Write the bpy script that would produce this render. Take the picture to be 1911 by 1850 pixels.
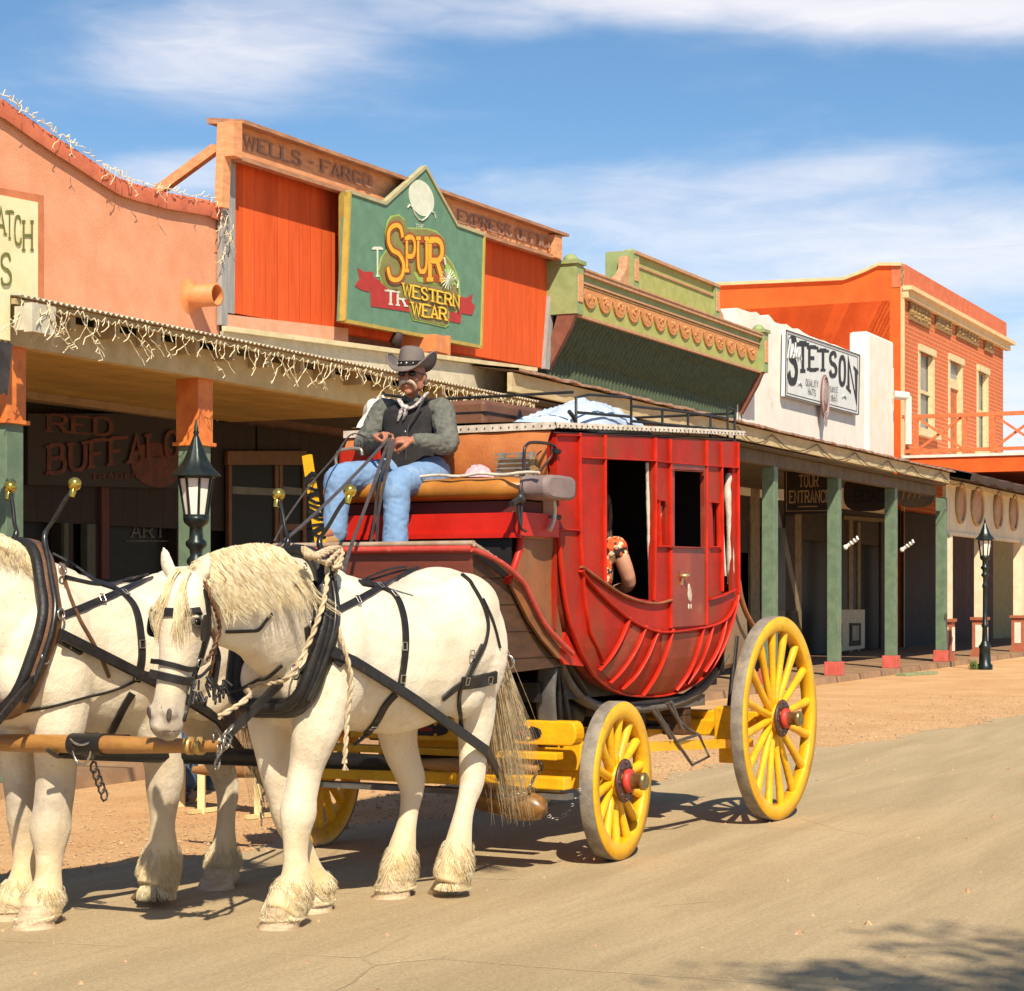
import bpy, bmesh, math, random
from mathutils import Vector, Matrix
from mathutils.bvhtree import BVHTree
R=math.radians
random.seed(11)
sc=bpy.context.scene
for o in list(bpy.data.objects): bpy.data.objects.remove(o)
COL=sc.collection
# ---------- camera, sky, sun, exposure ----------
F=3850.; CX=955.5; HY=1108.; H=1.67
cam=bpy.data.cameras.new('camera'); co=bpy.data.objects.new('camera',cam); COL.objects.link(co)
cam.sensor_width=36; cam.sensor_fit='HORIZONTAL'; cam.lens=F/1911*36; cam.shift_y=(HY-925)/1911
cam.clip_start=.1; cam.clip_end=3000
co.location=(0,0,H); co.rotation_euler=(R(90),0,0); sc.camera=co
SUNV=Vector((.143,-.681,.717)).normalized()
sun=bpy.data.lights.new('sun','SUN'); sun.energy=5.0; sun.angle=R(.55); sun.color=(1,.90,.72)
so=bpy.data.objects.new('sun',sun); COL.objects.link(so); so.location=(5,-10,20)
so.rotation_euler=SUNV.to_track_quat('Z','Y').to_euler()
sc.view_settings.view_transform='Standard'; sc.view_settings.look='None'
sc.view_settings.exposure=.40; sc.view_settings.gamma=1
wd=bpy.data.worlds.new("World"); sc.world=wd; wd.use_nodes=True
class NT:
    def __init__(s,nt): s.t=nt; s.n=nt.nodes; s.l=nt.links
    def new(s,ty,**k):
        n=s.n.new(ty)
        for a,b in k.items(): setattr(n,a,b)
        return n
    def put(s,sock,v):
        if isinstance(v,bpy.types.NodeSocket): s.l.new(v,sock)
        elif v is not None:
            if sock.type=='RGBA' and not hasattr(v,'__len__'): v=(v,v,v,1)
            if sock.type=='RGBA' and len(v)==3: v=(*v,1)
            sock.default_value=v
    def m(s,op,a,b=None,c=None,clamp=False):
        n=s.new('ShaderNodeMath',operation=op,use_clamp=clamp)
        s.put(n.inputs[0],a); s.put(n.inputs[1],b)
        if c is not None: s.put(n.inputs[2],c)
        return n.outputs[0]
    def mix(s,f,a,b,bt='MIX'):
        n=s.new('ShaderNodeMix',data_type='RGBA',blend_type=bt)
        s.put(n.inputs[0],f); s.put(n.inputs[6],a); s.put(n.inputs[7],b); return n.outputs[2]
    def noise(s,vec,scale,detail=4,rough=.55,dist=0):
        n=s.new('ShaderNodeTexNoise'); s.put(n.inputs['Vector'],vec)
        n.inputs['Scale'].default_value=scale; n.inputs['Detail'].default_value=detail
        n.inputs['Roughness'].default_value=rough; n.inputs['Distortion'].default_value=dist; return n.outputs[0]
    def ramp(s,v,a,b,lo=0.,hi=1.):
        n=s.new('ShaderNodeMapRange',interpolation_type='SMOOTHSTEP'); s.put(n.inputs[0],v)
        n.inputs[1].default_value=a; n.inputs[2].default_value=b; n.inputs[3].default_value=lo; n.inputs[4].default_value=hi
        return n.outputs[0]
    def map(s,vec,scale=(1,1,1),rot=(0,0,0),loc=(0,0,0)):
        n=s.new('ShaderNodeMapping'); s.put(n.inputs[0],vec); n.inputs[1].default_value=loc; n.inputs[2].default_value=rot; n.inputs[3].default_value=scale
        return n.outputs[0]
    def xyz(s,x,y,z):
        n=s.new('ShaderNodeCombineXYZ'); s.put(n.inputs[0],x); s.put(n.inputs[1],y); s.put(n.inputs[2],z); return n.outputs[0]
    def sep(s,v):
        n=s.new('ShaderNodeSeparateXYZ'); s.put(n.inputs[0],v); return n.outputs
wn=NT(wd.node_tree); wd.node_tree.nodes.clear()
sky=wn.new('ShaderNodeTexSky',sky_type='NISHITA',sun_disc=False,sun_elevation=math.asin(SUNV.z),sun_rotation=math.atan2(SUNV.x,SUNV.y),air_density=1.0,dust_density=.4,ozone_density=2.5,altitude=1400)
tc=wn.new('ShaderNodeTexCoord'); g=wn.sep(tc.outputs['Generated'])
az=wn.m('ARCTAN2',g[0],g[1]); hl=wn.m('SQRT',wn.m('ADD',wn.m('MULTIPLY',g[0],g[0]),wn.m('MULTIPLY',g[1],g[1])))
el=wn.m('DIVIDE',g[2],wn.m('MAXIMUM',hl,.02))
cv=wn.xyz(az,wn.m('MULTIPLY',el,2.2),0)
n1=wn.noise(wn.map(cv,(1,1.0,1),rot=(0,0,R(-14))),5.5,9,.55,.35); n2=wn.noise(wn.map(cv,(1,2.2,1),(0,0,R(12)),(3,1,0)),16,8,.6,.6)
def blob(px,py,rx,ry,rot=0):
    u=wn.m('SUBTRACT',az,math.atan((px-CX)/F)); w=wn.m('SUBTRACT',el,(HY-py)/F)
    c,s_=math.cos(R(rot)),math.sin(R(rot))
    a=wn.m('DIVIDE',wn.m('ADD',wn.m('MULTIPLY',u,c),wn.m('MULTIPLY',w,s_)),rx/F)
    b=wn.m('DIVIDE',wn.m('SUBTRACT',wn.m('MULTIPLY',w,c),wn.m('MULTIPLY',u,s_)),ry/F)
    d=wn.m('SQRT',wn.m('ADD',wn.m('MULTIPLY',a,a),wn.m('MULTIPLY',b,b)))
    return wn.ramp(d,1.15,.1)
dens=None
for px,py,rx,ry,rot,am in [(1760,-30,800,160,-3,1.5),(1200,-10,480,90,-3,.85),(450,95,520,170,8,.70),(330,335,260,70,3,.65),(1600,500,1000,210,0,.85),(1500,350,600,80,4,.6),(1900,800,420,330,0,.95),(1200,415,760,170,-2,.62),(850,20,400,90,0,.6)]:
    b=wn.m('MULTIPLY',blob(px,py,rx,ry,rot),am); dens=b if dens is None else wn.m('MAXIMUM',dens,b)
nn=wn.m('ADD',wn.m('MULTIPLY',n1,.75),wn.m('MULTIPLY',n2,.25))
cl=wn.ramp(wn.m('ADD',dens,wn.m('MULTIPLY',wn.m('SUBTRACT',nn,.5),1.7)),.03,1.1)
high=wn.ramp(el,.32,.6); cl=wn.m('ADD',wn.m('MULTIPLY',cl,wn.m('SUBTRACT',1,high)),wn.m('MULTIPLY',wn.ramp(n1,.5,.75),wn.m('MULTIPLY',high,.5)))
skyc=wn.mix(1,sky.outputs[0],SKYT:=(.95,1.17,1.24,1),'MULTIPLY')
ccol=wn.mix(wn.ramp(n2,.25,.75),(9.4,9.1,9.6,1),(10.8,10.3,10.2,1))
hz=wn.m('MULTIPLY',wn.ramp(el,.24,.02),.42); cl=wn.m('MAXIMUM',cl,hz)
colr=wn.mix(wn.m('MULTIPLY',cl,.80),skyc,ccol)
bg=wn.new('ShaderNodeBackground'); wn.put(bg.inputs[0],colr); bg.inputs[1].default_value=.080
wo=wn.new('ShaderNodeOutputWorld'); wn.l.new(bg.outputs[0],wo.inputs[0])
# ---------- frames ----------
class Fr:
    def __init__(s,deg,O=(0.,0.)):
        a=R(deg); s.s=(math.sin(a),math.cos(a)); s.b=(-math.cos(a),math.sin(a)); s.O=O; s.rz=R(90-deg)
    def loc(s,X,Y):
        X-=s.O[0];Y-=s.O[1]; return X*s.s[0]+Y*s.s[1],X*s.b[0]+Y*s.b[1]
    def world(s,x,y,z=0): return Vector((s.O[0]+x*s.s[0]+y*s.b[0],s.O[1]+x*s.s[1]+y*s.b[1],z))
    def hit(s,px,py,ax,val):
        d=((px-CX)/F,1,(HY-py)/F); o=s.loc(0,0); dl=(d[0]*s.s[0]+d[1]*s.s[1],d[0]*s.b[0]+d[1]*s.b[1],d[2])
        p=(o[0],o[1],H); k=(val-p[ax])/dl[ax]; return Vector(p[i]+k*dl[i] for i in range(3))
    def dirl(s,v): return Vector((v[0]*s.s[0]+v[1]*s.s[1],v[0]*s.b[0]+v[1]*s.b[1],v[2]))
W=Fr(90); S=Fr(25); a_=R(28.6); C=Fr(28.6,(.70-math.cos(a_),12.86+math.sin(a_))); T=Fr(38,(-.4,11.2))
# ---------- objects ----------
def tag(o,label=None,cat=None,group=None,kind=None):
    if label: o['label']=label
    if cat: o['category']=cat
    if group: o['group']=group
    if kind: o['kind']=kind
    return o
def thing(name,label,cat,fr=W,o=(0,0,0),group=None):
    e=bpy.data.objects.new(name,None); COL.objects.link(e); e.empty_display_size=.2
    e.location=fr.world(*o); e.rotation_euler=(0,0,fr.rz); e['_o']=list(o); e['_f']=1
    return tag(e,label,cat,group)
def addobj(name,me,parent=None,fr=W,o=(0,0,0)):
    ob=bpy.data.objects.new(name,me); COL.objects.link(ob)
    if parent is not None:
        ob.parent=parent
        if '_o' in parent: ob.location=-Vector(parent['_o'])
    else:
        me.transform(Matrix.Translation(-Vector(o))); ob.location=fr.world(*o); ob.rotation_euler=(0,0,fr.rz)
    return ob
def clean(m):
    for o in bpy.data.objects:
        for k in ('_o','_f'):
            if k in o: del o[k]
def copy_tree(o,parent=None):
    c=o.copy(); COL.objects.link(c); c.parent=parent
    for ch in o.children: copy_tree(ch,c)
    return c
class MB:
    def __init__(s): s.v=[]; s.f=[]; s.sm=set()
    def add(s,vs,fs,smooth=False):
        b=len(s.v); s.v+= [tuple(v) for v in vs]
        for f in fs:
            if smooth: s.sm.add(len(s.f))
            s.f.append([b+i for i in f])
        return s
    def box(s,x0,x1,y0,y1,z0,z1):
        x0,x1=min(x0,x1),max(x0,x1); y0,y1=min(y0,y1),max(y0,y1); z0,z1=min(z0,z1),max(z0,z1)
        return s.add([(x,y,z) for x in (x0,x1) for y in (y0,y1) for z in (z0,z1)],[(0,1,3,2),(4,6,7,5),(0,4,5,1),(2,3,7,6),(0,2,6,4),(1,5,7,3)])
    def bar(s,p,q,w,h=None,up=(0,0,1)):
        p=Vector(p);q=Vector(q);h=h or w; d=(q-p).normalized(); u=Vector(up)
        if abs(d.dot(u))>.98: u=Vector((1,0,0))
        a=d.cross(u).normalized()*w/2; b=a.cross(d).normalized()*h/2
        vs=[e+i*a+j*b for e in (p,q) for i,j in ((-1,-1),(1,-1),(1,1),(-1,1))]
        return s.add(vs,[(3,2,1,0),(4,5,6,7),(0,1,5,4),(1,2,6,5),(2,3,7,6),(3,0,4,7)])
    def tube(s,pts,r,n=8,close=False,caps=True,flat=None,up=None):
        pts=[Vector(p) for p in pts]; N=len(pts)
        if not hasattr(r,'__len__'): r=[r]*N
        prev=None; rings=[]
        for i,p in enumerate(pts):
            if close: d=pts[(i+1)%N]-pts[i-1]
            else: d=pts[min(i+1,N-1)]-pts[max(i-1,0)]
            if d.length<1e-9: d=Vector((0,0,1))
            d.normalize()
            if prev is None:
                u=Vector(up) if up is not None else (Vector((0,0,1)) if abs(d.z)<.9 else Vector((1,0,0)))
            else: u=prev
            u=(u-d*u.dot(d)); 
            if u.length<1e-6: u=d.orthogonal()
            u.normalize(); prev=u; w=d.cross(u)
            ru,rw=(r[i] if hasattr(r[i],'__len__') else (r[i],r[i]*(flat or 1)))
            rings.append([p+u*ru*math.cos(2*math.pi*k/n)+w*rw*math.sin(2*math.pi*k/n) for k in range(n)])
        vs=[v for q in rings for v in q]; fs=[]
        for i in range(N if close else N-1):
            j=(i+1)%N
            for k in range(n): fs.append((i*n+k,i*n+(k+1)%n,j*n+(k+1)%n,j*n+k))
        s.add(vs,fs,True)
        if caps and not close:
            s.add(rings[0],[tuple(reversed(range(n)))]); s.add(rings[-1],[tuple(range(n))])
        return s
    def lathe(s,prof,c=(0,0,0),ax=(0,0,1),n=24,smooth=True,scal=None):
        ax=Vector(ax).normalized(); u=ax.orthogonal().normalized() if abs(ax.z)<.99 else Vector((1,0,0)); w=ax.cross(u); c=Vector(c); vs=[]
        for k in range(n):
            a=2*math.pi*k/n; sc_=scal(k) if scal else 1
            for r,h in prof: vs.append(c+ax*h+(u*math.cos(a)+w*math.sin(a))*r*(sc_ if scal else 1))
        m=len(prof); fs=[]
        for k in range(n):
            for i in range(m-1): fs.append((k*m+i,((k+1)%n)*m+i,((k+1)%n)*m+i+1,k*m+i+1))
        s.add(vs,fs,smooth); return s
    def sphere(s,c,r,n=12,m=8,rot=None):
        if not hasattr(r,'__len__'): r=(r,r,r)
        c=Vector(c); vs=[];fs=[]
        for i in range(m+1):
            t=math.pi*i/m
            for k in range(n):
                a=2*math.pi*k/n; v=Vector((r[0]*math.sin(t)*math.cos(a),r[1]*math.sin(t)*math.sin(a),r[2]*math.cos(t)))
                if rot: v=rot@v
                vs.append(c+v)
        for i in range(m):
            for k in range(n): fs.append((i*n+k,(i+1)*n+k,(i+1)*n+(k+1)%n,i*n+(k+1)%n))
        return s.add(vs,fs,True)
    def prism(s,poly,y0,y1,ax=1):
        # poly: list of 2D coords in the two other axes (order x,y,z minus ax)
        n=len(poly)
        def P(a,b,c):
            v=[a,b]; v.insert(ax,c); return tuple(v)
        vs=[P(a,b,y0) for a,b in poly]+[P(a,b,y1) for a,b in poly]
        fs=[tuple(range(n)),tuple(reversed(range(n,2*n)))]+[(i,(i+1)%n,n+(i+1)%n,n+i) for i in range(n)]
        return s.add(vs,fs)
    def strip(s,A,B,smooth=True):
        n=len(A); return s.add(list(A)+list(B),[(i,i+1,n+i+1,n+i) for i in range(n-1)],smooth)
    def grid(s,G,smooth=True):
        m=len(G[0]); vs=[v for r in G for v in r]
        return s.add(vs,[(i*m+j,i*m+j+1,(i+1)*m+j+1,(i+1)*m+j) for i in range(len(G)-1) for j in range(m-1)],smooth)
    def xf(s,fn,st=0):
        s.v[st:]=[tuple(fn(Vector(v))) for v in s.v[st:]]; return s
    def mesh(s,name,m):
        me=bpy.data.meshes.new(name); me.from_pydata(s.v,[],s.f); me.validate(verbose=False)
        sm=s.sm
        if len(me.polygons)==len(s.f): me.polygons.foreach_set('use_smooth',[i in sm for i in range(len(s.f))])
        bm=bmesh.new(); bm.from_mesh(me); bmesh.ops.recalc_face_normals(bm,faces=bm.faces); bm.to_mesh(me); bm.free()
        for q in (m if isinstance(m,(list,tuple)) else [m]): me.materials.append(q)
        return me
    def build(s,name,m,parent=None,fr=W,o=(0,0,0),bevel=0,label=None):
        me=s.mesh(name,m); ob=addobj(name,me,parent,fr,o)
        if bevel:
            b=ob.modifiers.new('bevel','BEVEL'); b.width=bevel; b.segments=2; b.limit_method='ANGLE'
        if label: ob['label']=label
        return ob
def remesh(mb,vox,it=6,fac=.6,name='tmp'):
    me=mb.mesh(name,None) if False else bpy.data.meshes.new(name)
    me.from_pydata(mb.v,[],mb.f)
    bm=bmesh.new(); bm.from_mesh(me); bmesh.ops.recalc_face_normals(bm,faces=bm.faces); bm.to_mesh(me); bm.free()
    ob=bpy.data.objects.new(name,me); COL.objects.link(ob)
    r=ob.modifiers.new('r','REMESH'); r.mode='VOXEL'; r.voxel_size=vox
    sm=ob.modifiers.new('s','SMOOTH'); sm.factor=fac; sm.iterations=it
    dg=bpy.context.evaluated_depsgraph_get(); out=bpy.data.meshes.new_from_object(ob.evaluated_get(dg))
    bpy.data.objects.remove(ob); bpy.data.meshes.remove(me)
    for p in out.polygons: p.use_smooth=True
    out.name=name; return out
def cr(pts,n=6,close=False):
    P=[Vector(p) for p in pts]; N=len(P); out=[]
    for i in range(N if close else N-1):
        g=(lambda k:P[k%N]) if close else (lambda k:P[max(0,min(N-1,k))])
        a,b,c,d=g(i-1),g(i),g(i+1),g(i+2)
        for j in range(n):
            t=j/n; out.append(.5*((2*b)+(c-a)*t+(2*a-5*b+4*c-d)*t*t+(3*b-a-3*c+d)*t**3))
    if not close: out.append(P[-1].copy())
    return out
# ---------- materials ----------
MATS={}
def lin(c): 
    return tuple(((x/255)/12.92 if x/255<=.04045 else ((x/255+.055)/1.055)**2.4) for x in c)
def mat(name,c,c2=None,scale=6,rough=.75,metal=0,bump=0,bscale=60,stretch=(1,1,1),lo=.35,hi=.65,stain=None,planks=None,brick=None,spec=None,fine=.12,coat=0,trans=0,sss=0,bdist=.01):
    if name in MATS: return MATS[name]
    m=bpy.data.materials.new(name); m.use_nodes=True; nt=NT(m.node_tree); n=m.node_tree.nodes; p=n['Principled BSDF']
    tc=nt.new('ShaderNodeTexCoord').outputs['Object']; v=nt.map(tc,stretch)
    c2=c2 or tuple(x*.8 for x in c)
    f=nt.ramp(nt.noise(v,scale,6,.6),lo,hi); colr=nt.mix(f,c2,c)
    if fine: 
        g=nt.noise(v,bscale*1.3,3,.7); colr=nt.mix(1,colr,nt.mix(g,(1-fine*2,)*3,(1+fine*2,)*3),'MULTIPLY')
    h=None
    if planks: # (axis, width, dark)
        ax,wdt,dk=planks; q=nt.sep(tc)[ax]
        fr=nt.m('FRACT',nt.m('DIVIDE',nt.m('ADD',q,100),wdt)); e=nt.m('MINIMUM',fr,nt.m('SUBTRACT',1,fr)); gl=nt.ramp(e,0,.05)
        idn=nt.new('ShaderNodeTexWhiteNoise',noise_dimensions='1D'); nt.put(idn.inputs['W'],nt.m('FLOOR',nt.m('DIVIDE',nt.m('ADD',q,100),wdt)))
        colr=nt.mix(1,colr,nt.mix(idn.outputs[0],(.86,)*3,(1.1,)*3),'MULTIPLY')
        colr=nt.mix(gl,tuple(x*dk for x in c),colr); h=gl
    if brick:
        b=nt.new('ShaderNodeTexBrick'); nt.put(b.inputs['Vector'],nt.map(tc,rot=(R(90),0,0)) if brick=='xz' else tc)
        q=nt.sep(tc); nt.put(b.inputs['Vector'],nt.xyz(q[0],q[2],0))
        b.inputs['Scale'].default_value=1; b.inputs['Brick Width'].default_value=.34; b.inputs['Row Height'].default_value=.13; b.inputs['Mortar Size'].default_value=.016
        nt.put(b.inputs['Color1'],colr); nt.put(b.inputs['Color2'],tuple(x*.82 for x in c)); b.inputs['Mortar'].default_value=(*brick,1)
        colr=b.outputs[0]; h=nt.m('SUBTRACT',1,b.outputs['Fac'])
    if stain:
        sc_,ss,a,b_=stain[0],stain[1],stain[2],stain[3]; st=stain[4] if len(stain)>4 else stretch
        colr=nt.mix(nt.ramp(nt.noise(nt.map(tc,st,loc=(5,2,9)),ss,7,.62),a,b_),colr,sc_)
    nt.put(p.inputs['Base Color'],colr)
    p.inputs['Roughness'].default_value=rough; p.inputs['Metallic'].default_value=metal
    if spec is not None: p.inputs['Specular IOR Level'].default_value=spec
    if coat: p.inputs['Coat Weight'].default_value=coat; p.inputs['Coat Roughness'].default_value=.15
    if trans: p.inputs['Transmission Weight'].default_value=trans
    if sss: p.inputs['Subsurface Weight'].default_value=sss; p.inputs['Subsurface Radius'].default_value=(.03,.012,.006)
    if bump or h is not None:
        hb=nt.m('MULTIPLY',nt.noise(v,bscale,5,.65),bump or .2)
        if h is not None: hb=nt.m('ADD',hb,nt.m('MULTIPLY',h,.8))
        b=nt.new('ShaderNodeBump'); nt.put(b.inputs['Height'],hb); b.inputs['Distance'].default_value=bdist; b.inputs['Strength'].default_value=1
        nt.l.new(b.outputs[0],p.inputs['Normal'])
    MATS[name]=m; return m
# ---------- lettering ----------
GL={'A':'0,0 2,6 4,0|.8,2 3.2,2','B':'0,0 0,6|~0,6 2.6,6 3.5,5.2 3.4,3.8 2.4,3.2 0,3.2|~2.4,3.2 4,2.6 4,.8 2.8,0 0,0','C':'~4,4.6 3.2,5.8 2,6 .6,5.4 0,3 .6,.6 2,0 3.2,.2 4,1.4','D':'0,0 0,6|~0,6 2.4,6 4,4.6 4,1.4 2.4,0 0,0',
'E':'0,0 0,6|0,6 3.8,6|0,3.1 2.8,3.1|0,0 4,0','F':'0,0 0,6|0,6 4,6|0,3.1 2.8,3.1','G':'~4,4.6 3.2,5.8 2,6 .6,5.4 0,3 .6,.6 2,0 3.4,.4 4,2|2.4,2.6 4,2.6','H':'0,0 0,6|4,0 4,6|0,3 4,3','I':'1,0 1,6','J':'~3,6 3,1.2 2,0 .6,.2 0,1.4','K':'0,0 0,6|4,6 .4,2.6|1.4,3.4 4,0','L':'0,6 0,0|0,0 3.8,0','M':'0,0 0,6 2.4,1.6 4.8,6 4.8,0','N':'0,0 0,6 4,0 4,6',
'O':'c2,6 3.5,5.3 4,3 3.5,.7 2,0 .5,.7 0,3 .5,5.3','P':'0,0 0,6|~0,6 2.6,6 4,5.2 4,3.6 2.6,2.7 0,2.7','Q':'c2,6 3.5,5.3 4,3 3.5,.7 2,0 .5,.7 0,3 .5,5.3|2.4,1.4 4.2,-.6','R':'0,0 0,6|~0,6 2.6,6 3.9,5.2 3.9,3.8 2.6,3 0,3|2.2,3 4.2,0','S':'~3.8,4.7 3.2,5.8 1.9,6 .5,5.4 .3,4.2 1.2,3.3 2.9,2.8 3.9,1.7 3.4,.4 2,0 .6,.3 0,1.4','T':'2,0 2,6|0,6 4,6','U':'~0,6 0,1.6 .8,.2 2,0 3.2,.2 4,1.6 4,6','V':'0,6 2,0 4,6','W':'0,6 1.4,0 2.7,5 4,0 5.4,6','X':'0,0 4,6|0,6 4,0','Y':'2,0 2,3 0,6|2,3 4,6',
'1':'0.4,4.8 1.4,6 1.4,0','8':'c2,6 3.4,5.5 3.4,3.8 2,3.1 .6,3.8 .6,5.5|c2,3.1 3.8,2.4 3.8,.6 2,0 .2,.6 .2,2.4','6':'~3.4,5.6 2,6 .6,5 0,2.4|c2,3.4 3.6,2.8 3.8,1 2,0 .3,.8 .2,2.4','5':'3.6,6 .6,6 .4,3.4|~.4,3.4 2,3.8 3.6,3 3.6,.8 2,0 .2,.6','.':'0,2.9 .8,2.9','-':'0,3 2,3'}
def text(s,h,sw=.16,gap=.28,slab=True,wide=1.,fit=None,hfun=None):
    """2D stroke lettering -> list of quads (x,z,layer). h letter height, sw stroke width as a fraction of h"""
    u=h/6; w=sw*h; quads=[]; x=0
    for ch in s:
        if ch==' ': x+=h*.5*wide; continue
        xs=0
        for st in GL[ch].split('|'):
            cl=st[0]=='c'; sm=st[0] in '~c'; P=[tuple(float(q) for q in t.split(',')) for t in st.lstrip('~c').split()]
            xs=max(xs,max(p[0] for p in P)); V=[Vector((x+p[0]*u*wide,p[1]*u,0)) for p in P]
            if sm: V=cr(V,5,cl)
            N=len(V); L=[];Rr=[]
            for i,p in enumerate(V):
                if cl: d0=(p-V[i-1]); d1=(V[(i+1)%N]-p)
                else: d0=p-V[i-1] if i>0 else V[1]-p; d1=V[i+1]-p if i<N-1 else d0
                if d0.length<1e-9: d0=d1
                if d1.length<1e-9: d1=d0
                d0=d0.normalized(); d1=d1.normalized(); d=(d0+d1); d=d.normalized() if d.length>1e-6 else d1
                n=Vector((-d.y,d.x,0)); k=w/2/max(.45,abs(n.dot(Vector((-d0.y,d0.x,0)))))
                k*= .72+.28*abs(d.y)   # verticals thicker
                L.append(p+n*k); Rr.append(p-n*k)
            for i in range(N if cl else N-1):
                j=(i+1)%N; quads.append([L[i],L[j],Rr[j],Rr[i]])
            if slab:
                for e in ((V[0],V[-1]) if not cl else ()):
                    if e.y<.02*u or e.y>5.98*u or sm and False:
                        y=e.y; hh=w*.42; hw=w*.95; y0=y-hh if y>3*u else y-hh*.3; quads.append([Vector((e.x-hw,y0,0)),Vector((e.x+hw,y0,0)),Vector((e.x+hw,y0+hh*1.3,0)),Vector((e.x-hw,y0+hh*1.3,0))])
        x+=xs*u*wide+gap*h
    tot=x-gap*h
    if fit:
        k=fit/tot
        for q in quads:
            for v in q: v.x*=k
        tot=fit
    if hfun:
        for q in quads:
            for v in q: v.x,v.y=hfun(v.x/tot,v.y/h)
    return quads,tot
def lettering(mb,s,place,h,**k):
    """place(x,z,layer)->point"""
    q,tot=text(s,h,**k)
    for i,a in enumerate(q):
        mb.add([place(v.x,v.y,i*.00015) for v in a],[(0,1,2,3)])
    return tot
# ---------- ground ----------
def SP(px,py,D): return S.hit(px,py,1,D)
def tz(pts,D): return [(p.x,p.z) for p in (SP(a,b,D) for a,b in pts)]
def mat_ground():
    m=bpy.data.materials.new('dirt'); m.use_nodes=True; nt=NT(m.node_tree); p=m.node_tree.nodes['Principled BSDF']
    tc=nt.new('ShaderNodeTexCoord').outputs['Object']
    c=nt.mix(nt.ramp(nt.noise(tc,.9,7,.65),.35,.68),(.58,.30,.125),(.70,.42,.20))
    c=nt.mix(nt.ramp(nt.noise(tc,38,6,.75),.46,.66),c,(.80,.56,.32)); c=nt.mix(nt.ramp(nt.noise(tc,60,4,.7),.56,.72),c,(.33,.17,.08))
    nt.put(p.inputs['Base Color'],c); p.inputs['Roughness'].default_value=.95; p.inputs['Specular IOR Level'].default_value=.15
    b=nt.new('ShaderNodeBump'); b.inputs['Distance'].default_value=.03; nt.put(b.inputs['Height'],nt.m('ADD',nt.noise(tc,30,6,.75),nt.m('MULTIPLY',nt.noise(tc,3,4,.6),2))); b.inputs['Strength'].default_value=.8
    nt.l.new(b.outputs[0],p.inputs['Normal']); MATS['dirt']=m; return m
def mat_road():
    m=bpy.data.materials.new('road'); m.use_nodes=True; nt=NT(m.node_tree); p=m.node_tree.nodes['Principled BSDF']
    tc=nt.new('ShaderNodeTexCoord').outputs['Object']
    c=nt.mix(nt.ramp(nt.noise(nt.map(tc,(.2,1.5,1),(0,0,R(3))),1.3,7,.6,.6),.30,.70),(.41,.30,.165),(.52,.39,.225))
    c=nt.mix(nt.m('MULTIPLY',nt.ramp(nt.noise(nt.map(tc,(.05,3.5,1),(0,0,R(-4))),1.6,5,.6,.8),.5,.75),.28),c,(.37,.25,.13))
    c=nt.mix(nt.m('MULTIPLY',nt.ramp(nt.noise(tc,48,6,.85),.45,.72),.62),c,(.17,.12,.075)); c=nt.mix(nt.m('MULTIPLY',nt.ramp(nt.noise(nt.map(tc,loc=(3,4,0)),110,4,.7),.52,.72),.6),c,(.78,.66,.46)); c=nt.mix(nt.m('MULTIPLY',nt.ramp(nt.noise(nt.map(tc,(.35,5,1),(0,0,R(5)),(2,0,0)),3,8,.75),.48,.7),.35),c,(.33,.23,.13))
    # dust drifted in from the verge
    vo=nt.new('ShaderNodeTexVoronoi',feature='DISTANCE_TO_EDGE'); nt.put(vo.inputs['Vector'],nt.mix(.12,tc,nt.xyz(nt.noise(tc,1.3,5),nt.noise(nt.map(tc,loc=(7,0,0)),1.3,5),0))); vo.inputs['Scale'].default_value=.42
    ck=nt.m('MULTIPLY',nt.ramp(vo.outputs[0],.005,.0015),nt.ramp(nt.noise(nt.map(tc,loc=(1,5,0)),.6,3),.5,.6)); c=nt.mix(nt.m('MULTIPLY',ck,.16),c,(.14,.09,.05))
    nt.put(p.inputs['Base Color'],c); p.inputs['Roughness'].default_value=.9; p.inputs['Specular IOR Level'].default_value=.2
    b=nt.new('ShaderNodeBump'); b.inputs['Distance'].default_value=.006; nt.put(b.inputs['Height'],nt.m('SUBTRACT',nt.noise(tc,90,5,.75),ck)); nt.l.new(b.outputs[0],p.inputs['Normal']); MATS['road']=m; return m
g=MB(); g.box(-300,1200,-600,700,-.3,0); tag(g.build('dirt_ground',mat_ground(),fr=S),kind='structure')
def edgeD(t):
    P=[(-30,9.5),(9,8.0),(10.9,7.4),(15,6.95),(21.3,6.35),(28.6,5.6),(60,4.6),(300,3.5)]
    for (a,b),(c,d) in zip(P,P[1:]):
        if a<=t<=c: D=b+(d-b)*(t-a)/(c-a); break
    return D+.10*math.sin(t*2.1)+.07*math.sin(t*5.3+1)+.04*math.sin(t*13.7)+random.uniform(-.03,.03)
ts=[-30+i*.5 for i in range(70)]+[5+i*.12 for i in range(450)]+[60+i*4 for i in range(60)]
g=MB(); g.strip([(t,edgeD(t),.004) for t in sorted(ts)],[(t,-25,.004) for t in sorted(ts)],False); tag(g.build('road',MATS['road'] if 'road' in MATS else mat_road(),fr=S),kind='structure')
wood_tan=mat('boardwalk',(.36,.21,.11),(.27,.155,.08),3,.85,bump=.3,bscale=30,planks=(0,1.6,.25))
g=MB(); g.prism([(10.8,0),(10.83,.12),(15.02,.12),(15.02,0)],-8,80,0)
for t in [-8+1.6*i for i in range(55)]:
    pass
tag(g.build('boardwalk',wood_tan,fr=S),kind='structure')
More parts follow.
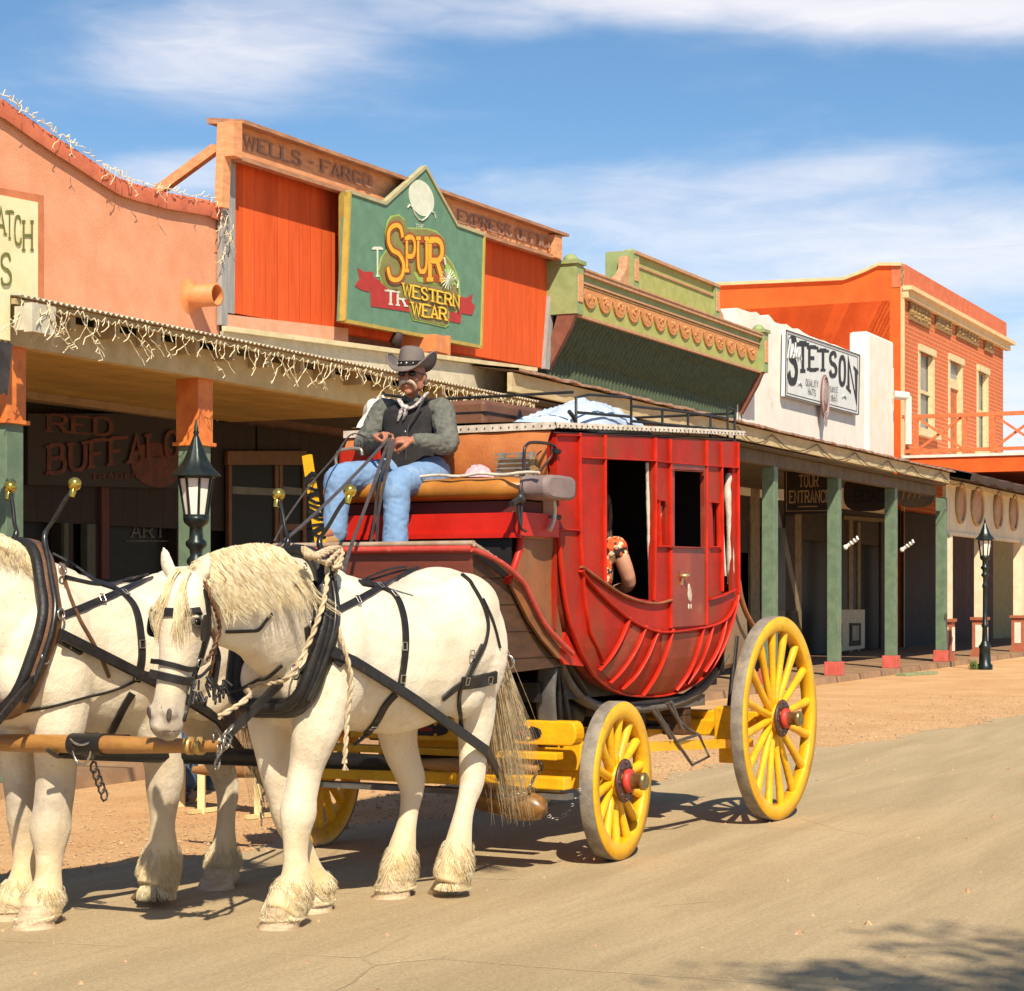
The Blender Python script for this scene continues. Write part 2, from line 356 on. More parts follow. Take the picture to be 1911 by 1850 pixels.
# pebbles on the verge
g=MB()
for i in range(7600):
    t=random.uniform(9,34); D=edgeD(t)+abs(random.gauss(0,1.0))*1.5-.12
    if i>7000: t=random.uniform(3,24); D=edgeD(t)-random.random()**1.4*9
    if D>10.7: continue
    r=random.uniform(.006,.017)*(1+(random.random()<.04)*1.2); a=random.uniform(0,6)
    vs=[(t+r*math.cos(a+k*1.57)*random.uniform(.7,1.2),D+r*math.sin(a+k*1.57)*random.uniform(.7,1.2),.004) for k in range(4)]+[(t,D,.004+r*.8)]
    g.add(vs,[(0,1,4),(1,2,4),(2,3,4),(3,0,4)])
tag(g.build('gravel',mat('gravel',(.55,.36,.20),(.26,.15,.08),25,.95,lo=.3,hi=.7),fr=S),'loose gravel scattered along the dirt verge beside the road','gravel',kind='stuff')
# ---------- building helpers ----------
CR_=mat('cream_paint',(.72,.60,.36),(.60,.48,.26),4,.7,bump=.15,stain=((.35,.24,.12),9,.62,.8))
WHT=mat('white_paint',(.80,.74,.64),(.70,.62,.50),3,.7,bump=.1,stain=((.5,.4,.28),7,.66,.85))
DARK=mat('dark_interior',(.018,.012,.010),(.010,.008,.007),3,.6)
GREENP=mat('green_post',(.15,.215,.135),(.11,.165,.105),6,.6,bump=.15,bscale=40,stain=((.22,.19,.11),14,.66,.8))
ORP=mat('orange_post',(.80,.24,.045),(.66,.17,.035),7,.6,bump=.2,stain=((.22,.08,.03),20,.66,.78))
REDB=mat('red_block',(.62,.12,.09),(.50,.09,.06),6,.7,stain=((.4,.25,.18),18,.62,.78))
GLS=mat('shop_glass',(.014,.014,.012),rough=.4,fine=0,spec=.1)
BRN=mat('brown_frame',(.10,.045,.022),(.07,.03,.015),8,.6,bump=.2)
TANB=mat('tan_beam',(.66,.52,.27),(.55,.42,.2),5,.75,bump=.2,stain=((.2,.13,.06),11,.64,.8))
BUILD=[]
def prism_px(mb,pts,D,th): return mb.prism(tz(pts,D),D,D+th,1)
# --- stucco building at the left ---
STU=mat('salmon_stucco',(.76,.345,.195),(.69,.29,.155),2.2,.9,bump=.5,bscale=45,bdist=.012,stain=((.60,.25,.12),1.3,.52,.85,(1.6,1,.5)))
STUC=mat('parapet_red',(.62,.17,.085),(.50,.12,.06),4,.9,bump=.4,stain=((.40,.16,.09),9,.56,.8))
prof=[(-150,150),(-60,165),(0,195),(25,213),(50,231),(75,248),(100,265),(130,284),(160,304),(190,324),(215,339),(240,348),(270,356),(300,365),(340,372),(380,379),(400,388),(409,404)]
b1=thing('stucco_building','salmon stucco storefront with curved red parapet and dark shaded shop front at the left','building',S,(13,15,0))
P=tz(prof,15); t1=P[-1][0]; tL=P[0][0]
g=MB(); g.prism(P+[(t1,4.0),(tL,4.0)],15,15.35); g.box(tL,t1,15.35,26,3.9,5.2); g.build('upper_wall',STU,b1)
g=MB(); A=[]
for (t,z) in P: A.append([(t,14.93,z-.17),(t,14.90,z-.02),(t,14.93,z+.035),(t,15.30,z+.035),(t,15.42,z-.10)])
g.grid(A); g.build('parapet_cap',STUC,b1)
# sign
fr0=mat('sign_frame_orange',(.56,.19,.08),(.48,.15,.06),6,.8)
g=MB(); prism_px(g,[(-60,340),(82,365),(82,566),(-60,545)],14.93,.08); fo=g.build('sign_frame',fr0,b1)
g=MB(); prism_px(g,[(-60,352),(71,378),(71,562),(-60,535)],14.90,.05); g.build('sign_panel',mat('sign_cream',(.80,.72,.44),(.74,.64,.36),3,.6),fo)
OLV=mat('olive_lettering',(.17,.17,.03),(.12,.13,.03),9,.7)
def wtext(mb,s,D,p0,p1,hpx,**k):
    a=SP(*p0,D); b=SP(*p1,D); L=b.x-a.x; h0=SP(p0[0],p0[1]-hpx,D).z-a.z; q,tot=text(s,1,**k)
    for i,w in enumerate(q): mb.add([(a.x+v.x/tot*L,D-i*.0002,a.z+(b.z-a.z)*v.x/tot+v.y*h0) for v in w],[(0,1,2,3)])
def glyph(mb,ch,D,x0,x1,y0,y1,sw=.16,slab=True,grow=0,yb=None):
    q,tot=text(ch,1,sw=sw,slab=slab); xs=[v.x for w in text(ch,1,sw=.02,slab=False)[0] for v in w]; lo,hi=min(xs),max(xs)
    a=SP(x0,y1,D);b=SP(x1,yb or y1,D);ta=SP(x0,y0,D); 
    w_=(b.x-a.x);h_=ta.z-a.z
    for i,w in enumerate(q): mb.add([(a.x+(v.x-lo)/max(hi-lo,.01)*w_,D-i*.0002,a.z+(b.z-a.z)*(v.x-lo)/max(hi-lo,.01)+v.y*h_) for v in w],[(0,1,2,3)])
g=MB(); glyph(g,'S',14.89,1,20,474,532,.13); g.build('sign_letter',OLV,fo); g=MB()
for ch,x0,x1,y0,y1 in [('A',-6,10,388,438),('T',12,24,395,446),('C',27,39,404,456),('H',44,60,412,468)]: glyph(g,ch,14.89,x0,x1,y0,y1,.15)
g.build('sign_lettering',OLV,fo)
# drain pipe
PIPE=mat('orange_pipe',(.72,.28,.10),(.62,.22,.07),5,.6)
a=SP(350,553,15); L=.42; rr=.145
g=MB(); g.lathe([(rr-.018,-L),(rr,-L),(rr,.1)],(a.x+.05,15,a.z),(0,1,0),28); g.lathe([(rr-.018,-L),(rr-.018,.1)],(a.x+.05,15,a.z),(0,1,0),28); g.lathe([(rr+.09,0),(rr+.03,-.02),(rr,-.05)],(a.x+.05,15,a.z),(0,1,0),28); g.build('drain_pipe',PIPE,b1)
# shaded shop front of the stucco building (flat dark wall with windows)
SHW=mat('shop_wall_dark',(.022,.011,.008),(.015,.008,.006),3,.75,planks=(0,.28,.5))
tA=-6; tB=SP(352,800,15).x
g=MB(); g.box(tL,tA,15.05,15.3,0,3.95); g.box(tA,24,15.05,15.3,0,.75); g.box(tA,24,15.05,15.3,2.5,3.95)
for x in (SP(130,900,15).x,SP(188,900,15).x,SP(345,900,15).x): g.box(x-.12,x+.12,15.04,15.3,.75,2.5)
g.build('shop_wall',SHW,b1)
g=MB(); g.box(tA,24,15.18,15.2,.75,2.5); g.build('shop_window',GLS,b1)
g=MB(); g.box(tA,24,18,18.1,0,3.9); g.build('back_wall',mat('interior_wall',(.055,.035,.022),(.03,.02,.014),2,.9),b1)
g=MB(); g.box(SP(120,900,15).x,SP(128,900,15).x,15.0,15.1,.75,2.5); g.box(SP(163,900,15).x,SP(178,900,15).x,15.0,15.1,.75,2.5); g.build('window_mullion',mat('grey_green_trim',(.075,.085,.06)),b1)
g=MB(); prism_px(g,[(190,905),(204,905),(204,1080),(190,1080)],15.0,.05); g.build('door_jamb',mat('maroon_trim',(.09,.025,.018)),b1)
# big faint shop sign
sgn=thing('shop_sign','large dark shop sign with faint red lettering RED BUFFALO under the corrugated awning','sign',S,(SP(200,840,14.9).x,14.9,SP(200,905,14.9).z))
g=MB(); prism_px(g,[(52,772),(336,772),(336,912),(52,905)],14.85,.08); g.build('panel',mat('sign_black',(.016,.010,.009),(.012,.008,.007),4,.65),sgn)
FR=mat('faded_red_lettering',(.13,.032,.018),(.07,.02,.012),7,.7)
g=MB(); wtext(g,'RED',14.84,(92,806),(205,812),32,sw=.2); wtext(g,'BUFFALO',14.84,(92,884),(330,838+14),52,sw=.2); wtext(g,'TRADING',14.84,(170,895),(262,893),11,sw=.15)
c=SP(292,868,14.84); g.sphere(c,(.55,.004,.28),20,10); g.build('lettering',FR,sgn)
g=MB(); FW=mat('faded_window_lettering',(.13,.12,.09),(.08,.07,.05),9,.8)
wtext(g,'NATIVE AMERICAN',15.17,(222,975),(338,975),22,sw=.14); wtext(g,'ART',15.17,(246,1003),(306,1003),25,sw=.14); prism_px(g,[(235,1009),(316,1009),(316,1011),(235,1011)],15.168,.002)
g.build('window_lettering',FW,b1)
g=MB(); prism_px(g,[(45,925),(130,930),(130,960),(100,952),(45,948)],15.175,.004); prism_px(g,[(210,928),(340,928),(340,972),(280,955),(210,950)],15.175,.004); g.build('window_reflection',mat('reflection_grey',(.20,.21,.17),(.15,.15,.12),3,.9),b1)  # pale patches over the panes: window reflections put into colour
# --- corrugated porch ---
t0=SP(30,563,10.55).x; te=SP(1000,743,10.55).x; zE=4.05
p1=thing('corrugated_porch','corrugated metal porch roof on tan beam with orange topped green posts','porch roof',S,(t0,11,.12))
g=MB(); N=int((te-t0)/.0095); A=[];B=[]
for i in range(N): 
    t=t0+i*.0095; dz=.011*math.sin(i*math.pi/4); A.append((t,10.5,zE+dz)); B.append((t,15,zE+.42+dz))
g.strip(A,B); g.strip([(a[0],a[1],a[2]-.004) for a in A],[(a[0],a[1],a[2]-.004) for a in B]); g.strip(A,[(a[0],a[1],a[2]-.004) for a in A],False)
g.build('roof_sheet',mat('galvanized',(.62,.54,.40),(.5,.42,.30),5,.6,metal=.1,bump=.1,stain=((.3,.17,.08),9,.6,.8)),p1)
g=MB(); g.box(t0+.1,te,10.82,10.95,3.70,3.97); g.box(t0,t0+.1,10.72,15,3.72,4.0); g.build('beam',TANB,p1)
g=MB()
t=t0+.15
while t<te: g.box(t,t+.07,10.60,10.818,3.87,4.02); t+=.62
g.box(t0,te,10.56,10.60,3.985,4.03); g.build('rafter',mat('rafter_tan',(.5,.37,.19),(.4,.29,.14),6,.8),p1)
g=MB(); g.box(t0,te,10.955,15,3.955,3.985); g.build('soffit',mat('soffit_ochre',(.62,.40,.115),(.52,.32,.085),2.5,.8,planks=(1,.3,.7)),p1)
g=MB(); g.box(t0,SP(341,742,14.8).x,14.72,14.98,3.86,3.95); g.build('soffit_moulding',mat('moulding',(.36,.25,.14)),p1)
def post(tc,w,par,cap=True,zt=3.70,D=11.0,base=False):
    g=MB(); g.box(tc-w/2,tc+w/2,D-w/2,D+w/2,.12+(.26 if base else 0),zt-(0 if not cap else .62)); o=g.build('post',GREENP,par,bevel=.006)
    if cap:
        g=MB(); e=.015; g.box(tc-w/2-e,tc+w/2+e,D-w/2-e,D+w/2+e,zt-.60,zt); g.box(tc-w/2-e-.025,tc+w/2+e+.025,D-w/2-e-.025,D+w/2+e+.025,zt-.635,zt-.60); g.build('post_cap',ORP,o,bevel=.004)
    if base:
        g=MB(); e=.045; g.box(tc-w/2-e,tc+w/2+e,D-w/2-e,D+w/2+e,.12,.38); g.build('post_base',REDB,o,bevel=.01)
post(SP(8,900,11).x,.22,p1); post(SP(363,900,11).x,.22,p1); post(SP(739,900,11).x,.22,p1)
# cream board, light box and lean-to at the far left end
g=MB(); g.box(t0-3,t0-.01,10.6,10.68,zE-.36,zE+.02); tag(g.build('fascia_board',mat('pale_cream',(.80,.78,.50),(.76,.72,.42),4,.7),None,S,(t0-1,10.64,zE-.36)),'pale cream fascia board left of the corrugated porch roof end','board')
g=MB(); g.box(t0-.04,t0+.26,10.36,10.44,zE-.30,zE-.07); g.box(t0-.02,t0+.24,10.44,10.55,zE-.28,zE-.09); tag(g.build('light_box',mat('box_white',(.62,.57,.44),(.5,.45,.34)),None,S,(t0+.1,10.4,zE-.3)),'small white box wrapped in string lights at the corner of the corrugated porch','box')
g=MB(); A=[];B=[]
for i in range(160):
    t=SP(25,700,10.3).x-1.52+i*.0095; dz=.01*math.sin(i*math.pi/4); A.append((t,10.3,3.62+dz)); B.append((t,10.35,3.22+dz))
g.strip(A,B); tag(g.build('metal_skirt',mat('dark_metal_sheet',(.10,.09,.09),(.06,.05,.05),5,.5,metal=.5),None,S,(t0-1,10.3,3.2)),'dark corrugated metal skirt hanging beside the leftmost orange post cap','metal sheet')
# icicle lights
LIT=mat('light_string',(.80,.72,.50),(.74,.62,.38),9,.5)
def drop(g,p,n,dirs=1):
    p=Vector(p); d=Vector((random.uniform(-.5,.5),0,-1))
    for k in range(n):
        q=p+Vector((d.x*.055,random.uniform(-.012,.012),d.z*.055*random.uniform(.6,1.1)))
        if k%2==0 or k>n-3: g.tube([p,(p+q)/2+Vector((random.uniform(-.008,.008),0,0)),q],.0050,5,caps=False)
        else: g.tube([p,q],.0022,4,caps=False)
        if random.random()<.28 and k>1:
            e=q+Vector((random.choice((-1,1))*random.uniform(.03,.06),0,random.uniform(-.05,.02))); g.tube([q,e],.005,5)
        p=q; d.x=max(-1.1,min(1.1,d.x+random.uniform(-.8,.8))); d.z=-random.uniform(.45,1.1)
g=MB()
for _ in range(9): drop(g,(t0+random.uniform(-.04,.26),10.345,zE-.08+random.uniform(-.04,.03)),random.randint(3,6))
t=t0+.02; pr=Vector((t0,10.50,zE-.03)); 
while t<te-.1:
    nx=Vector((t,10.50+random.uniform(-.02,.02),zE-.05+random.uniform(-.02,.02))); g.tube([pr,(pr+nx)/2+Vector((0,0,-.03)),nx],.004,4,caps=False); pr=nx
    drop(g,nx,random.choice((2,3,4,5,7,8)) if t>t0+1 else 8); t+=random.uniform(.055,.12)
tag(g.build('icicle_lights',LIT,None,S,(t0,10.5,zE-.4)),'string of cream icicle lights hanging below the edge of the corrugated porch','string lights')
g=MB(); pr=None
for (pa,pb) in zip(P,P[1:]):
    for k in range(9):
        f=k/9; t=pa[0]+(pb[0]-pa[0])*f; z=pa[1]+(pb[1]-pa[1])*f+.05
        q=Vector((t,14.9+random.uniform(-.06,.02),z+random.uniform(-.02,.03)))
        if pr is not None: g.tube([pr,q],.005,5,caps=False)
        if random.random()<.5: e=q+Vector((random.uniform(-.07,.07),-.02,random.uniform(0,.07))); g.tube([q,e],.006,5)
        if random.random()<.12: drop(g,q+Vector((0,-.04,0)),random.choice((2,3,5)))
        pr=q
for k in range(12): drop(g,(t1+random.uniform(-.2,.12),14.85,P[-1][1]+random.uniform(-.5,.05)),random.randint(3,7))
tag(g.build('parapet_lights',LIT,None,S,(t1,14.9,P[-1][1])),'string of small cream lights running along the curved red parapet','string lights')
# --- red false-front building ---
RED=mat('red_siding',(.80,.125,.03),(.70,.10,.022),3,.85,bump=.25,stretch=(3,3,.4),planks=(0,.30,.88),spec=.2,stain=((.52,.07,.02),5,.58,.82,(5,5,.35)))
SAL=mat('salmon_trim',(.74,.35,.16),(.62,.26,.11),6,.8,bump=.25,stretch=(.6,1,3),stain=((.30,.13,.07),14,.6,.78))
GRY=mat('grey_trim',(.36,.36,.34),(.28,.28,.27),6,.7,stretch=(2,2,.4))
b2=thing('express_office','red false front building with salmon band, grey corner trim and stepped roof line','building',S,(SP(425,600,15).x,15,0))
xl=SP(440,300,15).x; xr=SP(1030,600,15).x; xL=SP(418,300,15).x
g=MB(); prism_px(g,[(436,250),(1046,455),(1030,690),(440,585)],15.0,.15); g.build('siding_wall',RED,b2)
g=MB(); prism_px(g,[(447,224),(1044,437),(1044,482),(447,294)],14.80,.06); g.build('name_band',SAL,b2)
g=MB(); A=tz([(440,222),(1050,436)],14.75)
g.add([(A[0][0],14.62,A[0][1]-.02),(A[1][0],14.62,A[1][1]-.02),(A[1][0],15.2,A[1][1]+.06),(A[0][0],15.2,A[0][1]+.06),(A[0][0],14.62,A[0][1]-.07),(A[1][0],14.62,A[1][1]-.07),(A[1][0],15.2,A[1][1]-.02),(A[0][0],15.2,A[0][1]-.02)],[(0,1,2,3),(4,5,6,7),(0,1,5,4),(1,2,6,5),(2,3,7,6),(3,0,4,7)])
A=tz([(447,294),(1046,483)],14.70); g.add([(x,d,z+e) for d in (14.70,14.82) for (x,z),e in ((A[0],-.03),(A[1],-.03),(A[1],.03),(A[0],.03))],[(0,1,2,3),(7,6,5,4),(0,4,5,1),(2,6,7,3),(1,5,6,2),(0,3,7,4)])
g.build('band_cornice',mat('weathered_cornice',(.50,.25,.13),(.34,.16,.09),7,.8,bump=.4,stretch=(.5,1,3)),b2)
for pl,dd,th in (([(436,226),(452,226),(452,296),(436,290)],14.66,.16),([(1036,438),(1049,442),(1049,484),(1036,480)],14.66,.2),([(420,228),(434,226),(428,390),(414,386)],14.8,.12)): g=MB(); prism_px(g,pl,dd,th); g.build('band_end',SAL,b2)
for pl,dd in (([(429,290),(440,292),(438,586),(427,584)],14.93),([(415,392),(425,392),(425,608),(413,606)],14.9),([(1032,484),(1040,486),(1026,690),(1017,688)],14.93)): g=MB(); prism_px(g,pl,dd,.07); g.build('corner_trim',GRY,b2)
A=SP(415,262,15); g=MB(); g.bar((A.x,15.1,A.z-.1),(A.x,18.2,A.z-1.75),.11,.13); g.build('brace',SAL,b2); g=MB(); A2=SP(1035,470,15); g.bar((A2.x-.3,15.1,A2.z-.2),(A2.x-.3,18.2,A2.z-2),.16,.16); g.build('brace',SAL,b2)
g=MB(); prism_px(g,[(425,586),(640,640),(640,612),(430,566)][::-1],14.96,.02); g2=MB(); prism_px(g2,[(425,587),(650,613),(650,650),(425,618)],14.94,.04); g2.build('lower_trim',mat('salmon_light',(.76,.42,.26),(.7,.36,.2),4,.85),b2)
g=MB(); g.box(xl,xr,15.15,26,3.9,5.6); g.box(xl+.05,xl+.2,15.15,18,5.5,6.3); g.build('rear_block',mat('brown_boards',(.20,.10,.06),(.15,.07,.04),3,.8),b2)
LB=mat('weathered_lettering',(.30,.17,.13),(.40,.20,.12),11,.85)
g=MB(); wtext(g,'WELLS - FARGO',14.79,(456,276),(690,351),25,sw=.22,gap=.3); g.build('lettering',LB,b2,label='weathered brown lettering WELLS FARGO')
g=MB(); wtext(g,'EXPRESS OFFICE',14.79,(856,414),(1028,466),22,sw=.22,gap=.25); g.build('lettering',LB,b2,label='weathered brown lettering EXPRESS OFFICE')
# ground floor of the red building and the rest of the shaded fronts
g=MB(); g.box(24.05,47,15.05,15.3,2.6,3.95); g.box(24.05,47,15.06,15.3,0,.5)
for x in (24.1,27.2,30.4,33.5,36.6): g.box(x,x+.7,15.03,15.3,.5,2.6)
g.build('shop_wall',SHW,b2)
g=MB(); g.box(24.1,47,15.2,15.22,.5,2.6); g.build('shop_window',GLS,b2)
# second doorway (brown frames) seen past the lamp
OB=mat('ochre_wood',(.16,.075,.025),(.12,.055,.02),5,.6,bump=.2)
for k,(x0,x1) in enumerate(((425,520),(520,572))):
    g=MB(); prism_px(g,[(x0,842),(x1,842),(x1,868),(x0,868)],14.98,.05)
    for xx in (x0+2,x1-6): prism_px(g,[(xx,869),(xx+6,869),(xx+6,1060),(xx,1060)],14.975,.05)
    prism_px(g,[(x0,978),(x1,978),(x1,990),(x0,990)],14.97,.04) if k else None
    d=g.build('door' if k==0 else 'window_frame',OB,b2)
    g=MB(); prism_px(g,[(x0+8,869),(x1-6,869),(x1-6,1060),(x0+8,1060)],15.0,.02); g.build('pane',GLS,d)
    g=MB(); prism_px(g,[(x0+9,908),(x1-7,912),(x1-7,925),(x0+9,922)],14.99,.005); g.build('curtain',mat('curtain_grey',(.16,.17,.15)),d)
# --- spur sign ---
sg=thing('western_wear_sign','green painted sign THE SPUR WESTERN WEAR with pointed top on the red false front','sign',S,(SP(770,630,14.6).x,14.6,SP(770,630,14.6).z))
out=[(652,358),(718,380),(793,312),(852,420),(903,438),(897,648),(642,599)]
SD=14.58
SGR=mat('sign_green',(.135,.27,.17),(.11,.225,.14),6,.65,bump=.1,stain=((.30,.33,.22),60,.68,.74))
g=MB(); prism_px(g,out,SD,.12); g.build('sign_board',SGR,sg)
g=MB(); OO=tz(out,SD); g.box(OO[0][0]-.03,OO[0][0]-.001,SD+.03,SD+.16,OO[6][1],OO[0][1]); g.build('sign_edge',mat('edge_olive',(.36,.25,.05),(.28,.2,.04),8,.7),sg); g=MB()
g2=MB()
for i in range(len(OO)):
    a,b=OO[i],OO[(i+1)%len(OO)]
    (g if i in (0,1,2,3) else g2).bar((a[0],SD+.02,a[1]),(b[0],SD+.02,b[1]),.09,.05)
g.build('sign_frame',mat('pale_green_trim',(.46,.42,.24),(.38,.34,.18),8,.7),sg); g2.build('sign_frame',mat('gold_trim',(.50,.36,.07),(.42,.30,.06),8,.6),sg)
def q2(P): return [(620+x/3.981,280+y/3.981) for x,y in P]
def lay(name,polys,m,D):
    g=MB()
    for k,pl in enumerate(polys): prism_px(g,q2(pl),D-k*.0006,.004)
    return g.build(name,m,sg)
YEL=mat('sign_yellow',(.82,.46,.02),(.76,.38,.015),8,.5); ORG=mat('sign_rust',(.40,.085,.012),(.34,.07,.01),8,.5); OLB=mat('sign_olive',(.26,.24,.075),(.22,.20,.06),8,.6); LGR=mat('sign_lime',(.36,.52,.11),(.28,.44,.09),8,.6); SRD=mat('sign_red',(.48,.035,.025),(.40,.03,.02),8,.6); SWH=mat('sign_white',(.72,.74,.60),(.62,.66,.5),8,.6)
back=[(350,900),(372,800),(415,740),(400,620),(420,530),(445,500),(500,490),(545,530),(560,585),(640,590),(700,590),(770,610),(820,660),(835,780),(890,850),(935,960),(942,1060),(930,1180),(915,1200),(862,1190),(862,1290),(835,1308),(720,1280),(600,1255),(578,1195),(572,1110),(515,1095),(490,1035),(430,1032),(375,985)]
cx_,cy_=650,900
for pl_ in ([[(190,875),(235,905),(310,905),(300,960),(275,1055),(215,1040),(170,1010),(205,955)],[(280,945),(300,935),(370,985),(580,1100),(580,1205),(290,1162)],[(850,1190),(935,1100),(970,1125),(953,1290),(850,1268)],[(935,1085),(1000,1100),(1045,1072),(1035,1130),(1064,1160),(1040,1228),(958,1212)]]): lay('ribbon',[pl_],SRD,SD-.006-.0007*len(sg.children))
lay('lettering_outline',[[(cx_+(x-cx_)*1.035,cy_+(y-cy_)*1.03) for x,y in back]],LGR,SD-.012)
lay('lettering_back',[back],OLB,SD-.018)
lay('lime_patch',[[(600,905),(700,930),(800,990),(930,1010),(925,930),(870,860),(835,830),(840,1000),(760,1000),(640,980)]],LGR,SD-.023)
g=MB(); g3=MB()
for mb,sw,D in ((g,.30,SD-.030),(g3,.155,SD-.040)):
    for ch,x0,x1,y0,y1 in [('S',722,753,420,523),('P',759,774,443,507),('U',780,796,443,507),('R',802,826,448,524)]: glyph(mb,ch,D,x0,x1,y0,y1,sw*(1 if ch=='S' else 1.12)*(.74 if ch=='S' else 1.12),True)
g.build('lettering_outline',ORG,sg); g3.build('lettering',YEL,sg,label='large yellow lettering SPUR')
g=MB(); g3=MB()
for mb,sw,D in ((g,.34,SD-.026),(g3,.2,SD-.036)):
    wtext(mb,'WESTERN',D,(752,551),(854,574),23,sw=sw,gap=.22); wtext(mb,'WEAR',D,(769,587),(832,598),23,sw=sw,gap=.22)
g.build('lettering_outline',ORG,sg); g3.build('lettering',mat('sign_bright_yellow',(.80,.62,.05),(.72,.54,.04),8,.5),sg,label='yellow lettering WESTERN WEAR')
g=MB(); wtext(g,'THE',SD-.008,(776,426),(791,428),8,sw=.16); g.build('lettering',SWH,sg,label='small white lettering THE'); g=MB(); glyph(g,'T',SD-.008,697,712,463,516,.14); g.build('lettering',SWH,sg,label='half hidden white letter T'); g=MB(); wtext(g,'TR',SD-.0125,(722,568),(757,572),26,sw=.2); g.build('lettering',SWH,sg,label='white lettering TR on the red ribbon'); g=MB()
c=SP(787,370,SD-.008); A=[]; 
g.prism([(c.x+.21*math.cos(k*.2618)*2.0,c.z+.27*math.sin(k*.2618)) for k in range(24)],SD-.008,SD-.004)
def line2(mb,pts,D,w): mb.tube([SP(620+x/3.981,280+y/3.981,D) for x,y in pts],w,6)
line2(g,[(560,430),(575,408),(595,425),(612,475),(640,515),(670,525),(705,498),(730,455),(755,465),(768,505)],SD-.008,.012)
g.build('painted_figure',SWH,sg); g=MB()
for k in range(8):
    a=k*math.pi/8; line2(g,[(860-55*math.cos(a),960-75*math.sin(a)),(860+55*math.cos(a),960+75*math.sin(a))],SD-.045,.007)
line2(g,[(830,800),(840,850)],SD-.045,.02); line2(g,[(915,950),(935,980),(930,1025)],SD-.045,.013)
g.build('star_burst',SWH,sg)
# lamps below the sign
for px,py,lab,m_ in ((740,634,'small dark floodlight below the green sign','l'),(803,645,'orange box light below the green sign','o')):
    a=SP(px,py,14.6); g=MB()
    if m_=='l': g.lathe([(0,-.12),(.07,-.12),(.10,.06),(.02,.1)],a,(0,.4,-1),14); g.tube([a,(a.x+.15,14.95,a.z-.35)],.015,6)
    else: g.box(a.x-.3,a.x+.1,14.35,14.95,a.z-.13,a.z+.13); g.box(a.x+.1,a.x+.16,14.33,14.9,a.z-.15,a.z+.15)
    tag(g.build('floodlight',mat('lamp_dark',(.05,.03,.02)) if m_=='l' else PIPE,None,S,tuple(a)),lab,'light')
# --- weathered board fascia and timber porch roof ---
p2=thing('timber_porch','long timber porch roof with tan fascia on green posts with red base blocks','porch roof',S,(te,11,.12))
g=MB(); prism_px(g,[(418,618),(960,690),(955,742),(425,665)],11.15,.05); g.build('weathered_board',mat('weathered_board',(.66,.58,.42),(.56,.48,.34),6,.9,bump=.5,bscale=80,stain=((.30,.24,.15),60,.54,.66)),p2)
g=MB(); A=tz([(418,613),(1000,690)],11.1); g.bar((A[0][0],11.1,A[0][1]),(A[1][0],11.1,A[1][1]),.05,.05); A=tz([(960,690),(1000,694),(1000,742),(958,740)],11.0); g.prism(A,11.0,11.1); g.build('flashing',CR_,p2)
tE=SP(1772,880,10.6).x
g=MB(); g.box(te-.6,tE,10.6,10.66,4.13,4.36); g.build('fascia',mat('fascia_tan',(.58,.46,.26),(.48,.36,.18),5,.75,bump=.25,stretch=(.5,1,2),stain=((.25,.15,.08),10,.6,.8)),p2)
g=MB(); n=0; t=te-.6; A=[];B=[]
while t<tE+.3:
    dz=random.uniform(-.012,.02); A.append((t,10.50,4.40+dz)); B.append((t,15,5.0)); t+=.15
g.strip(A,B,False); g.strip([(a[0],a[1],a[2]-.03) for a in A],[(a[0],a[1],a[2]-.03) for a in B],False); g.strip(A,[(a[0],a[1],a[2]-.03) for a in A],False)
g.build('roof_sheet',mat('roof_rusty',(.42,.26,.17),(.28,.15,.10),6,.8,bump=.3),p2)
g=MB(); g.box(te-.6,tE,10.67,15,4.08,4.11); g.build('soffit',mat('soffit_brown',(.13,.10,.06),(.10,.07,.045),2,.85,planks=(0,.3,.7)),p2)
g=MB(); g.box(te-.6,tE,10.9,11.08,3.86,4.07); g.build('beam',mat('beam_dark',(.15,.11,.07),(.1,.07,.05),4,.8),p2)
for px in (1437,1557,1663,1757): post(SP(px,1000,11).x,.22,p2,False,3.86,base=True)

CAB=mat('cable_dark',(.05,.04,.03),fine=0)
g=MB(); t=SP(1375,800,10.58).x; 
while t<tE-.5:
    L=random.uniform(1.6,2.6); g.tube([(t+L*k/8,10.57,4.33-.20*math.sin(math.pi*k/8)-random.uniform(0,.02)) for k in range(9)],.008,5); t+=L
tag(g.build('power_cable',CAB,None,S,(tE-5,10.57,4.3)),'thin dark cable looping along the tan fascia of the timber porch','cable')
# --- green cornice building ---
GC=mat('cornice_green',(.42,.42,.13),(.34,.36,.10),4,.7,bump=.15,stain=((.2,.22,.07),10,.62,.8))
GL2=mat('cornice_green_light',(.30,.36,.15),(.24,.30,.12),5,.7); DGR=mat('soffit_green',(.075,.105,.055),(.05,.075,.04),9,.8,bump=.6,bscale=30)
PNK=mat('cornice_terracotta',(.56,.31,.17),(.44,.24,.12),8,.75); ORN=mat('swag_orange',(.64,.30,.11),(.50,.20,.07),14,.8,bump=.5,bscale=60)
b3=thing('green_cornice_building','low building with green and terracotta pressed metal cornice with swags','building',S,(SP(1200,700,15).x,15,0))
CD=14.55
xa=SP(1035,600,15).x; xb=SP(1425,690,CD).x; A=SP(1070,590,CD); 
fl=lambda x,y:SP(x,y,CD)
L0=fl(1066,590); L1=fl(1422,690); zf=(L0.z+L1.z)/2; U0=fl(1066,517); U1=fl(1425,622); zt=(U0.z+U1.z)/2
g=MB(); g.box(L0.x,L1.x,CD,15.2,zf,zt); g.build('frieze',GC,b3)
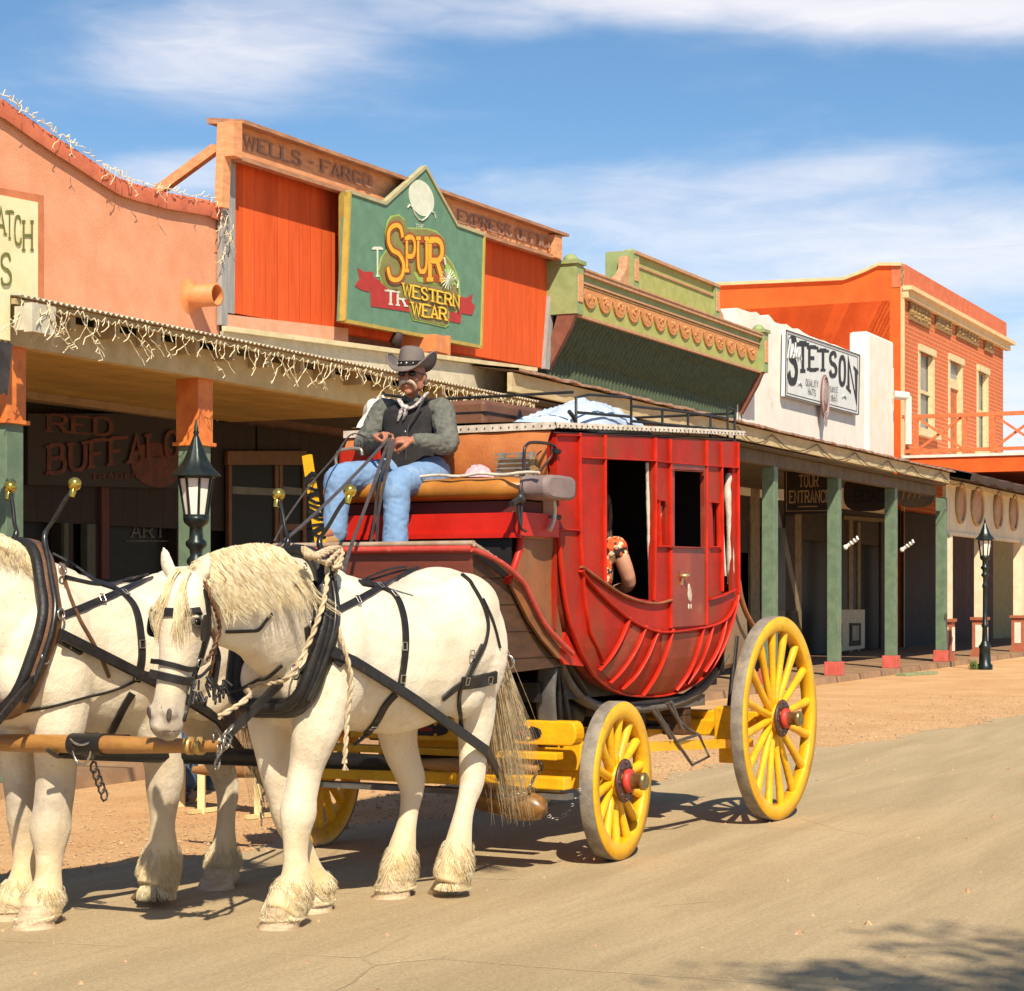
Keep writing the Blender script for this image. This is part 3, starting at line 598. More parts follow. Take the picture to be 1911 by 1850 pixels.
# cove: curved profile sweeping back to the wall
zb=SP(1035,690,15).z; zb2=(zb+SP(1390,756,15).z)/2
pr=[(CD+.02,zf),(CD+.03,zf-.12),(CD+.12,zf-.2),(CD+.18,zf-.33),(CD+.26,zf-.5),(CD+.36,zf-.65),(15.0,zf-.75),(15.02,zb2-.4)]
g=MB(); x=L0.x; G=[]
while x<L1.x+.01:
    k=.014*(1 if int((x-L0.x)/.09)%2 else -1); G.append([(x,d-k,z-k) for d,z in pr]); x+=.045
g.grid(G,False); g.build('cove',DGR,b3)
g=MB(); 
for z,d,th in ((zt+.0,CD-.10,.07),(zt-.17,CD-.05,.035),(zf-.02,CD-.06,.05),(zt-.22,CD-.03,.02)): g.box(L0.x-.02,L1.x+.02,d,CD+.05,z-th/2,z+th/2)
g.box(L0.x-.02,L1.x+.02,CD-.12,15.2,zt+.036,zt+.07); g.build('moulding',PNK,b3)
g=MB(); g.box(L0.x,L1.x,CD-.03,CD-.001,zt-.15,zt-.03); g.build('moulding',GL2,b3)
g=MB(); ns=14; wsw=(L1.x-L0.x-.9)/ns; hz=zt-.24
for k in range(ns):
    cx=L0.x+.45+wsw*(k+.5); V=[]
    for j in range(13): 
        a=math.pi*j/12; V.append((cx-wsw*.46*math.cos(a),hz-.05-.30*math.sin(a)))
    g.prism(V,CD-.04,CD+.01); 
    V=[(cx-wsw*.40*math.cos(math.pi*j/12),hz-.08-.20*math.sin(math.pi*j/12)) for j in range(13)]; 
    g.tube([(v[0],CD-.035,v[1]) for v in V],.012,5)
    for q in range(5): g.sphere((cx+random.uniform(-.2,.2)*wsw,CD-.045,hz-.08-random.uniform(0,.12)),(.035,.03,.035),6,4)
g.box(L0.x+.4,L1.x-.4,CD-.035,CD+.01,hz-.10,hz-.02); g.build('swag',ORN,b3)
# end pilasters
for nm,(xp,zp0,zp1) in {'a':(L0.x+.1,zf-.02,zt+.32),'b':(L1.x-.1,zf-.02,zt+.32)}.items():
    g=MB(); g.box(xp-.16,xp+.16,CD-.13,15.2,zp0,zt+.10); g.box(xp-.20,xp+.20,CD-.17,15.2,zt+.10,zt+.17); g.sphere((xp,CD+.05,zt+.17),(.17,.14,.13),14,8); o=g.build('pilaster',GL2,b3)
    g=MB(); g.box(xp-.10,xp+.10,CD-.15,CD-.12,zf+.2,zt-.08); g.build('panel',mat('pilaster_panel',(.72,.40,.20),(.55,.22,.10),20,.7),o)
    g=MB(); x0,x1=(xp-.14,xp-.02); g.prism([(CD-.10,zf-.02),(CD+.25,zf-.02),(15.1,zf-.95),(14.95,zf-.95),(CD+.02,zf-.3)],x0,x1,0); g.build('bracket',mat('bracket_brown',(.24,.085,.05),(.17,.06,.035)),o)
# raised centre
c0=fl(1176,482); c1=fl(1336,530); zc=(c0.z+c1.z)/2
g=MB(); g.box(c0.x,c1.x,CD-.02,15.0,zt+.07,zc); g.build('raised_panel',GC,b3)
g=MB(); g.box(c0.x,c1.x,CD-.10,15.02,zc,zc+.06); g.box(c0.x,c1.x,CD-.05,CD-.02,zc-.22,zc-.18); g.build('moulding',PNK,b3)
for xp,sg_ in ((c0.x+.12,-1),(c1.x-.12,1)):
    g=MB(); g.box(xp-.15,xp+.15,CD-.08,15.05,zt+.07,zc+.05); g.sphere((xp,CD+.05,zc+.04),(.15,.12,.07),12,6); o=g.build('pilaster',GL2,b3)
    g=MB(); g.box(xp-.09,xp+.09,CD-.10,CD-.075,zt+.2,zc-.1); g.build('panel',MATS['pilaster_panel'],o)
    g=MB(); x0=xp+sg_*.15; g.prism([(x0,zc-.05),(x0+sg_*.10,zc-.08),(x0+sg_*.14,zc-.3),(x0+sg_*.26,zt+.3),(x0+sg_*.45,zt+.2),(x0+sg_*.5,zt+.075),(x0,zt+.075)],CD+.0,CD+.18); g.build('scroll',PNK,o)
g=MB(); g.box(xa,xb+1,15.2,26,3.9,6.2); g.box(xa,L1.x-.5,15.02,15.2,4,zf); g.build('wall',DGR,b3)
# --- white stucco building ---
WST=mat('white_stucco',(.86,.80,.71),(.80,.72,.62),2,.9,bump=.4,bscale=40,stain=((.62,.50,.38),2.4,.55,.85,(1,1,.6)))
b4=thing('white_stucco_building','white stucco front with hat sign and square end pier','building',S,(SP(1500,800,15).x,15,0))
w0=SP(1352,600,15.3).x; w1=SP(1668,800,15).x; wz=8.10
g=MB(); V=[(w0,3.9),(w1,3.9),(w1,wz)]; x=w1
V=[(w0,3.9),(w1,3.9)]+[(w1-(w1-w0)*k/30,wz+random.uniform(-.02,.02)+(.12 if k==25 else 0)+(.05 if k in (20,22,27) else 0)) for k in range(31)]
g.prism(V,15.0,15.4); g.box(w0,w1,15.4,30,3.9,6.5); g.build('wall',WST,b4)
q0=SP(1621,700,14.9).x; q1=SP(1668,700,14.9).x; zp=SP(1640,626,14.9).z
g=MB(); g.box(q0,q1,14.9,15.45,3.9,zp); g.build('pier',mat('white_stucco_bright',(.82,.77,.68),(.78,.70,.58),2,.85,bump=.2,stain=((.8,.7,.35),1.2,.55,.8)),b4,bevel=.08)
ssg=thing('hat_sign','white painted sign reading STETSON QUALITY HATS SINCE 1865 with red oval badge','sign',S,(SP(1535,770,14.9).x,14.9,SP(1535,770,14.9).z))
def q4(P): return [(1340+x/3.347,460+y/3.347) for x,y in P]
SB=14.86
g=MB(); prism_px(g,q4([(422,518),(885,675),(878,1055),(415,935)]),SB,.08); g.build('sign_board',mat('sign_offwhite',(.74,.74,.72),(.68,.68,.64),4,.6),ssg)
g=MB(); V=q4([(424,522),(883,678),(876,1050),(418,930)])
VV=[SP(*v,SB-.004) for v in V]
for i in range(4): a,b=VV[i],VV[(i+1)%4]; g.bar(a,b,.04,.012)
V=q4([(436,545),(872,692),(866,1030),(430,915)]); VV=[SP(*v,SB-.004) for v in V]
for i in range(4): a,b=VV[i],VV[(i+1)%4]; g.bar(a,b,.015,.01)
INK=mat('ink_black',(.035,.035,.04),fine=0)
for ch,x0,x1,y0,y1,yb in [('S',440,490,578,845,None),('T',507,553,605,785,None),('E',570,615,628,772,None),('T',634,678,648,778,None),('S',698,738,665,808,None),('O',758,794,692,862,None),('N',815,862,710,900,955)]:
    a=q4([(x0,y0),(x1,y1)]); glyph(g,ch,SB-.006,a[0][0],a[1][0],a[0][1],a[1][1],.25 if ch in'STO' else .23,True,yb=(460+yb/3.347) if yb else None)
def w4(s,x0,y0,x1,y1,h,**k):
    a=q4([(x0,y0),(x1,y1)]); wtext(g,s,SB-.006,a[0],a[1],h/3.347,**k)
w4('QUALITY',548,868,622,882,40,sw=.14); w4('HATS',564,925,608,935,38,sw=.14); w4('SINCE',698,908,745,915,34,sw=.14); w4('1865',704,965,740,970,36,sw=.14)
g.build('lettering',INK,ssg,label='black lettering STETSON QUALITY HATS SINCE 1865')
g=MB(); P3=q4([(436,700),(445,620),(452,580),(455,640),(450,700),(462,660),(470,640),(476,680),(468,700),(482,650),(484,600),(486,700),(492,660),(500,640),(502,700),(512,670),(520,710)])
g.tube(cr([SP(*p,SB-.03) for p in P3],4),.022,5); 
for w_ in ([(500,860),(512,850),(522,872)],[(775,940),(788,930),(800,948)]): g.tube([SP(*p,SB-.01) for p in q4(w_)],.03,5)
g.build('script_lettering',mat('script_grey',(.62,.64,.66),fine=0),ssg)
e0=SP(*q4([(637,940)])[0],SB); e1=SP(*q4([(683,940)])[0],SB); eh=(SP(*q4([(660,803)])[0],SB).z-SP(*q4([(660,1083)])[0],SB).z)/2; ec=SP(*q4([(660,943)])[0],SB)
g=MB(); V=[(ec.x+(e1.x-e0.x)/2*math.cos(k*.2094),ec.z+eh*math.sin(k*.2094)) for k in range(30)]; g.prism(V,SB-.05,SB-.02); o=g.build('badge',mat('badge_red',(.26,.09,.08),(.18,.07,.06),9,.6),ssg)
g=MB(); 
for rr_ in (.92,.72): g.tube([(ec.x+(e1.x-e0.x)/2*rr_*math.cos(k*.2094),SB-.055,ec.z+eh*rr_*math.sin(k*.2094)) for k in range(30)],.018,5,close=True)
g.sphere((ec.x,SB-.055,ec.z+.1),(.22,.01,.28),10,8); g.sphere((ec.x,SB-.055,ec.z-.55),(.16,.01,.2),10,8); g.build('badge_rim',mat('badge_grey',(.45,.36,.34),(.3,.22,.2),20),o)
# white pipe by the brick building
WP=SP(1672,738,14.8)
g=MB(); a=SP(1668,737,14.85); b=SP(1695,740,14.5); g.tube([a,b],.12,12); c=SP(1697,830,14.5); g.tube([(b.x,b.y,b.z),(b.x,b.y,c.z)],.10,12); tag(g.build('downpipe',WHT,None,S,tuple(a)),'white elbow downpipe between the white pier and the brick building','pipe')
# --- brick building ---
ORB=mat('orange_render',(.82,.115,.010),(.74,.092,.008),2.4,.85,bump=.25,bscale=25)
BRK=mat('orange_brick',(.66,.125,.03),(.52,.09,.022),3,.85,brick=(.62,.28,.12),bump=.2)
b5=thing('brick_building','two storey orange brick building with tall cream windows and cream cornice','building',S,(SP(1683,800,15).x,15,0))
tc0=SP(1683,800,15).x; tc1=SP(1872,800,15).x; zh=SP(1683,495,15).z
def SX(px,py,x): return S.hit(px,py,0,x)
V=[(SX(px,py,tc0).y,SX(px,py,tc0).z) for px,py in [(1300,534),(1575,522),(1612,508),(1640,495),(1683,495)]]
g=MB(); g.prism(V+[(15,0),(V[0][0],0)],tc0,tc0+.3,0); g.build('side_wall',ORB,b5)
g=MB(); 
for a,b in zip(V,V[1:]): g.bar((tc0+.1,a[0],a[1]+.02),(tc0+.1,b[0],b[1]+.02),.4,.09)
g.bar((tc0+.03,15-.02,0),(tc0+.03,15-.02,zh),.10,.10); g.build('edge_trim',mat('peach_trim',(.80,.52,.27),(.74,.44,.2),5,.7),b5)
ztp=zh; g=MB(); zb_=SP(1690,548,15).z
ZC=SP(1690,547,15).z
# brick wall with real openings
ops=[(1715,1741,655,800),(1771,1794,672,845),(1824,1842,692,838)]
def op(px0,px1,py0,py1):
    a=SP(px0,py0,15); b=SP(px1,py1,15); return a.x,b.x,SP(px0,py1,15).z,a.z
OP=[op(*o) for o in ops]
xs=[tc0]+[v for o in OP for v in o[:2]]+[tc1]
g=MB()
for k in range(0,len(xs),2): g.box(xs[k]+(.002 if k else .3),xs[k+1],15,15.35,0,zh-.1)
for (x0,x1,z0,z1) in OP: g.box(x0,x1,15.001,15.35,0,z0); g.box(x0,x1,15.001,15.35,z1,zh-.1)
g.build('brick_wall',BRK,b5)
g=MB(); g.box(tc0,tc1,15.35,30,3,zh-1); g.build('rear_block',ORB,b5)
g=MB(); g.box(tc0-.02,tc1+.1,14.9,15.3,ZC+.12,zh+.02); g.build('parapet',mat('parapet_orange',(.66,.17,.07),(.56,.13,.05),4,.8,bump=.3),b5)
g=MB(); g.box(tc0-.08,tc1+.6,14.68,14.95,ZC+.02,ZC+.14); g.box(tc0-.04,tc1+.3,14.80,14.98,ZC-.20,ZC+.02); g.build('cornice',mat('cornice_cream',(.78,.56,.30),(.70,.47,.23),4,.7,stain=((.4,.22,.1),8,.6,.8)),b5)
CW=mat('window_cream',(.70,.56,.32),(.60,.46,.25),7,.7)
WG=mat('sash_glass',(.26,.26,.24),(.16,.18,.17),1.2,.3)
for k,(x0,x1,z0,z1) in enumerate(OP):
    g=MB(); w=.34
    g.box(x0-.14,x1+.14,14.92,15.05,z1,z1+.20); g.box(x0-.12,x0+.08,14.97,15.2,z0,z1); g.box(x1-.10,x1+.12,14.97,15.2,z0,z1)
    if k!=1: g.box(x0-.35,x1+.35,14.82,15.1,z0-.22,z0)
    o=g.build('window' if k!=1 else 'door',CW,b5)
    g=MB(); zm=(z0+z1)/2
    if k!=1:
        g.box(x0+.08,x1-.10,15.06,15.12,zm-.05,zm+.05); g.box(x0+.08,x0+.14,15.08,15.12,z0,z1); g.box(x1-.16,x1-.10,15.08,15.12,z0,z1); g.build('sash',CW,o)
        g=MB(); g.box(x0+.1,x1-.1,15.15,15.17,z0,z1); g.build('pane',WG,o)
    else:
        zd=z0+(z1-z0)*.72; g.box(x0+.12,x1-.12,15.06,15.14,zd,zd+.3); g.build('transom',CW,o)
        g=MB(); g.box(x0+.12,x1-.12,15.12,15.16,z0,zd-.01); g.build('door_leaf',mat('door_orange',(.55,.14,.03),(.40,.09,.02),6,.6),o)
        g=MB(); g.box(x0+.12,x1-.12,15.12,15.16,zd+.3,z1); g.build('pane',WG,o)
PLT=mat('brown_plate',(.30,.17,.05),(.22,.12,.04),12,.7,bump=.3)
for k,(x0,x1,y0,y1,h) in enumerate([(1701,1739,566,580,30),(1750,1779,584,600,29),(1789,1829,598,616,30),(1841,1857,622,630,32)]):
    a=SP(x0,y0,14.9); b=SP(x1,y1,14.9); zz=SP(x0,y0+h,14.9).z; z1_=(a.z+b.z)/2; g=MB(); g.box(a.x,b.x,14.93,15.0,zz,z1_); o=g.build('wall_plate',PLT,b5)
    g=MB(); n=[6,4,7,3][k]
    for j in range(n):
        xx=a.x+(b.x-a.x)*(j+.5)/n; 
        for s_ in range(3): g.box(xx-random.uniform(.05,.14),xx+random.uniform(.05,.14),14.90,14.93,zz+(z1_-zz)*(.3+.22*s_)+random.uniform(-.05,.02),zz+(z1_-zz)*(.38+.22*s_))
    g.build('relief',mat('plate_relief',(.52,.34,.12),(.4,.24,.08),12,.7),o)
# balcony of the brick building
BO=mat('balcony_orange',(.76,.20,.06),(.66,.15,.045),6,.6,bump=.15)
zr=SP(1700,784,15).z; zf2=SX(1800,846,tc0).z
g=MB(); yb0,yb1=15,10.6
for x in (tc0+.05,):
    g.bar((x,yb0,zr),(x,yb1,zr),.14,.11); g.bar((x,yb0,zf2+.1),(x,yb1,zf2+.1),.10,.10)
    for y in (14.6,13.2,12.4,11.0): g.bar((x,y,zf2),(x,y,zr),.13,.13)
    for y0,y1 in ((14.6,13.2),(12.4,11.0)): g.bar((x+.02,y0,zf2+.1),(x+.02,y1,zr),.08,.07); g.bar((x-.02,y1,zf2+.1),(x-.02,y0,zr),.08,.07)
g.bar((tc0,yb1,zr),(tc1,yb1,zr),.12,.12); 
g.build('balcony_rail',BO,b5)
g=MB(); g.box(tc0,tc1,10.5,15,zf2-.55,zf2-.10); g.build('balcony_floor',ORB,b5)
g=MB(); g.box(tc0-.05,tc1,10.45,15,zf2-.10,zf2-.02); g.build('balcony_edge',WHT,b5)
# --- arcade building ---
AC=mat('arcade_cream',(.78,.66,.46),(.70,.57,.38),4,.7,bump=.15,planks=(0,.9,.8),stain=((.45,.3,.16),9,.66,.85))
b6=thing('cream_arcade','cream boarded arcade front with round portholes over open bays','building',S,(SP(1768,1200,11).x,11,0))
xs0=SP(1767,1000,11).x; xs1=SP(1911,1000,11).x+8; zt6=4.30; zb6=SP(1800,1002,11).z
ov=[(SP(px,945,11).x,r) for px,r in ((1792,.42),(1823,.58),(1862,.42),(1891,.42))]; zo=SP(1823,945,11).z
g=MB(); g.box(xs0,xs1,11.02,11.10,zb6,zt6); g.box(xs0,xs1,10.96,11.02,zt6-.12,zt6); g.box(xs0,xs1,10.98,11.02,zb6,zb6+.08); g.build('fascia_wall',AC,b6)
for i,(x,r) in enumerate(ov):
    g=MB(); n=28
    V=[(x+r*math.cos(2*math.pi*k/n),zo+.45*math.sin(2*math.pi*k/n)) for k in range(n)]
    g.prism(V,10.985,11.0); o=g.build('porthole',mat('porthole_orange',(.55,.24,.09),(.42,.17,.06),6,.5),b6)
    g=MB(); g.tube([(a,10.98,b) for a,b in V],.045,6,close=True); g.build('rim',mat('rim_tan',(.5,.36,.2),(.4,.28,.15)),o)
for px,w in ((1769,.26),(1832,.24),(1905,.4)):
    x=SP(px,1100,11).x; g=MB(); g.box(x-w/2,x+w/2,10.92,11.16,1.05,zb6); o=g.build('column',AC,b6)
    g=MB(); g.box(x-w/2-.04,x+w/2+.04,10.88,11.20,.12,1.05); g.box(x-w/2-.09,x+w/2+.09,10.84,11.24,1.02,1.09); g.box(x-w/2-.09,x+w/2+.09,10.84,11.24,.12,.2); g.build('column_base',mat('base_rust',(.42,.13,.06),(.34,.10,.05)),o)
    g=MB()
    for k in range(3): xx=x-w*.3+k*w*.3; g.box(xx-.02,xx+.02,10.86,10.885,.35,.9)
    g.box(x-w/2-.05,x-w/2-.042,10.95,11.12,.35,.9); g.build('column_stripe',WHT,o)
g=MB(); g.box(SP(1772,1100,15).x,SP(1848,1100,15).x,14.9,15.0,.12,4); g.build('back_wall',mat('arcade_brown',(.10,.035,.02),(.05,.02,.012),2.5,.8,planks=(0,.6,.4)),b6)
g=MB(); g.box(SP(1836,1100,15).x,SP(1911,1100,15).x+12,14.95,15.1,.12,4); g.build('side_wall',mat('olive_wall',(.34,.26,.09),(.28,.21,.07)),b6)
g=MB(); A=[];B=[]
for k in range(60):
    t=xs0-1.0+k*.5; A.append((t,10.2,4.36+.03*math.sin(k*1.7))); B.append((t,15.0,5.4))
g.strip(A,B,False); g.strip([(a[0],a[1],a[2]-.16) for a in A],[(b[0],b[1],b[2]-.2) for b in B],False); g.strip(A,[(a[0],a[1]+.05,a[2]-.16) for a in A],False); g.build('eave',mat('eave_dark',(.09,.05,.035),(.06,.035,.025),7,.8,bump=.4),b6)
# --- shop fronts under the timber porch ---
b7=thing('shaded_shop_row','row of brown shaded shop fronts with doors and windows beneath the timber porch','building',S,(SP(1560,1200,15).x,15,0))
TJ=mat('jamb_tan',(.26,.19,.10),(.18,.13,.07),5,.8); T2=mat('jamb_brown',(.045,.03,.02),(.03,.02,.014),4,.8); CREAMD=mat('panel_cream',(.50,.44,.30),(.42,.36,.24),6,.7)
def wp(name,pts,m,par=b7,D=15.0,th=.06): g=MB(); prism_px(g,pts,D,th); return g.build(name,m,par)
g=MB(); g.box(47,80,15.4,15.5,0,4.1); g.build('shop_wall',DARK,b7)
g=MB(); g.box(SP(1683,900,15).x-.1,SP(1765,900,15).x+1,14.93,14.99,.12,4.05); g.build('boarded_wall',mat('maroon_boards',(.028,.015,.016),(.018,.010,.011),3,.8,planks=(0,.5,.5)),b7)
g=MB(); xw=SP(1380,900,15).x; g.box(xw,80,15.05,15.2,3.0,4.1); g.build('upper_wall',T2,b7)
wp('jamb',[(1401,840),(1418,840),(1418,1240),(1401,1250)],TJ); wp('jamb',[(1484,960),(1496,960),(1496,1230),(1484,1232)],TJ); wp('jamb',[(1466,962),(1484,962),(1484,1232),(1466,1235)],T2)
wp('jamb',[(1548,960),(1560,960),(1560,1225),(1548,1228)],TJ); wp('jamb',[(1585,968),(1592,968),(1592,1220),(1585,1222)],TJ); wp('jamb',[(1601,975),(1606,975),(1606,1220),(1601,1220)],TJ)
wp('head_board',[(1575,962),(1650,968),(1650,975),(1575,970)],TJ); wp('jamb',[(1644,975),(1660,975),(1660,1212),(1644,1214)],T2); wp('jamb',[(1700,960),(1703,960),(1703,1205),(1700,1205)],T2); wp('jamb',[(1715,985),(1719,985),(1719,1165),(1715,1165)],TJ)
wp('window',[(1420,985),(1466,985),(1466,1140),(1420,1140)],GLS); wp('stall_riser',[(1420,1140),(1490,1140),(1490,1232),(1420,1238)],mat('riser_cream',(.22,.18,.11),(.17,.13,.08)))
o=wp('low_door',[(1566,1138),(1614,1138),(1614,1210),(1566,1216)],CREAMD,D=14.3); 
for x in (1568,1587): wp('door_panel',[(x,1163),(x+(4 if x<1580 else 20),1163),(x+(4 if x<1580 else 20),1205),(x,1206)],T2,o,D=14.27,th=.02)
o2=wp('door_panel',[(1591,1168),(1603,1168),(1603,1195),(1591,1196)],mat('panel_mid',(.3,.26,.18)),o,D=14.25,th=.015)
# hanging signs
def hang(label,t,px0,px1,py0,py1,fn,m,oval=False):
    a=SX(px0,py0,t); b=SX(px1,py1,t); e=thing('hanging_sign',label,'sign',S,(t,(a.y+b.y)/2,a.z))
    y0,y1=b.y,a.y; z1,z0=a.z,SX(px0,py1,t).z; g=MB()
    if oval:
        cy=(y0+y1)/2; cz=(z0+z1)/2; V=[(cy+(y1-y0)/2*math.copysign(abs(math.cos(k*.2094))**.6,math.cos(k*.2094)),cz+(z1-z0)/2*math.copysign(abs(math.sin(k*.2094))**.7,math.sin(k*.2094))) for k in range(30)]; g.prism(V,t,t+.05,0)
    else: g.box(t,t+.05,y0,y1,z0,z1)
    g.build('board',m,e); g=MB()
    for y in (y0+.12,y1-.12): g.tube([(t+.02,y,z1-.05),(t+.02,y,4.09)],.012,5)
    g.build('hanger',DARK,e); fn(e,y0,y1,z0,z1,t)
def stext(e,s,t,y0,y1,z,h,m,name='lettering',**k):
    g=MB(); q,tot=text(s,h,**k); L=y1-y0
    for i,w in enumerate(q): g.add([(t-.004-i*.0002,y1-v.x/tot*L,z+v.y) for v in w],[(0,1,2,3)])
    g.build(name,m,e)
LT=mat('sign_letter_tan',(.42,.28,.15),(.34,.22,.11),9,.7); 
def f1(e,y0,y1,z0,z1,t):
    h=z1-z0; stext(e,'TOUR',t,y0+.28,y1-.32,z0+h*.52,h*.22,LT,sw=.2); stext(e,'ENTRANCE',t,y0+.04,y1-.12,z0+h*.22,h*.22,LT,sw=.2)
    g=MB()
    for a,b in (((y0+.05,z0+.06),(y1-.05,z0+.06)),((y0+.05,z1-.06),(y1-.05,z1-.06)),((y0+.05,z0+.06),(y0+.05,z1-.06)),((y1-.05,z0+.06),(y1-.05,z1-.06))): g.bar((t-.005,*a),(t-.005,*b),.012,.012)
    g.bar((t-.005,y0+.3,z0+h*.14),(t-.005,y1-.3,z0+h*.14),.012,.02); g.bar((t-.005,y0+.3,z0+h*.80),(t-.005,y1-.3,z0+h*.80),.012,.02); g.build('border',LT,e)
hang('dark square hanging sign reading TOUR ENTRANCE under the timber porch',39.3,1463,1553,863,960,f1,mat('sign_dark_brown',(.030,.018,.012),(.02,.012,.01),5,.5))
def f2(e,y0,y1,z0,z1,t): stext(e,'ROAD',t,y0+.12,y1-.25,z0+(z1-z0)*.25,(z1-z0)*.32,mat('letter_black_blue',(.01,.012,.02),fine=0),sw=.22)
hang('dark rounded hanging sign behind the third green post',43.2,1574,1662,888,955,f2,mat('sign_maroon',(.035,.018,.016),(.02,.012,.01),5,.6),True)
def f3(e,y0,y1,z0,z1,t):
    g=MB(); 
    for k in range(4): y=y0+.25+k*(y1-y0-.5)/3; g.tube(cr([(t-.01,y+.12,z0+.2),(t-.01,y+.02,z0+(z1-z0)*.7),(t-.01,y-.08,z0+(z1-z0)*.35)],4),.02,5)
    g.build('script_lettering',LT,e)
hang('oval wooden hanging sign with script lettering nearest the cream arcade',47.0,1673,1744,890,948,f3,mat('sign_wood_oval',(.20,.16,.10),(.15,.12,.08),7,.7,stretch=(1,1,5)),True)
# lamps on posts
for px,py in ((1567,1017),(1673,1022)):
    a=SP(px,py,11); g=MB(); d=Vector((0,-.14,.10)); p=Vector((a.x-.12,10.85,a.z-.05)); g.sphere(p,.05,8,6)
    g.tube([p,p+d*.6],.035,8); V=[p+d*(.6+.09*k)+Vector((.035*math.cos(k*1.3),0,.035*math.sin(k*1.3))) for k in range(14)]; g.tube(V,.024,6)
    tag(g.build('spiral_bulb',mat('bulb_white',(.85,.85,.8),fine=0),None,S,tuple(a)),'white spiral bulb on the post %s the oval sign'%('left of the maroon sign, far from' if px<1600 else 'just left of'),'light bulb','bulbs on the porch posts')
# --- street lamps ---
LB_=mat('lamp_iron',(.035,.045,.04),(.02,.028,.026),9,.35,metal=.6,bump=.1); LGp=mat('lamp_pane',(.92,.84,.74),(.86,.76,.64),2,.35,fine=.02)
def lamp(fr,x,y,lab,sc_=1.):
    e=thing('street_lamp',lab,'street lamp',fr,(x,y,0),'iron lantern street lamps'); o=(x,y,0)
    g=MB(); prof=[(.17,0),(.17,.10),(.13,.14),(.12,.45),(.14,.50),(.10,.55),(.065,.62),(.055,.9),(.075,.93),(.075,.97),(.05,1.0),(.045,1.75),(.06,1.78),(.06,1.82),(.042,1.86),(.042,1.98),(.08,2.02),(.08,2.05),(.05,2.09),(.055,2.14),(.09,2.18),(.09,2.21),(.06,2.24),(.055,2.34),(.10,2.38),(.11,2.41),(.11,2.44),(0,2.44)]
    g.lathe([(r,h) for r,h in prof],(x,y,0),n=20); g.build('lamp_post',LB_,e)
    g=MB(); g.lathe([(.215,2.80),(.19,2.83),(.14,2.88),(.10,2.95),(.065,3.04),(.03,3.14),(.018,3.17),(.025,3.19),(.018,3.21),(.008,3.30),(0,3.31)],(x,y,0),n=32,scal=lambda k:1+.05*math.cos(k*math.pi/2)); g.lathe([(0,2.83),(.2,2.795),(.215,2.80)],(x,y,0),n=32); g.build('lamp_roof',LB_,e)
    g=MB(); g.lathe([(.0,2.445),(.09,2.446),(.145,2.80),(0,2.805)],(x,y,0),n=8,smooth=False); g.build('lamp_glass',LGp,e)
    g=MB()
    for k in range(8):
        a=2*math.pi*k/8; g.bar((x+.095*math.cos(a),y+.095*math.sin(a),2.43),(x+.152*math.cos(a),y+.152*math.sin(a),2.81),.018,.014)
    g.lathe([(.08,2.42),(.112,2.42),(.112,2.455),(.08,2.455)],(x,y,0),n=8,smooth=False); g.lathe([(.13,2.775),(.16,2.775),(.163,2.80),(.13,2.80)],(x,y,0),n=8,smooth=False); g.build('lantern_frame',LB_,e)
    return e
LP1=S.hit(366,1500,2,0)
l1=lamp(S,SP(366,900,9.9).x,9.9,'black iron street lamp in front of the second green post, behind the white horses'); l1.scale=(1,1,.955)
l2=lamp(S,S.hit(1838,1250,2,0).x,S.hit(1838,1250,2,0).y,'slim black iron street lamp standing in the dirt before the cream arcade'); l2.scale=(1.0,1.0,1.02)
# weed and plank near the far lamp
pw=S.hit(1818,1250,2,0); g=MB()
for k in range(60):
    a=random.uniform(0,6.28); r=random.uniform(.02,.12); h=random.uniform(.08,.24); b0=pw+Vector((random.uniform(-.1,.1),random.uniform(-.1,.1),0)); tip=b0+Vector((r*math.cos(a),r*math.sin(a),h)); m_=(b0+tip)/2+Vector((0,0,.03)); w=Vector((math.sin(a),-math.cos(a),0))*.015
    g.add([b0,m_-w,m_+w,tip],[(0,1,3,2)])
tag(g.build('weed_clump',mat('weed_green',(.13,.20,.04),(.08,.13,.03),20),None,S,tuple(pw)),'small green weed growing at the foot of the far street lamp','plant')
a=S.hit(1680,1262,2,0); b=S.hit(1742,1258,2,0); g=MB(); g.bar(a+Vector((0,0,.03)),b+Vector((0,0,.03)),.22,.05); tag(g.build('plank',mat('plank_green',(.30,.33,.18),(.22,.26,.13),9),None,S,tuple(a)),'pale green plank lying in the dirt in front of the boardwalk','plank')
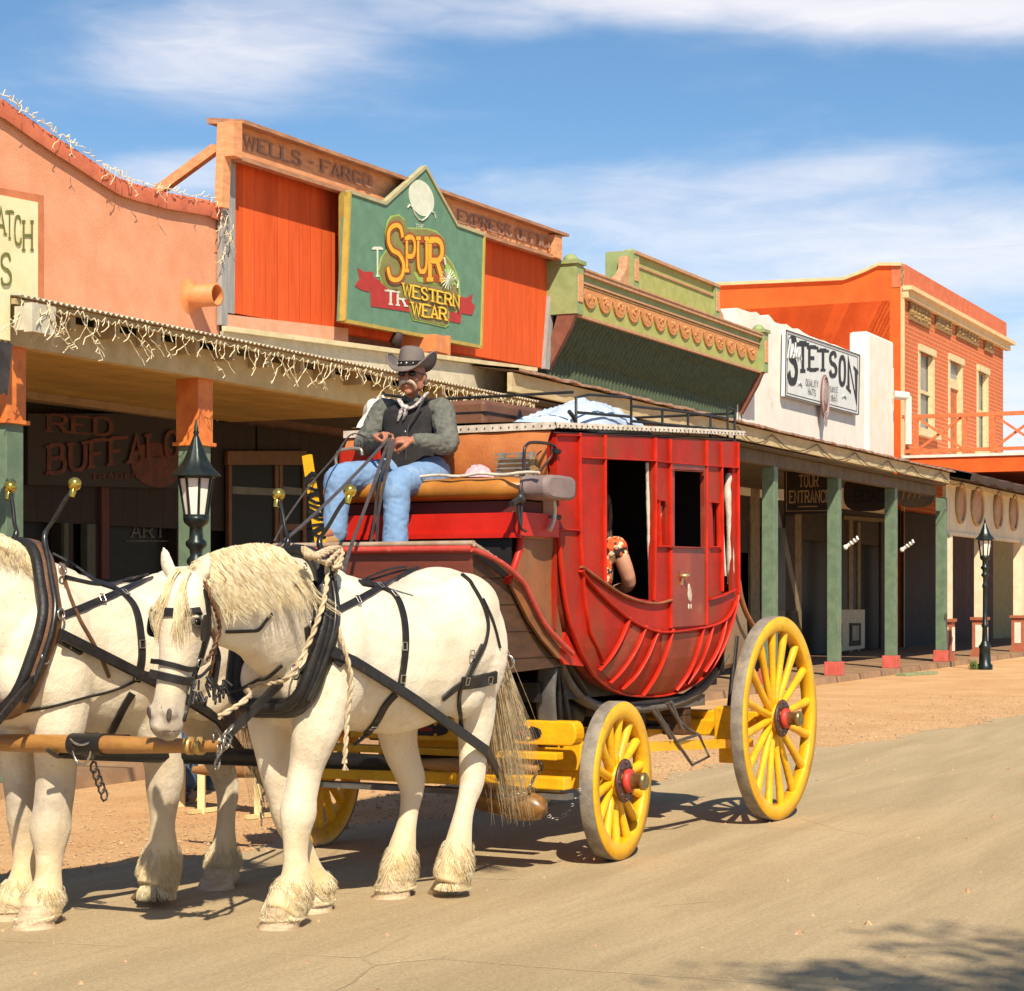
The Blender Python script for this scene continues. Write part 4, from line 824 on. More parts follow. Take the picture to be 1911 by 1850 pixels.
# --- tree outside the frame that throws the dappled shade ---
def tree():
    tx,ty=5.7,.6; e=thing('shade_tree','leafy tree beside the road whose dappled shade falls on the asphalt','tree',W,(tx,ty,0)); g=MB()
    g.tube(cr([(tx,ty,0),(tx-.1,ty,2.4),(tx-.2,ty+.1,4.8),(tx-.5,ty+.1,7.0)],5),[.2,.19,.18,.18,.17,.16,.16,.15,.15,.14,.13,.12,.11,.1,.09,.08],10)
    cs=[]
    for k in range(26):
        c=Vector((4.6+random.uniform(-1.7,2.0),.42+random.uniform(-1.15,.75),random.uniform(8.2,9.9))); cs.append(c)
        g.tube(cr([(tx-.35,ty+.1,5.9),((tx-.4+c.x)/2,(ty+c.y)/2,7.3+random.uniform(0,.5)),c],4),[.07,.065,.06,.05,.045,.04,.03,.025,.02],6)
    g.build('trunk',mat('bark',(.13,.09,.06),(.08,.055,.04),12,.9,bump=.6,bscale=25,stretch=(1,1,.3)),e)
    g=MB()
    for c in cs:
        rr=random.uniform(.35,.7)
        for j in range(130):
            p=c+Vector((random.gauss(0,1),random.gauss(0,1),random.gauss(0,.8))).normalized()*rr*random.random()**.45
            s_=random.uniform(.035,.065); u=Vector((random.uniform(-1,1),random.uniform(-1,1),random.uniform(-.6,.6))).normalized(); w=u.orthogonal().normalized()*s_*.55
            g.add([p-u*s_,p+w,p+u*s_,p-w],[(0,1,2,3)])
    g.build('crown',mat('leaves',(.07,.11,.03),(.04,.07,.02),5,.6),e)
tree()
# =================== STAGECOACH ===================
def CP(px,py,y): return C.hit(px,py,1,y)
def CX_(px,py,x): return C.hit(px,py,0,x)
def surf(x,z):
    b=.045*(1-((x-1.1)/1.6)**2); t=.17*max(0,(1.45-z)/.5)**2; return -.75-b+t
def CB(px,py,off=0):
    y=-.75
    for _ in range(6): p=C.hit(px,py,1,y); y=surf(p.x,p.z)-off
    return Vector((p.x,y,p.z))
CRED=mat('coach_red',(.47,.016,.005),(.31,.013,.004),2.2,.5,bump=.15,spec=.25,stain=((.23,.045,.018),3.0,.44,.74,(1,1,.6)),fine=.14,bscale=35)
CRB=mat('coach_red_trim',(.58,.024,.008),(.42,.018,.006),6,.42,spec=.3,stain=((.45,.12,.07),22,.6,.8),fine=.06)
CBR=mat('coach_red_brown',(.32,.036,.015),(.22,.026,.011),3,.5,bump=.15,coat=.15,stain=((.33,.12,.05),4,.5,.8),fine=.1)
CY=mat('coach_yellow',(.86,.46,.006),(.76,.37,.004),5,.5,bump=.15,coat=.1,stain=((.40,.21,.03),9,.56,.8),fine=.12,bscale=40)
TYR=mat('iron_tyre',(.30,.26,.21),(.20,.165,.13),12,.75,metal=.2,bump=.3,stain=((.42,.33,.2),6,.5,.8))
IRON=mat('black_iron',(.030,.028,.028),(.018,.017,.017),10,.45,metal=.4,bump=.15)
LEA=mat('tan_leather',(.42,.165,.050),(.30,.105,.032),4,.55,bump=.3,bscale=50,stain=((.22,.11,.06),5,.5,.8),fine=.1)
LEAO=mat('seat_leather',(.50,.20,.028),(.42,.15,.02),5,.42,bump=.15,coat=.1,fine=.08)
LEAB=mat('boot_leather',(.19,.075,.028),(.30,.105,.032),2.6,.6,bump=.3,stain=((.30,.14,.055),3,.50,.8))
BLEA=mat('black_leather',(.035,.032,.032),(.022,.02,.02),9,.42,bump=.2,stain=((.10,.09,.08),16,.6,.8))
WTR=mat('white_canvas',(.66,.58,.49),(.5,.42,.33),14,.75,bump=.3)
TIN=mat('tin_edge',(.52,.38,.27),(.38,.24,.15),9,.5,metal=.2)
WDD=mat('dark_wood',(.10,.042,.016),(.06,.025,.010),4,.6,bump=.25,stretch=(1,1,4),planks=(2,.16,.45))
coach=thing('stagecoach','red stagecoach with yellow running gear, leather driver seat and iron roof rail','stagecoach',C,(1.3,0,0))
def curved(poly,name,m,par=coach,off=0,th=.03,px=True,step=.12,mirror=False,fn=None):
    P=[CB(*p) for p in poly] if px else [Vector((p[0],0,p[1])) for p in poly]
    bm=bmesh.new(); f=bm.faces.new([bm.verts.new((p.x,0,p.z)) for p in P]); 
    xs=[p.x for p in P]; zs=[p.z for p in P]
    x=min(xs)+step
    while x<max(xs): bmesh.ops.bisect_plane(bm,geom=bm.faces[:]+bm.edges[:]+bm.verts[:],plane_co=(x,0,0),plane_no=(1,0,0)); x+=step
    z=min(zs)+step
    while z<max(zs): bmesh.ops.bisect_plane(bm,geom=bm.faces[:]+bm.edges[:]+bm.verts[:],plane_co=(0,0,z),plane_no=(0,0,1)); z+=step
    r=bmesh.ops.solidify(bm,geom=bm.faces[:],thickness=th)
    ys=sorted(v.co.y for v in bm.verts); mid=(ys[0]+ys[-1])/2
    for v in bm.verts:
        s_=(fn or surf)(v.co.x,v.co.z)-off
        v.co.y=s_+(0 if v.co.y<mid else th)
        if mirror: v.co.y=-v.co.y
    bmesh.ops.recalc_face_normals(bm,faces=bm.faces)
    me=bpy.data.meshes.new(name); bm.to_mesh(me); bm.free(); me.materials.append(m)
    for p in me.polygons: p.use_smooth=False
    return addobj(name,me,par,C)
outl=[(1043,990),(1046,1050),(1056,1130),(1068,1180),(1088,1228),(1110,1262),(1140,1285),(1180,1298),(1230,1299),(1280,1284),(1315,1260),(1340,1228),(1358,1190),(1371,1150),(1379,1110)]
# front column, lower body, header and pillars
body=curved([(1038,806),(1128,812),(1128,1090),(1092,1066),(1088,1228),(1068,1180),(1056,1130),(1046,1050),(1042,990)],'front_panel',CRED)
low=[(1092,1066),(1128,1090),(1160,1106),(1190,1117),(1218,1122),(1250,1120),(1250,1172),(1316,1166),(1346,1110),(1367,1104),(1379,1108)]+outl[:3:-1]
curved(low,'lower_panel',CRED)
curved([(1128,812),(1200,816),(1290,820),(1379,824),(1379,872),(1347,870),(1250,864),(1218,859),(1128,857)],'header_panel',CRED)
def frame_panel(o,h,name,m):
    # o,h: outer and inner quads (px) TL TR BR BL
    root=None
    for i in range(4):
        j=(i+1)%4; c=curved([o[i],o[j],h[j],h[i]],name,m,coach)
    return root
for o,h in ((((1218,859),(1250,864),(1250,1120),(1218,1122)),((1228,934),(1241,936),(1243,1018),(1231,1018))),(((1316,868),(1347,870),(1346,1110),(1316,1166)),((1329,938),(1340,940),(1341,1020),(1332,1020)))):
    for i in range(4): j=(i+1)%4; curved([o[i],o[j],h[j],h[i]],'pillar',CRED)
curved([(1367,871),(1379,872),(1379,1108),(1367,1104)],'pillar',CRED)
# door
door=curved([(1251,1022),(1315,1022),(1315,1166),(1251,1171)],'door',CBR,off=.012)
for q in ([(1250,864),(1316,868),(1316,879),(1250,876)],[(1250,876),(1256,877),(1256,1022),(1250,1021)],[(1311,879),(1316,879),(1316,1022),(1312,1022)]): curved(q,'door_frame',CBR,door,off=.012)
def rib(name,pts,w=.026,m=CRB,par=coach,off=.008,smooth=False,n=6):
    P=[CB(*p,off) for p in pts]; 
    if smooth: P=cr(P,n)
    g=MB(); k_=.03 if name!='curtain_roll' else .02; g.tube(P,[(k_*.60,w*.17)]*len(P),8,up=(0,-1,0)); return g.build(name,m,par,C)
for r_,w in (([(1081,808),(1081,900),(1082,1000),(1086,1060),(1090,1120),(1100,1180),(1125,1235)],.03),([(1128,812),(1128,950),(1128,1088)],.028),([(1222,817),(1222,940),(1221,1060),(1220,1120)],.03),([(1250,820),(1251,960),(1251,1100),(1251,1172)],.03),([(1318,822),(1317,960),(1317,1100),(1317,1166)],.03),([(1345,826),(1347,960),(1347,1104)],.026),([(1376,826),(1377,960),(1378,1108)],.04)): rib('moulding',r_,w)
for r_,w in (([(1083,854),(1128,856),(1218,860)],.03),([(1218,860),(1250,864),(1316,869),(1376,873)],.026),([(1042,988),(1080,990)],.03),([(1040,812),(1080,813)],.03),([(1226,933),(1243,935)],.026),([(1327,937),(1342,939)],.026),([(1224,1020),(1248,1020)],.032),([(1325,1021),(1345,1021)],.03),([(1228,934),(1231,1018)],.014),([(1340,940),(1341,1020)],.014)): rib('moulding',r_,w)
rib('door_rail',[(1252,1021),(1315,1023)],.035,CBR,door,.02); rib('door_rail',[(1253,878),(1314,881)],.02,CBR,door,.02)
rib('belt_moulding',[(1086,1058),(1130,1090),(1165,1112),(1200,1124),(1228,1126),(1252,1120)],.05,mat('worn_edge',(.34,.13,.05),(.25,.07,.03),12,.5),coach,.015,True)
rib('belt_moulding',[(1084,1066),(1110,1098),(1145,1132),(1175,1156),(1205,1172),(1240,1180),(1290,1175),(1335,1166),(1360,1150),(1374,1122)],.042,CRB,coach,.018,True)
rib('body_rim',[(1042,992),(1046,1050),(1056,1130),(1072,1190),(1100,1250),(1130,1280),(1165,1296),(1205,1300),(1245,1297),(1285,1282),(1320,1256),(1345,1218),(1362,1175),(1374,1130),(1379,1100)],.045,CRB,coach,.004,True)
rib('belt_moulding',[(1325,1119),(1348,1112),(1372,1100)],.03,CRB,coach,.015)
for a in ([(1175,1153),(1160,1190),(1140,1226),(1118,1252)],[(1205,1168),(1188,1210),(1162,1250),(1138,1275)],[(1228,1176),(1210,1222),(1186,1262),(1160,1287)],[(1255,1174),(1244,1216),(1224,1262),(1200,1298)],[(1330,1166),(1320,1206),(1304,1244),(1282,1276)],[(1355,1155),(1347,1192),(1335,1222),(1315,1254)],[(1312,1170),(1303,1212),(1285,1256),(1262,1288)]): rib('rib',a,.03,CRB,coach,.016,True)
# inner brownish slats of the belly between ribs
curved([(1234,1186),(1325,1178),(1312,1215),(1290,1255),(1265,1284),(1205,1296),(1228,1250)],'belly_panel',CBR,off=.004,th=.02)
curved([(1180,1168),(1203,1180),(1168,1240),(1138,1268),(1122,1254),(1150,1222)],'belly_panel',CBR,off=.004,th=.02)
# door furniture, badge
g=MB(); p=CB(1272,1075,.03); q=CB(1285,1074,.05); g.tube([CB(1272,1075,0),p,q],.014,8); g.bar(CB(1270,1066,.014),CB(1271,1092,.014),.03,.01); g.build('door_handle',mat('brass_worn',(.62,.48,.26),(.45,.3,.14),12,.35,metal=.7),door)
g=MB(); c=CB(1287,1108,.013)
for dx,dz,r1,r2 in ((0,0,.035,.05),(-.01,.04,.02,.03),(.02,-.02,.02,.04),(-.015,-.09,.012,.02),(.025,-.09,.012,.02)): g.sphere((c.x+dx,c.y,c.z+dz),(r1,.004,r2),8,6)
g.build('worn_badge',WTR,door)
for nm,pp,w in (('curtain_roll',[(1208,864),(1207,885),(1210,930),(1211,990),(1213,1060),(1215,1110)],.026),('curtain_roll',[(1234,945),(1236,980),(1238,1016)],.02),('curtain_roll',[(1334,948),(1335,980),(1337,1018)],.02),('curtain_roll',[(1361,885),(1358,920),(1361,980),(1362,1040),(1363,1090)],.055),('curtain_roll',[(1349,940),(1350,1000),(1353,1075)],.02)):
    g=MB(); P=cr([CB(*p,-.03)+Vector((0,random.uniform(-.004,.004),0)) for p in pp],5); g.tube(P,[w/2*random.uniform(.8,1.15) for _ in P],8); g.build(nm,WTR,coach,C)
# roof, ends, far side, floor
zr0,zr1=2.665,2.815; X0,X1=-.45,2.50
def roofz(x): return zr0+(zr1-zr0)*(x-X0)/(X1-X0)
g=MB(); G=[]
for i in range(13):
    x=X0-.02+(X1-X0+.04)*i/12; yb=-surf(x,2.6); G.append([(x,yb*math.cos(math.pi*j/12)*1.015,roofz(x)+.035+.035*math.sin(math.pi*j/12)) for j in range(13)])
g.grid(G); G2=[[(x,y,z-.05) for x,y,z in r] for r in G]; g.grid(G2); g.build('roof',mat('roof_canvas',(.16,.11,.08),(.11,.08,.06),4,.8,bump=.3),coach,C)
g=MB(); A=[];B=[];n=110
for i in range(n+1):
    x=X0-.03+(X1-X0+.06)*i/n; y=surf(x,2.6)*1.02-.004; A.append((x,y,roofz(x)+.050)); B.append((x,y-.006,roofz(x)+.012+.008*(i%2)))
g.strip(A,B); g.strip([(x,y+.02,z) for x,y,z in A],[(x,y+.014,z) for x,y,z in B]); g.strip(A,[(x,y+.02,z) for x,y,z in A]); 
g.box(X0-.05,X0-.03,-.76,.76,roofz(X0)+.005,roofz(X0)+.05); g.build('roof_edging',WTR,coach,C)
g=MB()
for i in range(44):
    x=X0+(X1-X0)*i/43; y=surf(x,2.6)*1.02-.012; g.sphere((x,y,roofz(x)+.03),.006,5,4)
for i in range(26): g.sphere((X0-.052,-.74+i*.057,roofz(X0)+.028),.006,5,4)
g.build('edging_tacks',mat('tack_dark',(.12,.08,.06)),coach,C)
far=[(-.43,2.06),(-.43,2.66),(2.50,2.81),(2.47,1.58),(2.30,1.30),(2.0,1.08),(1.5,.97),(.9,.97),(.45,1.05),(.1,1.2),(-.1,1.4),(-.2,1.8)]
curved(far,'far_side_panel',CRED,px=False,mirror=True,th=.03)
bot=[CB(*p) for p in outl]; g=MB(); P=cr(bot,4); g.strip([p+Vector((0,.03,0)) for p in P],[Vector((p.x,-p.y-.03,p.z)) for p in P]); g.build('floor_pan',CBR,coach,C)
g=MB(); g.box(X1-.06,X1-.03,-.72,.72,1.5,2.80); g.build('rear_panel',CRED,coach,C)
g=MB(); g.box(X0+.0,X0+.03,-.745,.74,1.45,2.66); g.build('front_bulkhead',CRED,coach,C)
g=MB(); g.box(X0+.04,X1-.07,.66,.69,1.05,2.70); g.box(X0+.04,X0+.05,-.70,.66,1.3,2.62); g.box(X0+.05,X1-.08,-.60,.65,1.0,1.12); g.box(X1-.10,X1-.08,-.66,.66,1.1,2.75); g.build('cabin_shade_box',DARK,coach,C)  # near-black box added inside the body: cabin shade put into colour
# backrest leather, padded
BK=mat('backrest_leather',(.50,.17,.045),(.40,.12,.03),3,.5,bump=.3,stain=((.25,.09,.03),5,.55,.8))
g=MB(); G=[]
for i in range(15):
    y=.74-1.475*i/14; G.append([(X0-.03-.045*math.sin(math.pi*min(1,j/8))**.6-.02*(1-j/8)+.006*math.sin(y*17+j),y,2.36+(2.665-2.36)*j/8) for j in range(9)])
g.grid(G); g.build('backrest',BK,coach,C)
# seat box + cushion
g=MB(); g.box(-.93,X0,-.775,.66,2.012,2.15); g.box(-.95,-.93,-.775,.66,2.0,2.03); g.build('seat_box',mat('seat_red',(.60,.018,.008),(.50,.014,.006),4,.45,spec=.3,fine=.08),coach,C)
g=MB(); g.box(-.90,X0,-.74,.62,2.15,2.22); g.build('seat_frame',mat('maroon_dark',(.10,.015,.012)),coach,C)
def cushion(y0,y1,z0,z1,x0,x1,m,name,r=.06):
    g=MB(); n=14; rings=[]
    for i in range(n+1):
        t=i/n; y=y0+(y1-y0)*t; e=min(1,min(t,1-t)*n/1.5+.55); e2=1-(1-e)**2
        ring=[]
        for k in range(20):
            a=2*math.pi*k/20; c,s_=math.cos(a),math.sin(a); ring.append(((x0+x1)/2+(x1-x0)/2*e2*math.copysign(abs(c)**.45,c),y,(z0+z1)/2+(z1-z0)/2*e2*math.copysign(abs(s_)**.6,s_)))
        rings.append(ring)
    vs=[v for r_ in rings for v in r_]; fs=[(i*20+k,i*20+(k+1)%20,(i+1)*20+(k+1)%20,(i+1)*20+k) for i in range(n) for k in range(20)]
    g.add(vs,fs,True); g.add(rings[0],[tuple(range(20))]); g.add(rings[-1],[tuple(range(20))]); return g.build(name,m,coach,C)
cushion(-.765,.62,2.225,2.365,-1.0,-.42,LEAO,'seat_cushion')
cushion(-.955,-.768,2.225,2.37,-.97,-.55,mat('cushion_grey',(.27,.195,.18),(.20,.14,.13),6,.6),'cushion_end')
g=MB(); P=[(-.985+.0*i,-.8+.1*i*0-.0,2.36) for i in range(2)]; A=[(-1.0+.01*math.sin(i*1.3),-.93+i*.045,2.374+.006*math.sin(i*.9)) for i in range(24)]; g.tube(A,.009,6); g.build('cushion_piping',WTR,coach,C)
# front boot (footboard)
rim=[(880,1022),(905,1050),(945,1085),(962,1115),(985,1160),(1010,1190)]
RP=[C.hit(x,y,1,-.66) for x,y in rim]; RP[0].x=-1.42
yS=-.70
g=MB(); side=[(p.x,p.z-.02) for p in RP]+[(-.22,1.30),(-.25,1.22),(-1.0,1.20),(-1.42,1.45)]
g.prism(side,yS,yS+.03,1); g.build('boot_side',WDD,coach,C); g=MB(); g.prism(side,-yS-.03,-yS,1); g.build('boot_side',WDD,coach,C)
g=MB(); g.add([(-1.44,-.72,1.905),(-1.44,.60,1.905),(-1.40,.60,1.42),(-1.40,-.72,1.42),(-1.42,-.72,1.905),(-1.42,.60,1.905),(-1.38,.60,1.42),(-1.38,-.72,1.42)],[(0,1,2,3),(7,6,5,4),(0,4,5,1),(1,5,6,2),(2,6,7,3),(3,7,4,0)]); g.build('boot_front',mat('maroon_board',(.20,.045,.025),(.15,.035,.02),4,.5,bump=.2,stretch=(3,.5,3)),coach,C)
g=MB(); g.add([(-1.40,-.7,1.43),(-1.40,.7,1.43),(-1.0,.7,1.21),(-1.0,-.7,1.21),(-.2,.7,1.21),(-.2,-.7,1.21)],[(0,1,2,3),(3,2,4,5)]); g.build('boot_floor',WDD,coach,C)
g=MB(); g.tube([(-1.46,.62,1.925),(-1.46,-.74,1.925)],.022,8); P=cr([(-1.46,-.74,1.925)]+[(p.x,-.765,p.z) for p in RP[1:]]+[(-.25,-.765,1.30)],4); g.tube(P,.017,8); g.build('boot_rim',mat('rim_red',(.60,.07,.05),(.5,.05,.035),9,.4,stain=((.6,.3,.2),20,.6,.8)),coach,C)
g=MB(); g.tube([(-1.455,.63,1.955),(-1.455,-.75,1.955)],.017,8,flat=1.3); P=[(-1.46,-.75,1.95)]+[(p.x-.01,yS-.03,p.z+.02) for p in RP[1:3]]; g.tube(cr(P,4),.015,8); g.build('boot_edging',TIN,coach,C)
g=MB()
for p in cr([(-1.45,-.745,1.95)]+[(p.x,yS-.03,p.z+.025) for p in RP[1:4]],3)[1:]: g.sphere(p,(.014,.012,.014),8,6)
g.build('rim_bolts',TIN,coach,C)
P=[C.hit(x,y,1,-.72) for x,y in ((972,1002),(968,1030),(958,1062),(946,1086))]; g=MB(); g.tube(cr(P,5),.022,8); g.build('side_stay',CRB,coach,C)
bl=[(984,994),(1040,992),(1042,1060),(1048,1120),(1060,1180),(1078,1238),(1040,1228),(1012,1194),(988,1160),(965,1118),(950,1090),(962,1060),(972,1028)]
curved(bl,'boot_apron',LEAB,off=0,th=.02,fn=lambda x,z:-.73+.012*math.sin(x*9+z*7))
curved([(1062,1180),(1088,1228),(1092,1244),(1052,1240),(1045,1225)],'apron_foot',CRB,off=0,th=.02,fn=lambda x,z:-.735)
g=MB(); g.box(-.93,-.40,-.735,-.715,2.0,2.16); g.box(-.60,X0,-.745,-.73,2.05,2.36); g.build('seat_side',LEA,coach,C)
g=MB(); g.box(-.91,-.89,-.69,.69,1.25,2.0); g.build('boot_shade_panel',DARK,coach,C)  # dark sheet added under the seat: shade of the boot opening as colour
# iron rails of the seat, straps
g=MB(); P=[C.hit(x,y,1,-.76) for x,y in ((977,930),(978,850),(982,832),(995,826),(1030,830),(1040,845))]; g.tube(cr(P,5),.010,6); P=[C.hit(x,y,1,-.76) for x,y in ((1028,832),(1030,850),(1003,888))]; g.tube(P,.008,6); P=[C.hit(x,y,1,-.76) for x,y in ((1010,842),(1002,850),(1000,868),(1008,872))]; g.tube(cr(P,4),.005,5); g.build('seat_rail',mat('iron_rail',(.08,.05,.04),(.05,.03,.03),9,.4,metal=.6),coach,C)
g=MB(); P=[C.hit(x,y,1,-.80) for x,y in ((1016,922),(1030,925),(1035,945),(1034,968),(1026,990))]; g.tube(cr(P,5),.013,7); g.build('grab_handle',WTR,coach,C)
for yy in (842,927,965):
    g=MB(); g.tube([C.hit(1018 if yy>850 else 1032,yy,1,-.76),C.hit(1044,yy+1,1,-.77)],.017,6); g.build('bracket',IRON,coach,C)
g=MB(); P=[C.hit(x,y,1,-.80) for x,y in ((976,900),(974,930),(972,985),(966,940),(968,960),(972,985),(982,992))]; g.tube(cr(P,4),.008,5); g.sphere(C.hit(972,930,1,-.80),(.035,.03,.035),8,6); g.tube([C.hit(972,930,1,-.8),C.hit(955,940,1,-.8)],.02,6); g.build('tie_strap',BLEA,coach,C)
g=MB(); P=[CX_(x,y,-.9) for x,y in ((628,868),(627,855),(634,842),(650,838),(672,838),(676,850))]; g.tube(cr(P,5),.011,6); g.build('seat_rail',mat('steel_rail',(.45,.4,.36),(.35,.3,.27),9,.35,metal=.6),coach,C)
g=MB(); g.box(-.62,X0-.02,.40,.72,2.25,2.60); g.build('seat_end',CRED,coach,C,bevel=.02)
# brake lever
a=CX_(573,850,-1.42); b=CX_(600,1030,-1.42); g=MB(); g.bar(a,b,.055,.03); o=g.build('brake_lever',CY,coach,C)
for k in range(11):
    f=.22+k*.062+random.uniform(-.01,.01); c=a.lerp(b,f); d=(b-a).normalized(); s=random.uniform(-.5,.5)
    g=MB(); e=Vector((0,.034,0)); g.bar(c-e+d*s*.05,c+e-d*s*.05,.040,.016 if k%3 else .03); g.build('tape_wrap',IRON,o)
# roof rack
RR=mat('roof_iron',(.05,.045,.04),(.03,.028,.025),9,.45,metal=.5)
rail=lambda pts,y,r=.009:[C.hit(x,yy,1,y) for x,yy in pts]
g=MB(); Y=-.70
for pts in ([(1075,798),(1075,742),(1100,737),(1178,742),(1178,800)],[(1078,770),(1176,778)],[(1178,758),(1270,768),(1358,781)],[(1178,786),(1260,794),(1371,804)]): g.tube(rail(pts,Y),.0095,6)
for px,y0,y1 in ((1236,764,806),(1284,770,812),(1326,776,816),(1358,760,820),(1371,766,822)): g.tube(rail([(px,y0),(px,y1)],Y),.009,6)
g.tube(rail([(1358,760),(1371,766)],Y),.009,6); P=rail([(1062,768),(1072,782),(1076,800)],Y); g.tube(cr([P[0],P[1],P[2]],4),.014,6)
for yy in (.70,):
    g.tube([(-.11,yy,2.98),(1.3,yy,3.0),(2.5,yy,3.04)],.0095,6); g.tube([(-.11,yy,2.88),(1.3,yy,2.91),(2.5,yy,2.95)],.0095,6)
    for x in (-.11,.5,1.2,1.8,2.5): g.tube([(x,yy,roofz(x)+.02),(x,yy,3.0)],.009,6)
for x,z in ((-.11,2.93),(2.52,3.0)): g.tube([(x,-.70,z),(x,.70,z)],.0095,6)
g.build('roof_rack',RR,coach,C)
# rear boot
g=MB(); prf=[(2.50,2.05),(2.72,1.95),(2.98,1.55),(3.02,1.28),(2.85,1.12),(2.45,1.10)]; 
g.prism(prf,-.62,.62,1); g.build('rear_boot',mat('rear_leather',(.30,.20,.12),(.2,.12,.07),3,.6,bump=.3),coach,C,bevel=.04)
g=MB(); P=[C.hit(x,y,1,-.70) for x,y in ((1378,1085),(1384,1120),(1395,1150),(1412,1178))]; g.tube(cr(P,4),.02,6); g.build('boot_strap',LEA,coach,C)
# --- running gear ---
g=MB(); # front bolster
V=[]
for i in range(9): a=math.pi/2-math.pi*i/8; V.append((-.80-.045*math.cos(a),.81+.075*math.sin(a)))
V=[(.80,.885)]+V+[(.80,.735)]
g.prism([(y,z) for y,z in V],-.36,-.24,0); bo=g.build('front_bolster',CY,coach,C,bevel=.008)
for yc in (-.45,.22):
    g=MB(); V=[]
    for k in range(28):
        a=2*math.pi*k/28; r=1+.10*math.cos(4*a); V.append((yc+.145*math.copysign(abs(math.cos(a))**.7,math.cos(a))*r,.808+.048*math.copysign(abs(math.sin(a))**.6,math.sin(a))*(1+.12*math.cos(2*a))))
    g.prism(V,-.368,-.361,0); pl=g.build('emblem_plate',IRON,bo)
    g=MB(); g.box(-.374,-.3685,yc-.05,yc+.05,.812,.818); g.box(-.374,-.3685,yc-.05,yc+.05,.798,.804); g.build('red_bars',mat('emblem_red',(.6,.03,.03)),pl)
    g=MB()
    for sx in (-1,1):
        for sz in (-1,1): g.sphere((-.37,yc+sx*.07,.808+sz*.034),(.006,.014,.01),8,6)
    g.build('gold_studs',YEL,pl)
g=MB(); g.box(-.50,-.40,-.78,1.0,.655,.70); g.build('splinter_bar_upper',CY,coach,C,bevel=.006)
g=MB(); g.box(-.72,-.62,-.95,1.15,.50,.575); g.build('splinter_bar',CY,coach,C,bevel=.008)
g=MB(); g.box(-.70,-.60,-.95,1.3,.44,.475); g.build('steel_bar',mat('steel_grey',(.22,.20,.18),(.15,.14,.12),9,.5,metal=.5),coach,C)
g=MB(); g.box(-.06,.06,-.86,.86,.44,.56); g.box(-.1,.1,-.75,.75,.56,.735); g.build('front_axle',CY,coach,C,bevel=.01)
g=MB(); g.box(2.55,2.69,-.86,.86,.68,.80); g.build('rear_axle',CY,coach,C,bevel=.01)
g=MB(); g.box(2.22,2.42,-.84,-.66,.60,.85); g.box(2.26,2.40,-.82,-.68,.44,.60); g.build('bolster_block',CY,coach,C,bevel=.012); g=MB(); g.box(2.22,2.42,.66,.84,.44,.85); g.build('bolster_block',CY,coach,C,bevel=.012)
g=MB(); g.box(2.45,2.55,-.66,.66,.62,.74); g.build('rear_bolster',CY,coach,C,bevel=.012)
g=MB()
for pp in ((1381,1370),(1369,1371)): g.sphere(C.hit(*pp,1,-.84),(.02,.01,.02),8,6)
g.build('bolts',IRON,coach,C)
g=MB(); g.bar(C.hit(1205,1394,1,-.82),C.hit(1400,1386,1,-.84),.05,.062); g.build('side_reach',CY,coach,C)
g=MB(); g.bar((0,0,.62),(2.5,0,.66),.09,.09); g.bar((.15,.35,.60),(2.4,.12,.66),.07,.07); g.bar((.15,-.35,.60),(2.4,-.12,.66),.07,.07); g.build('centre_reach',CY,coach,C)
# thoroughbraces
g=MB()
for y in (-.58,.58):
    pts=cr([(-.15,y,1.30),(.1,y,1.06),(.5,y,.93),(1.1,y,.89),(1.7,y,.90),(2.2,y,1.0),(2.6,y,1.22)],6)
    g.tube(pts,[(.035,.05)]*len(pts),8)
g.build('thoroughbrace',mat('brace_leather',(.16,.14,.11),(.10,.085,.07),8,.6,bump=.3),coach,C)
g=MB(); g.box(.55,2.2,-.60,.60,.86,.94); g.build('undertray',mat('tray_grey',(.20,.17,.14),(.13,.11,.09),4,.7),coach,C)
for y in (-.62,.62):
    g=MB(); P=cr([(-.24,y,1.37),(-.30,y,1.22),(-.33,y,1.05),(-.31,y,.88),(-.30,y,.72)],5); g.tube(P,[(.012,.070)]*len(P),8,up=(1,0,0)); g.build('jack_strap',mat('strap_grey',(.115,.105,.095),(.075,.07,.065),9,.6,bump=.3),coach,C)
    g=MB(); g.tube([(-.20,y,1.36),(.22,y,1.03)],.030,8); g.tube([(-.2,y,1.34),(.02,y,.80)],.016,8); g.tube([(-.1,y,.72),(-.2,y,1.34)],.016,8); g.build('standard_iron',IRON,coach,C); g=MB(); g.tube([(2.75,y,1.35),(2.6,y,.8)],.02,8); g.build('rear_standard',IRON,coach,C)
g=MB(); g.lathe([(.0,-.5),(.12,-.5),(.14,-.4),(.14,.4),(.12,.5),(0,.5)],(.35,0,.93),(0,1,0),16); g.build('under_roll',IRON,coach,C)
# step
g=MB(); 
def stp(pts,r=.011,y=-.86): g.tube([C.hit(a,b,1,y) for a,b in pts],r,6)
stp([(1222,1322),(1240,1350),(1262,1384),(1292,1428),(1323,1412),(1305,1372),(1283,1360),(1262,1340),(1245,1312)]); stp([(1262,1384),(1300,1372)]); stp([(1215,1322),(1232,1345),(1252,1378)],.014); stp([(1252,1310),(1272,1360)],.014)
g.build('step',mat('step_iron',(.16,.13,.11),(.1,.08,.07),9,.5,metal=.5),coach,C)
g=MB(); g.bar((1.25,-.55,.80),(1.25,.55,.80),.07,.10); g.build('brake_beam',IRON,coach,C)
for y in (-.42,.42):
    g=MB(); g.bar((1.3,y,.78),(2.3,y*.8,.70),.035,.045); g.build('brake_rod',IRON,coach,C)
for y in (-.50,.50):
    g=MB(); g.box(1.86,1.98,y-.09,y+.09,.66,.86); g.build('brake_block',WDD,coach,C,bevel=.01)
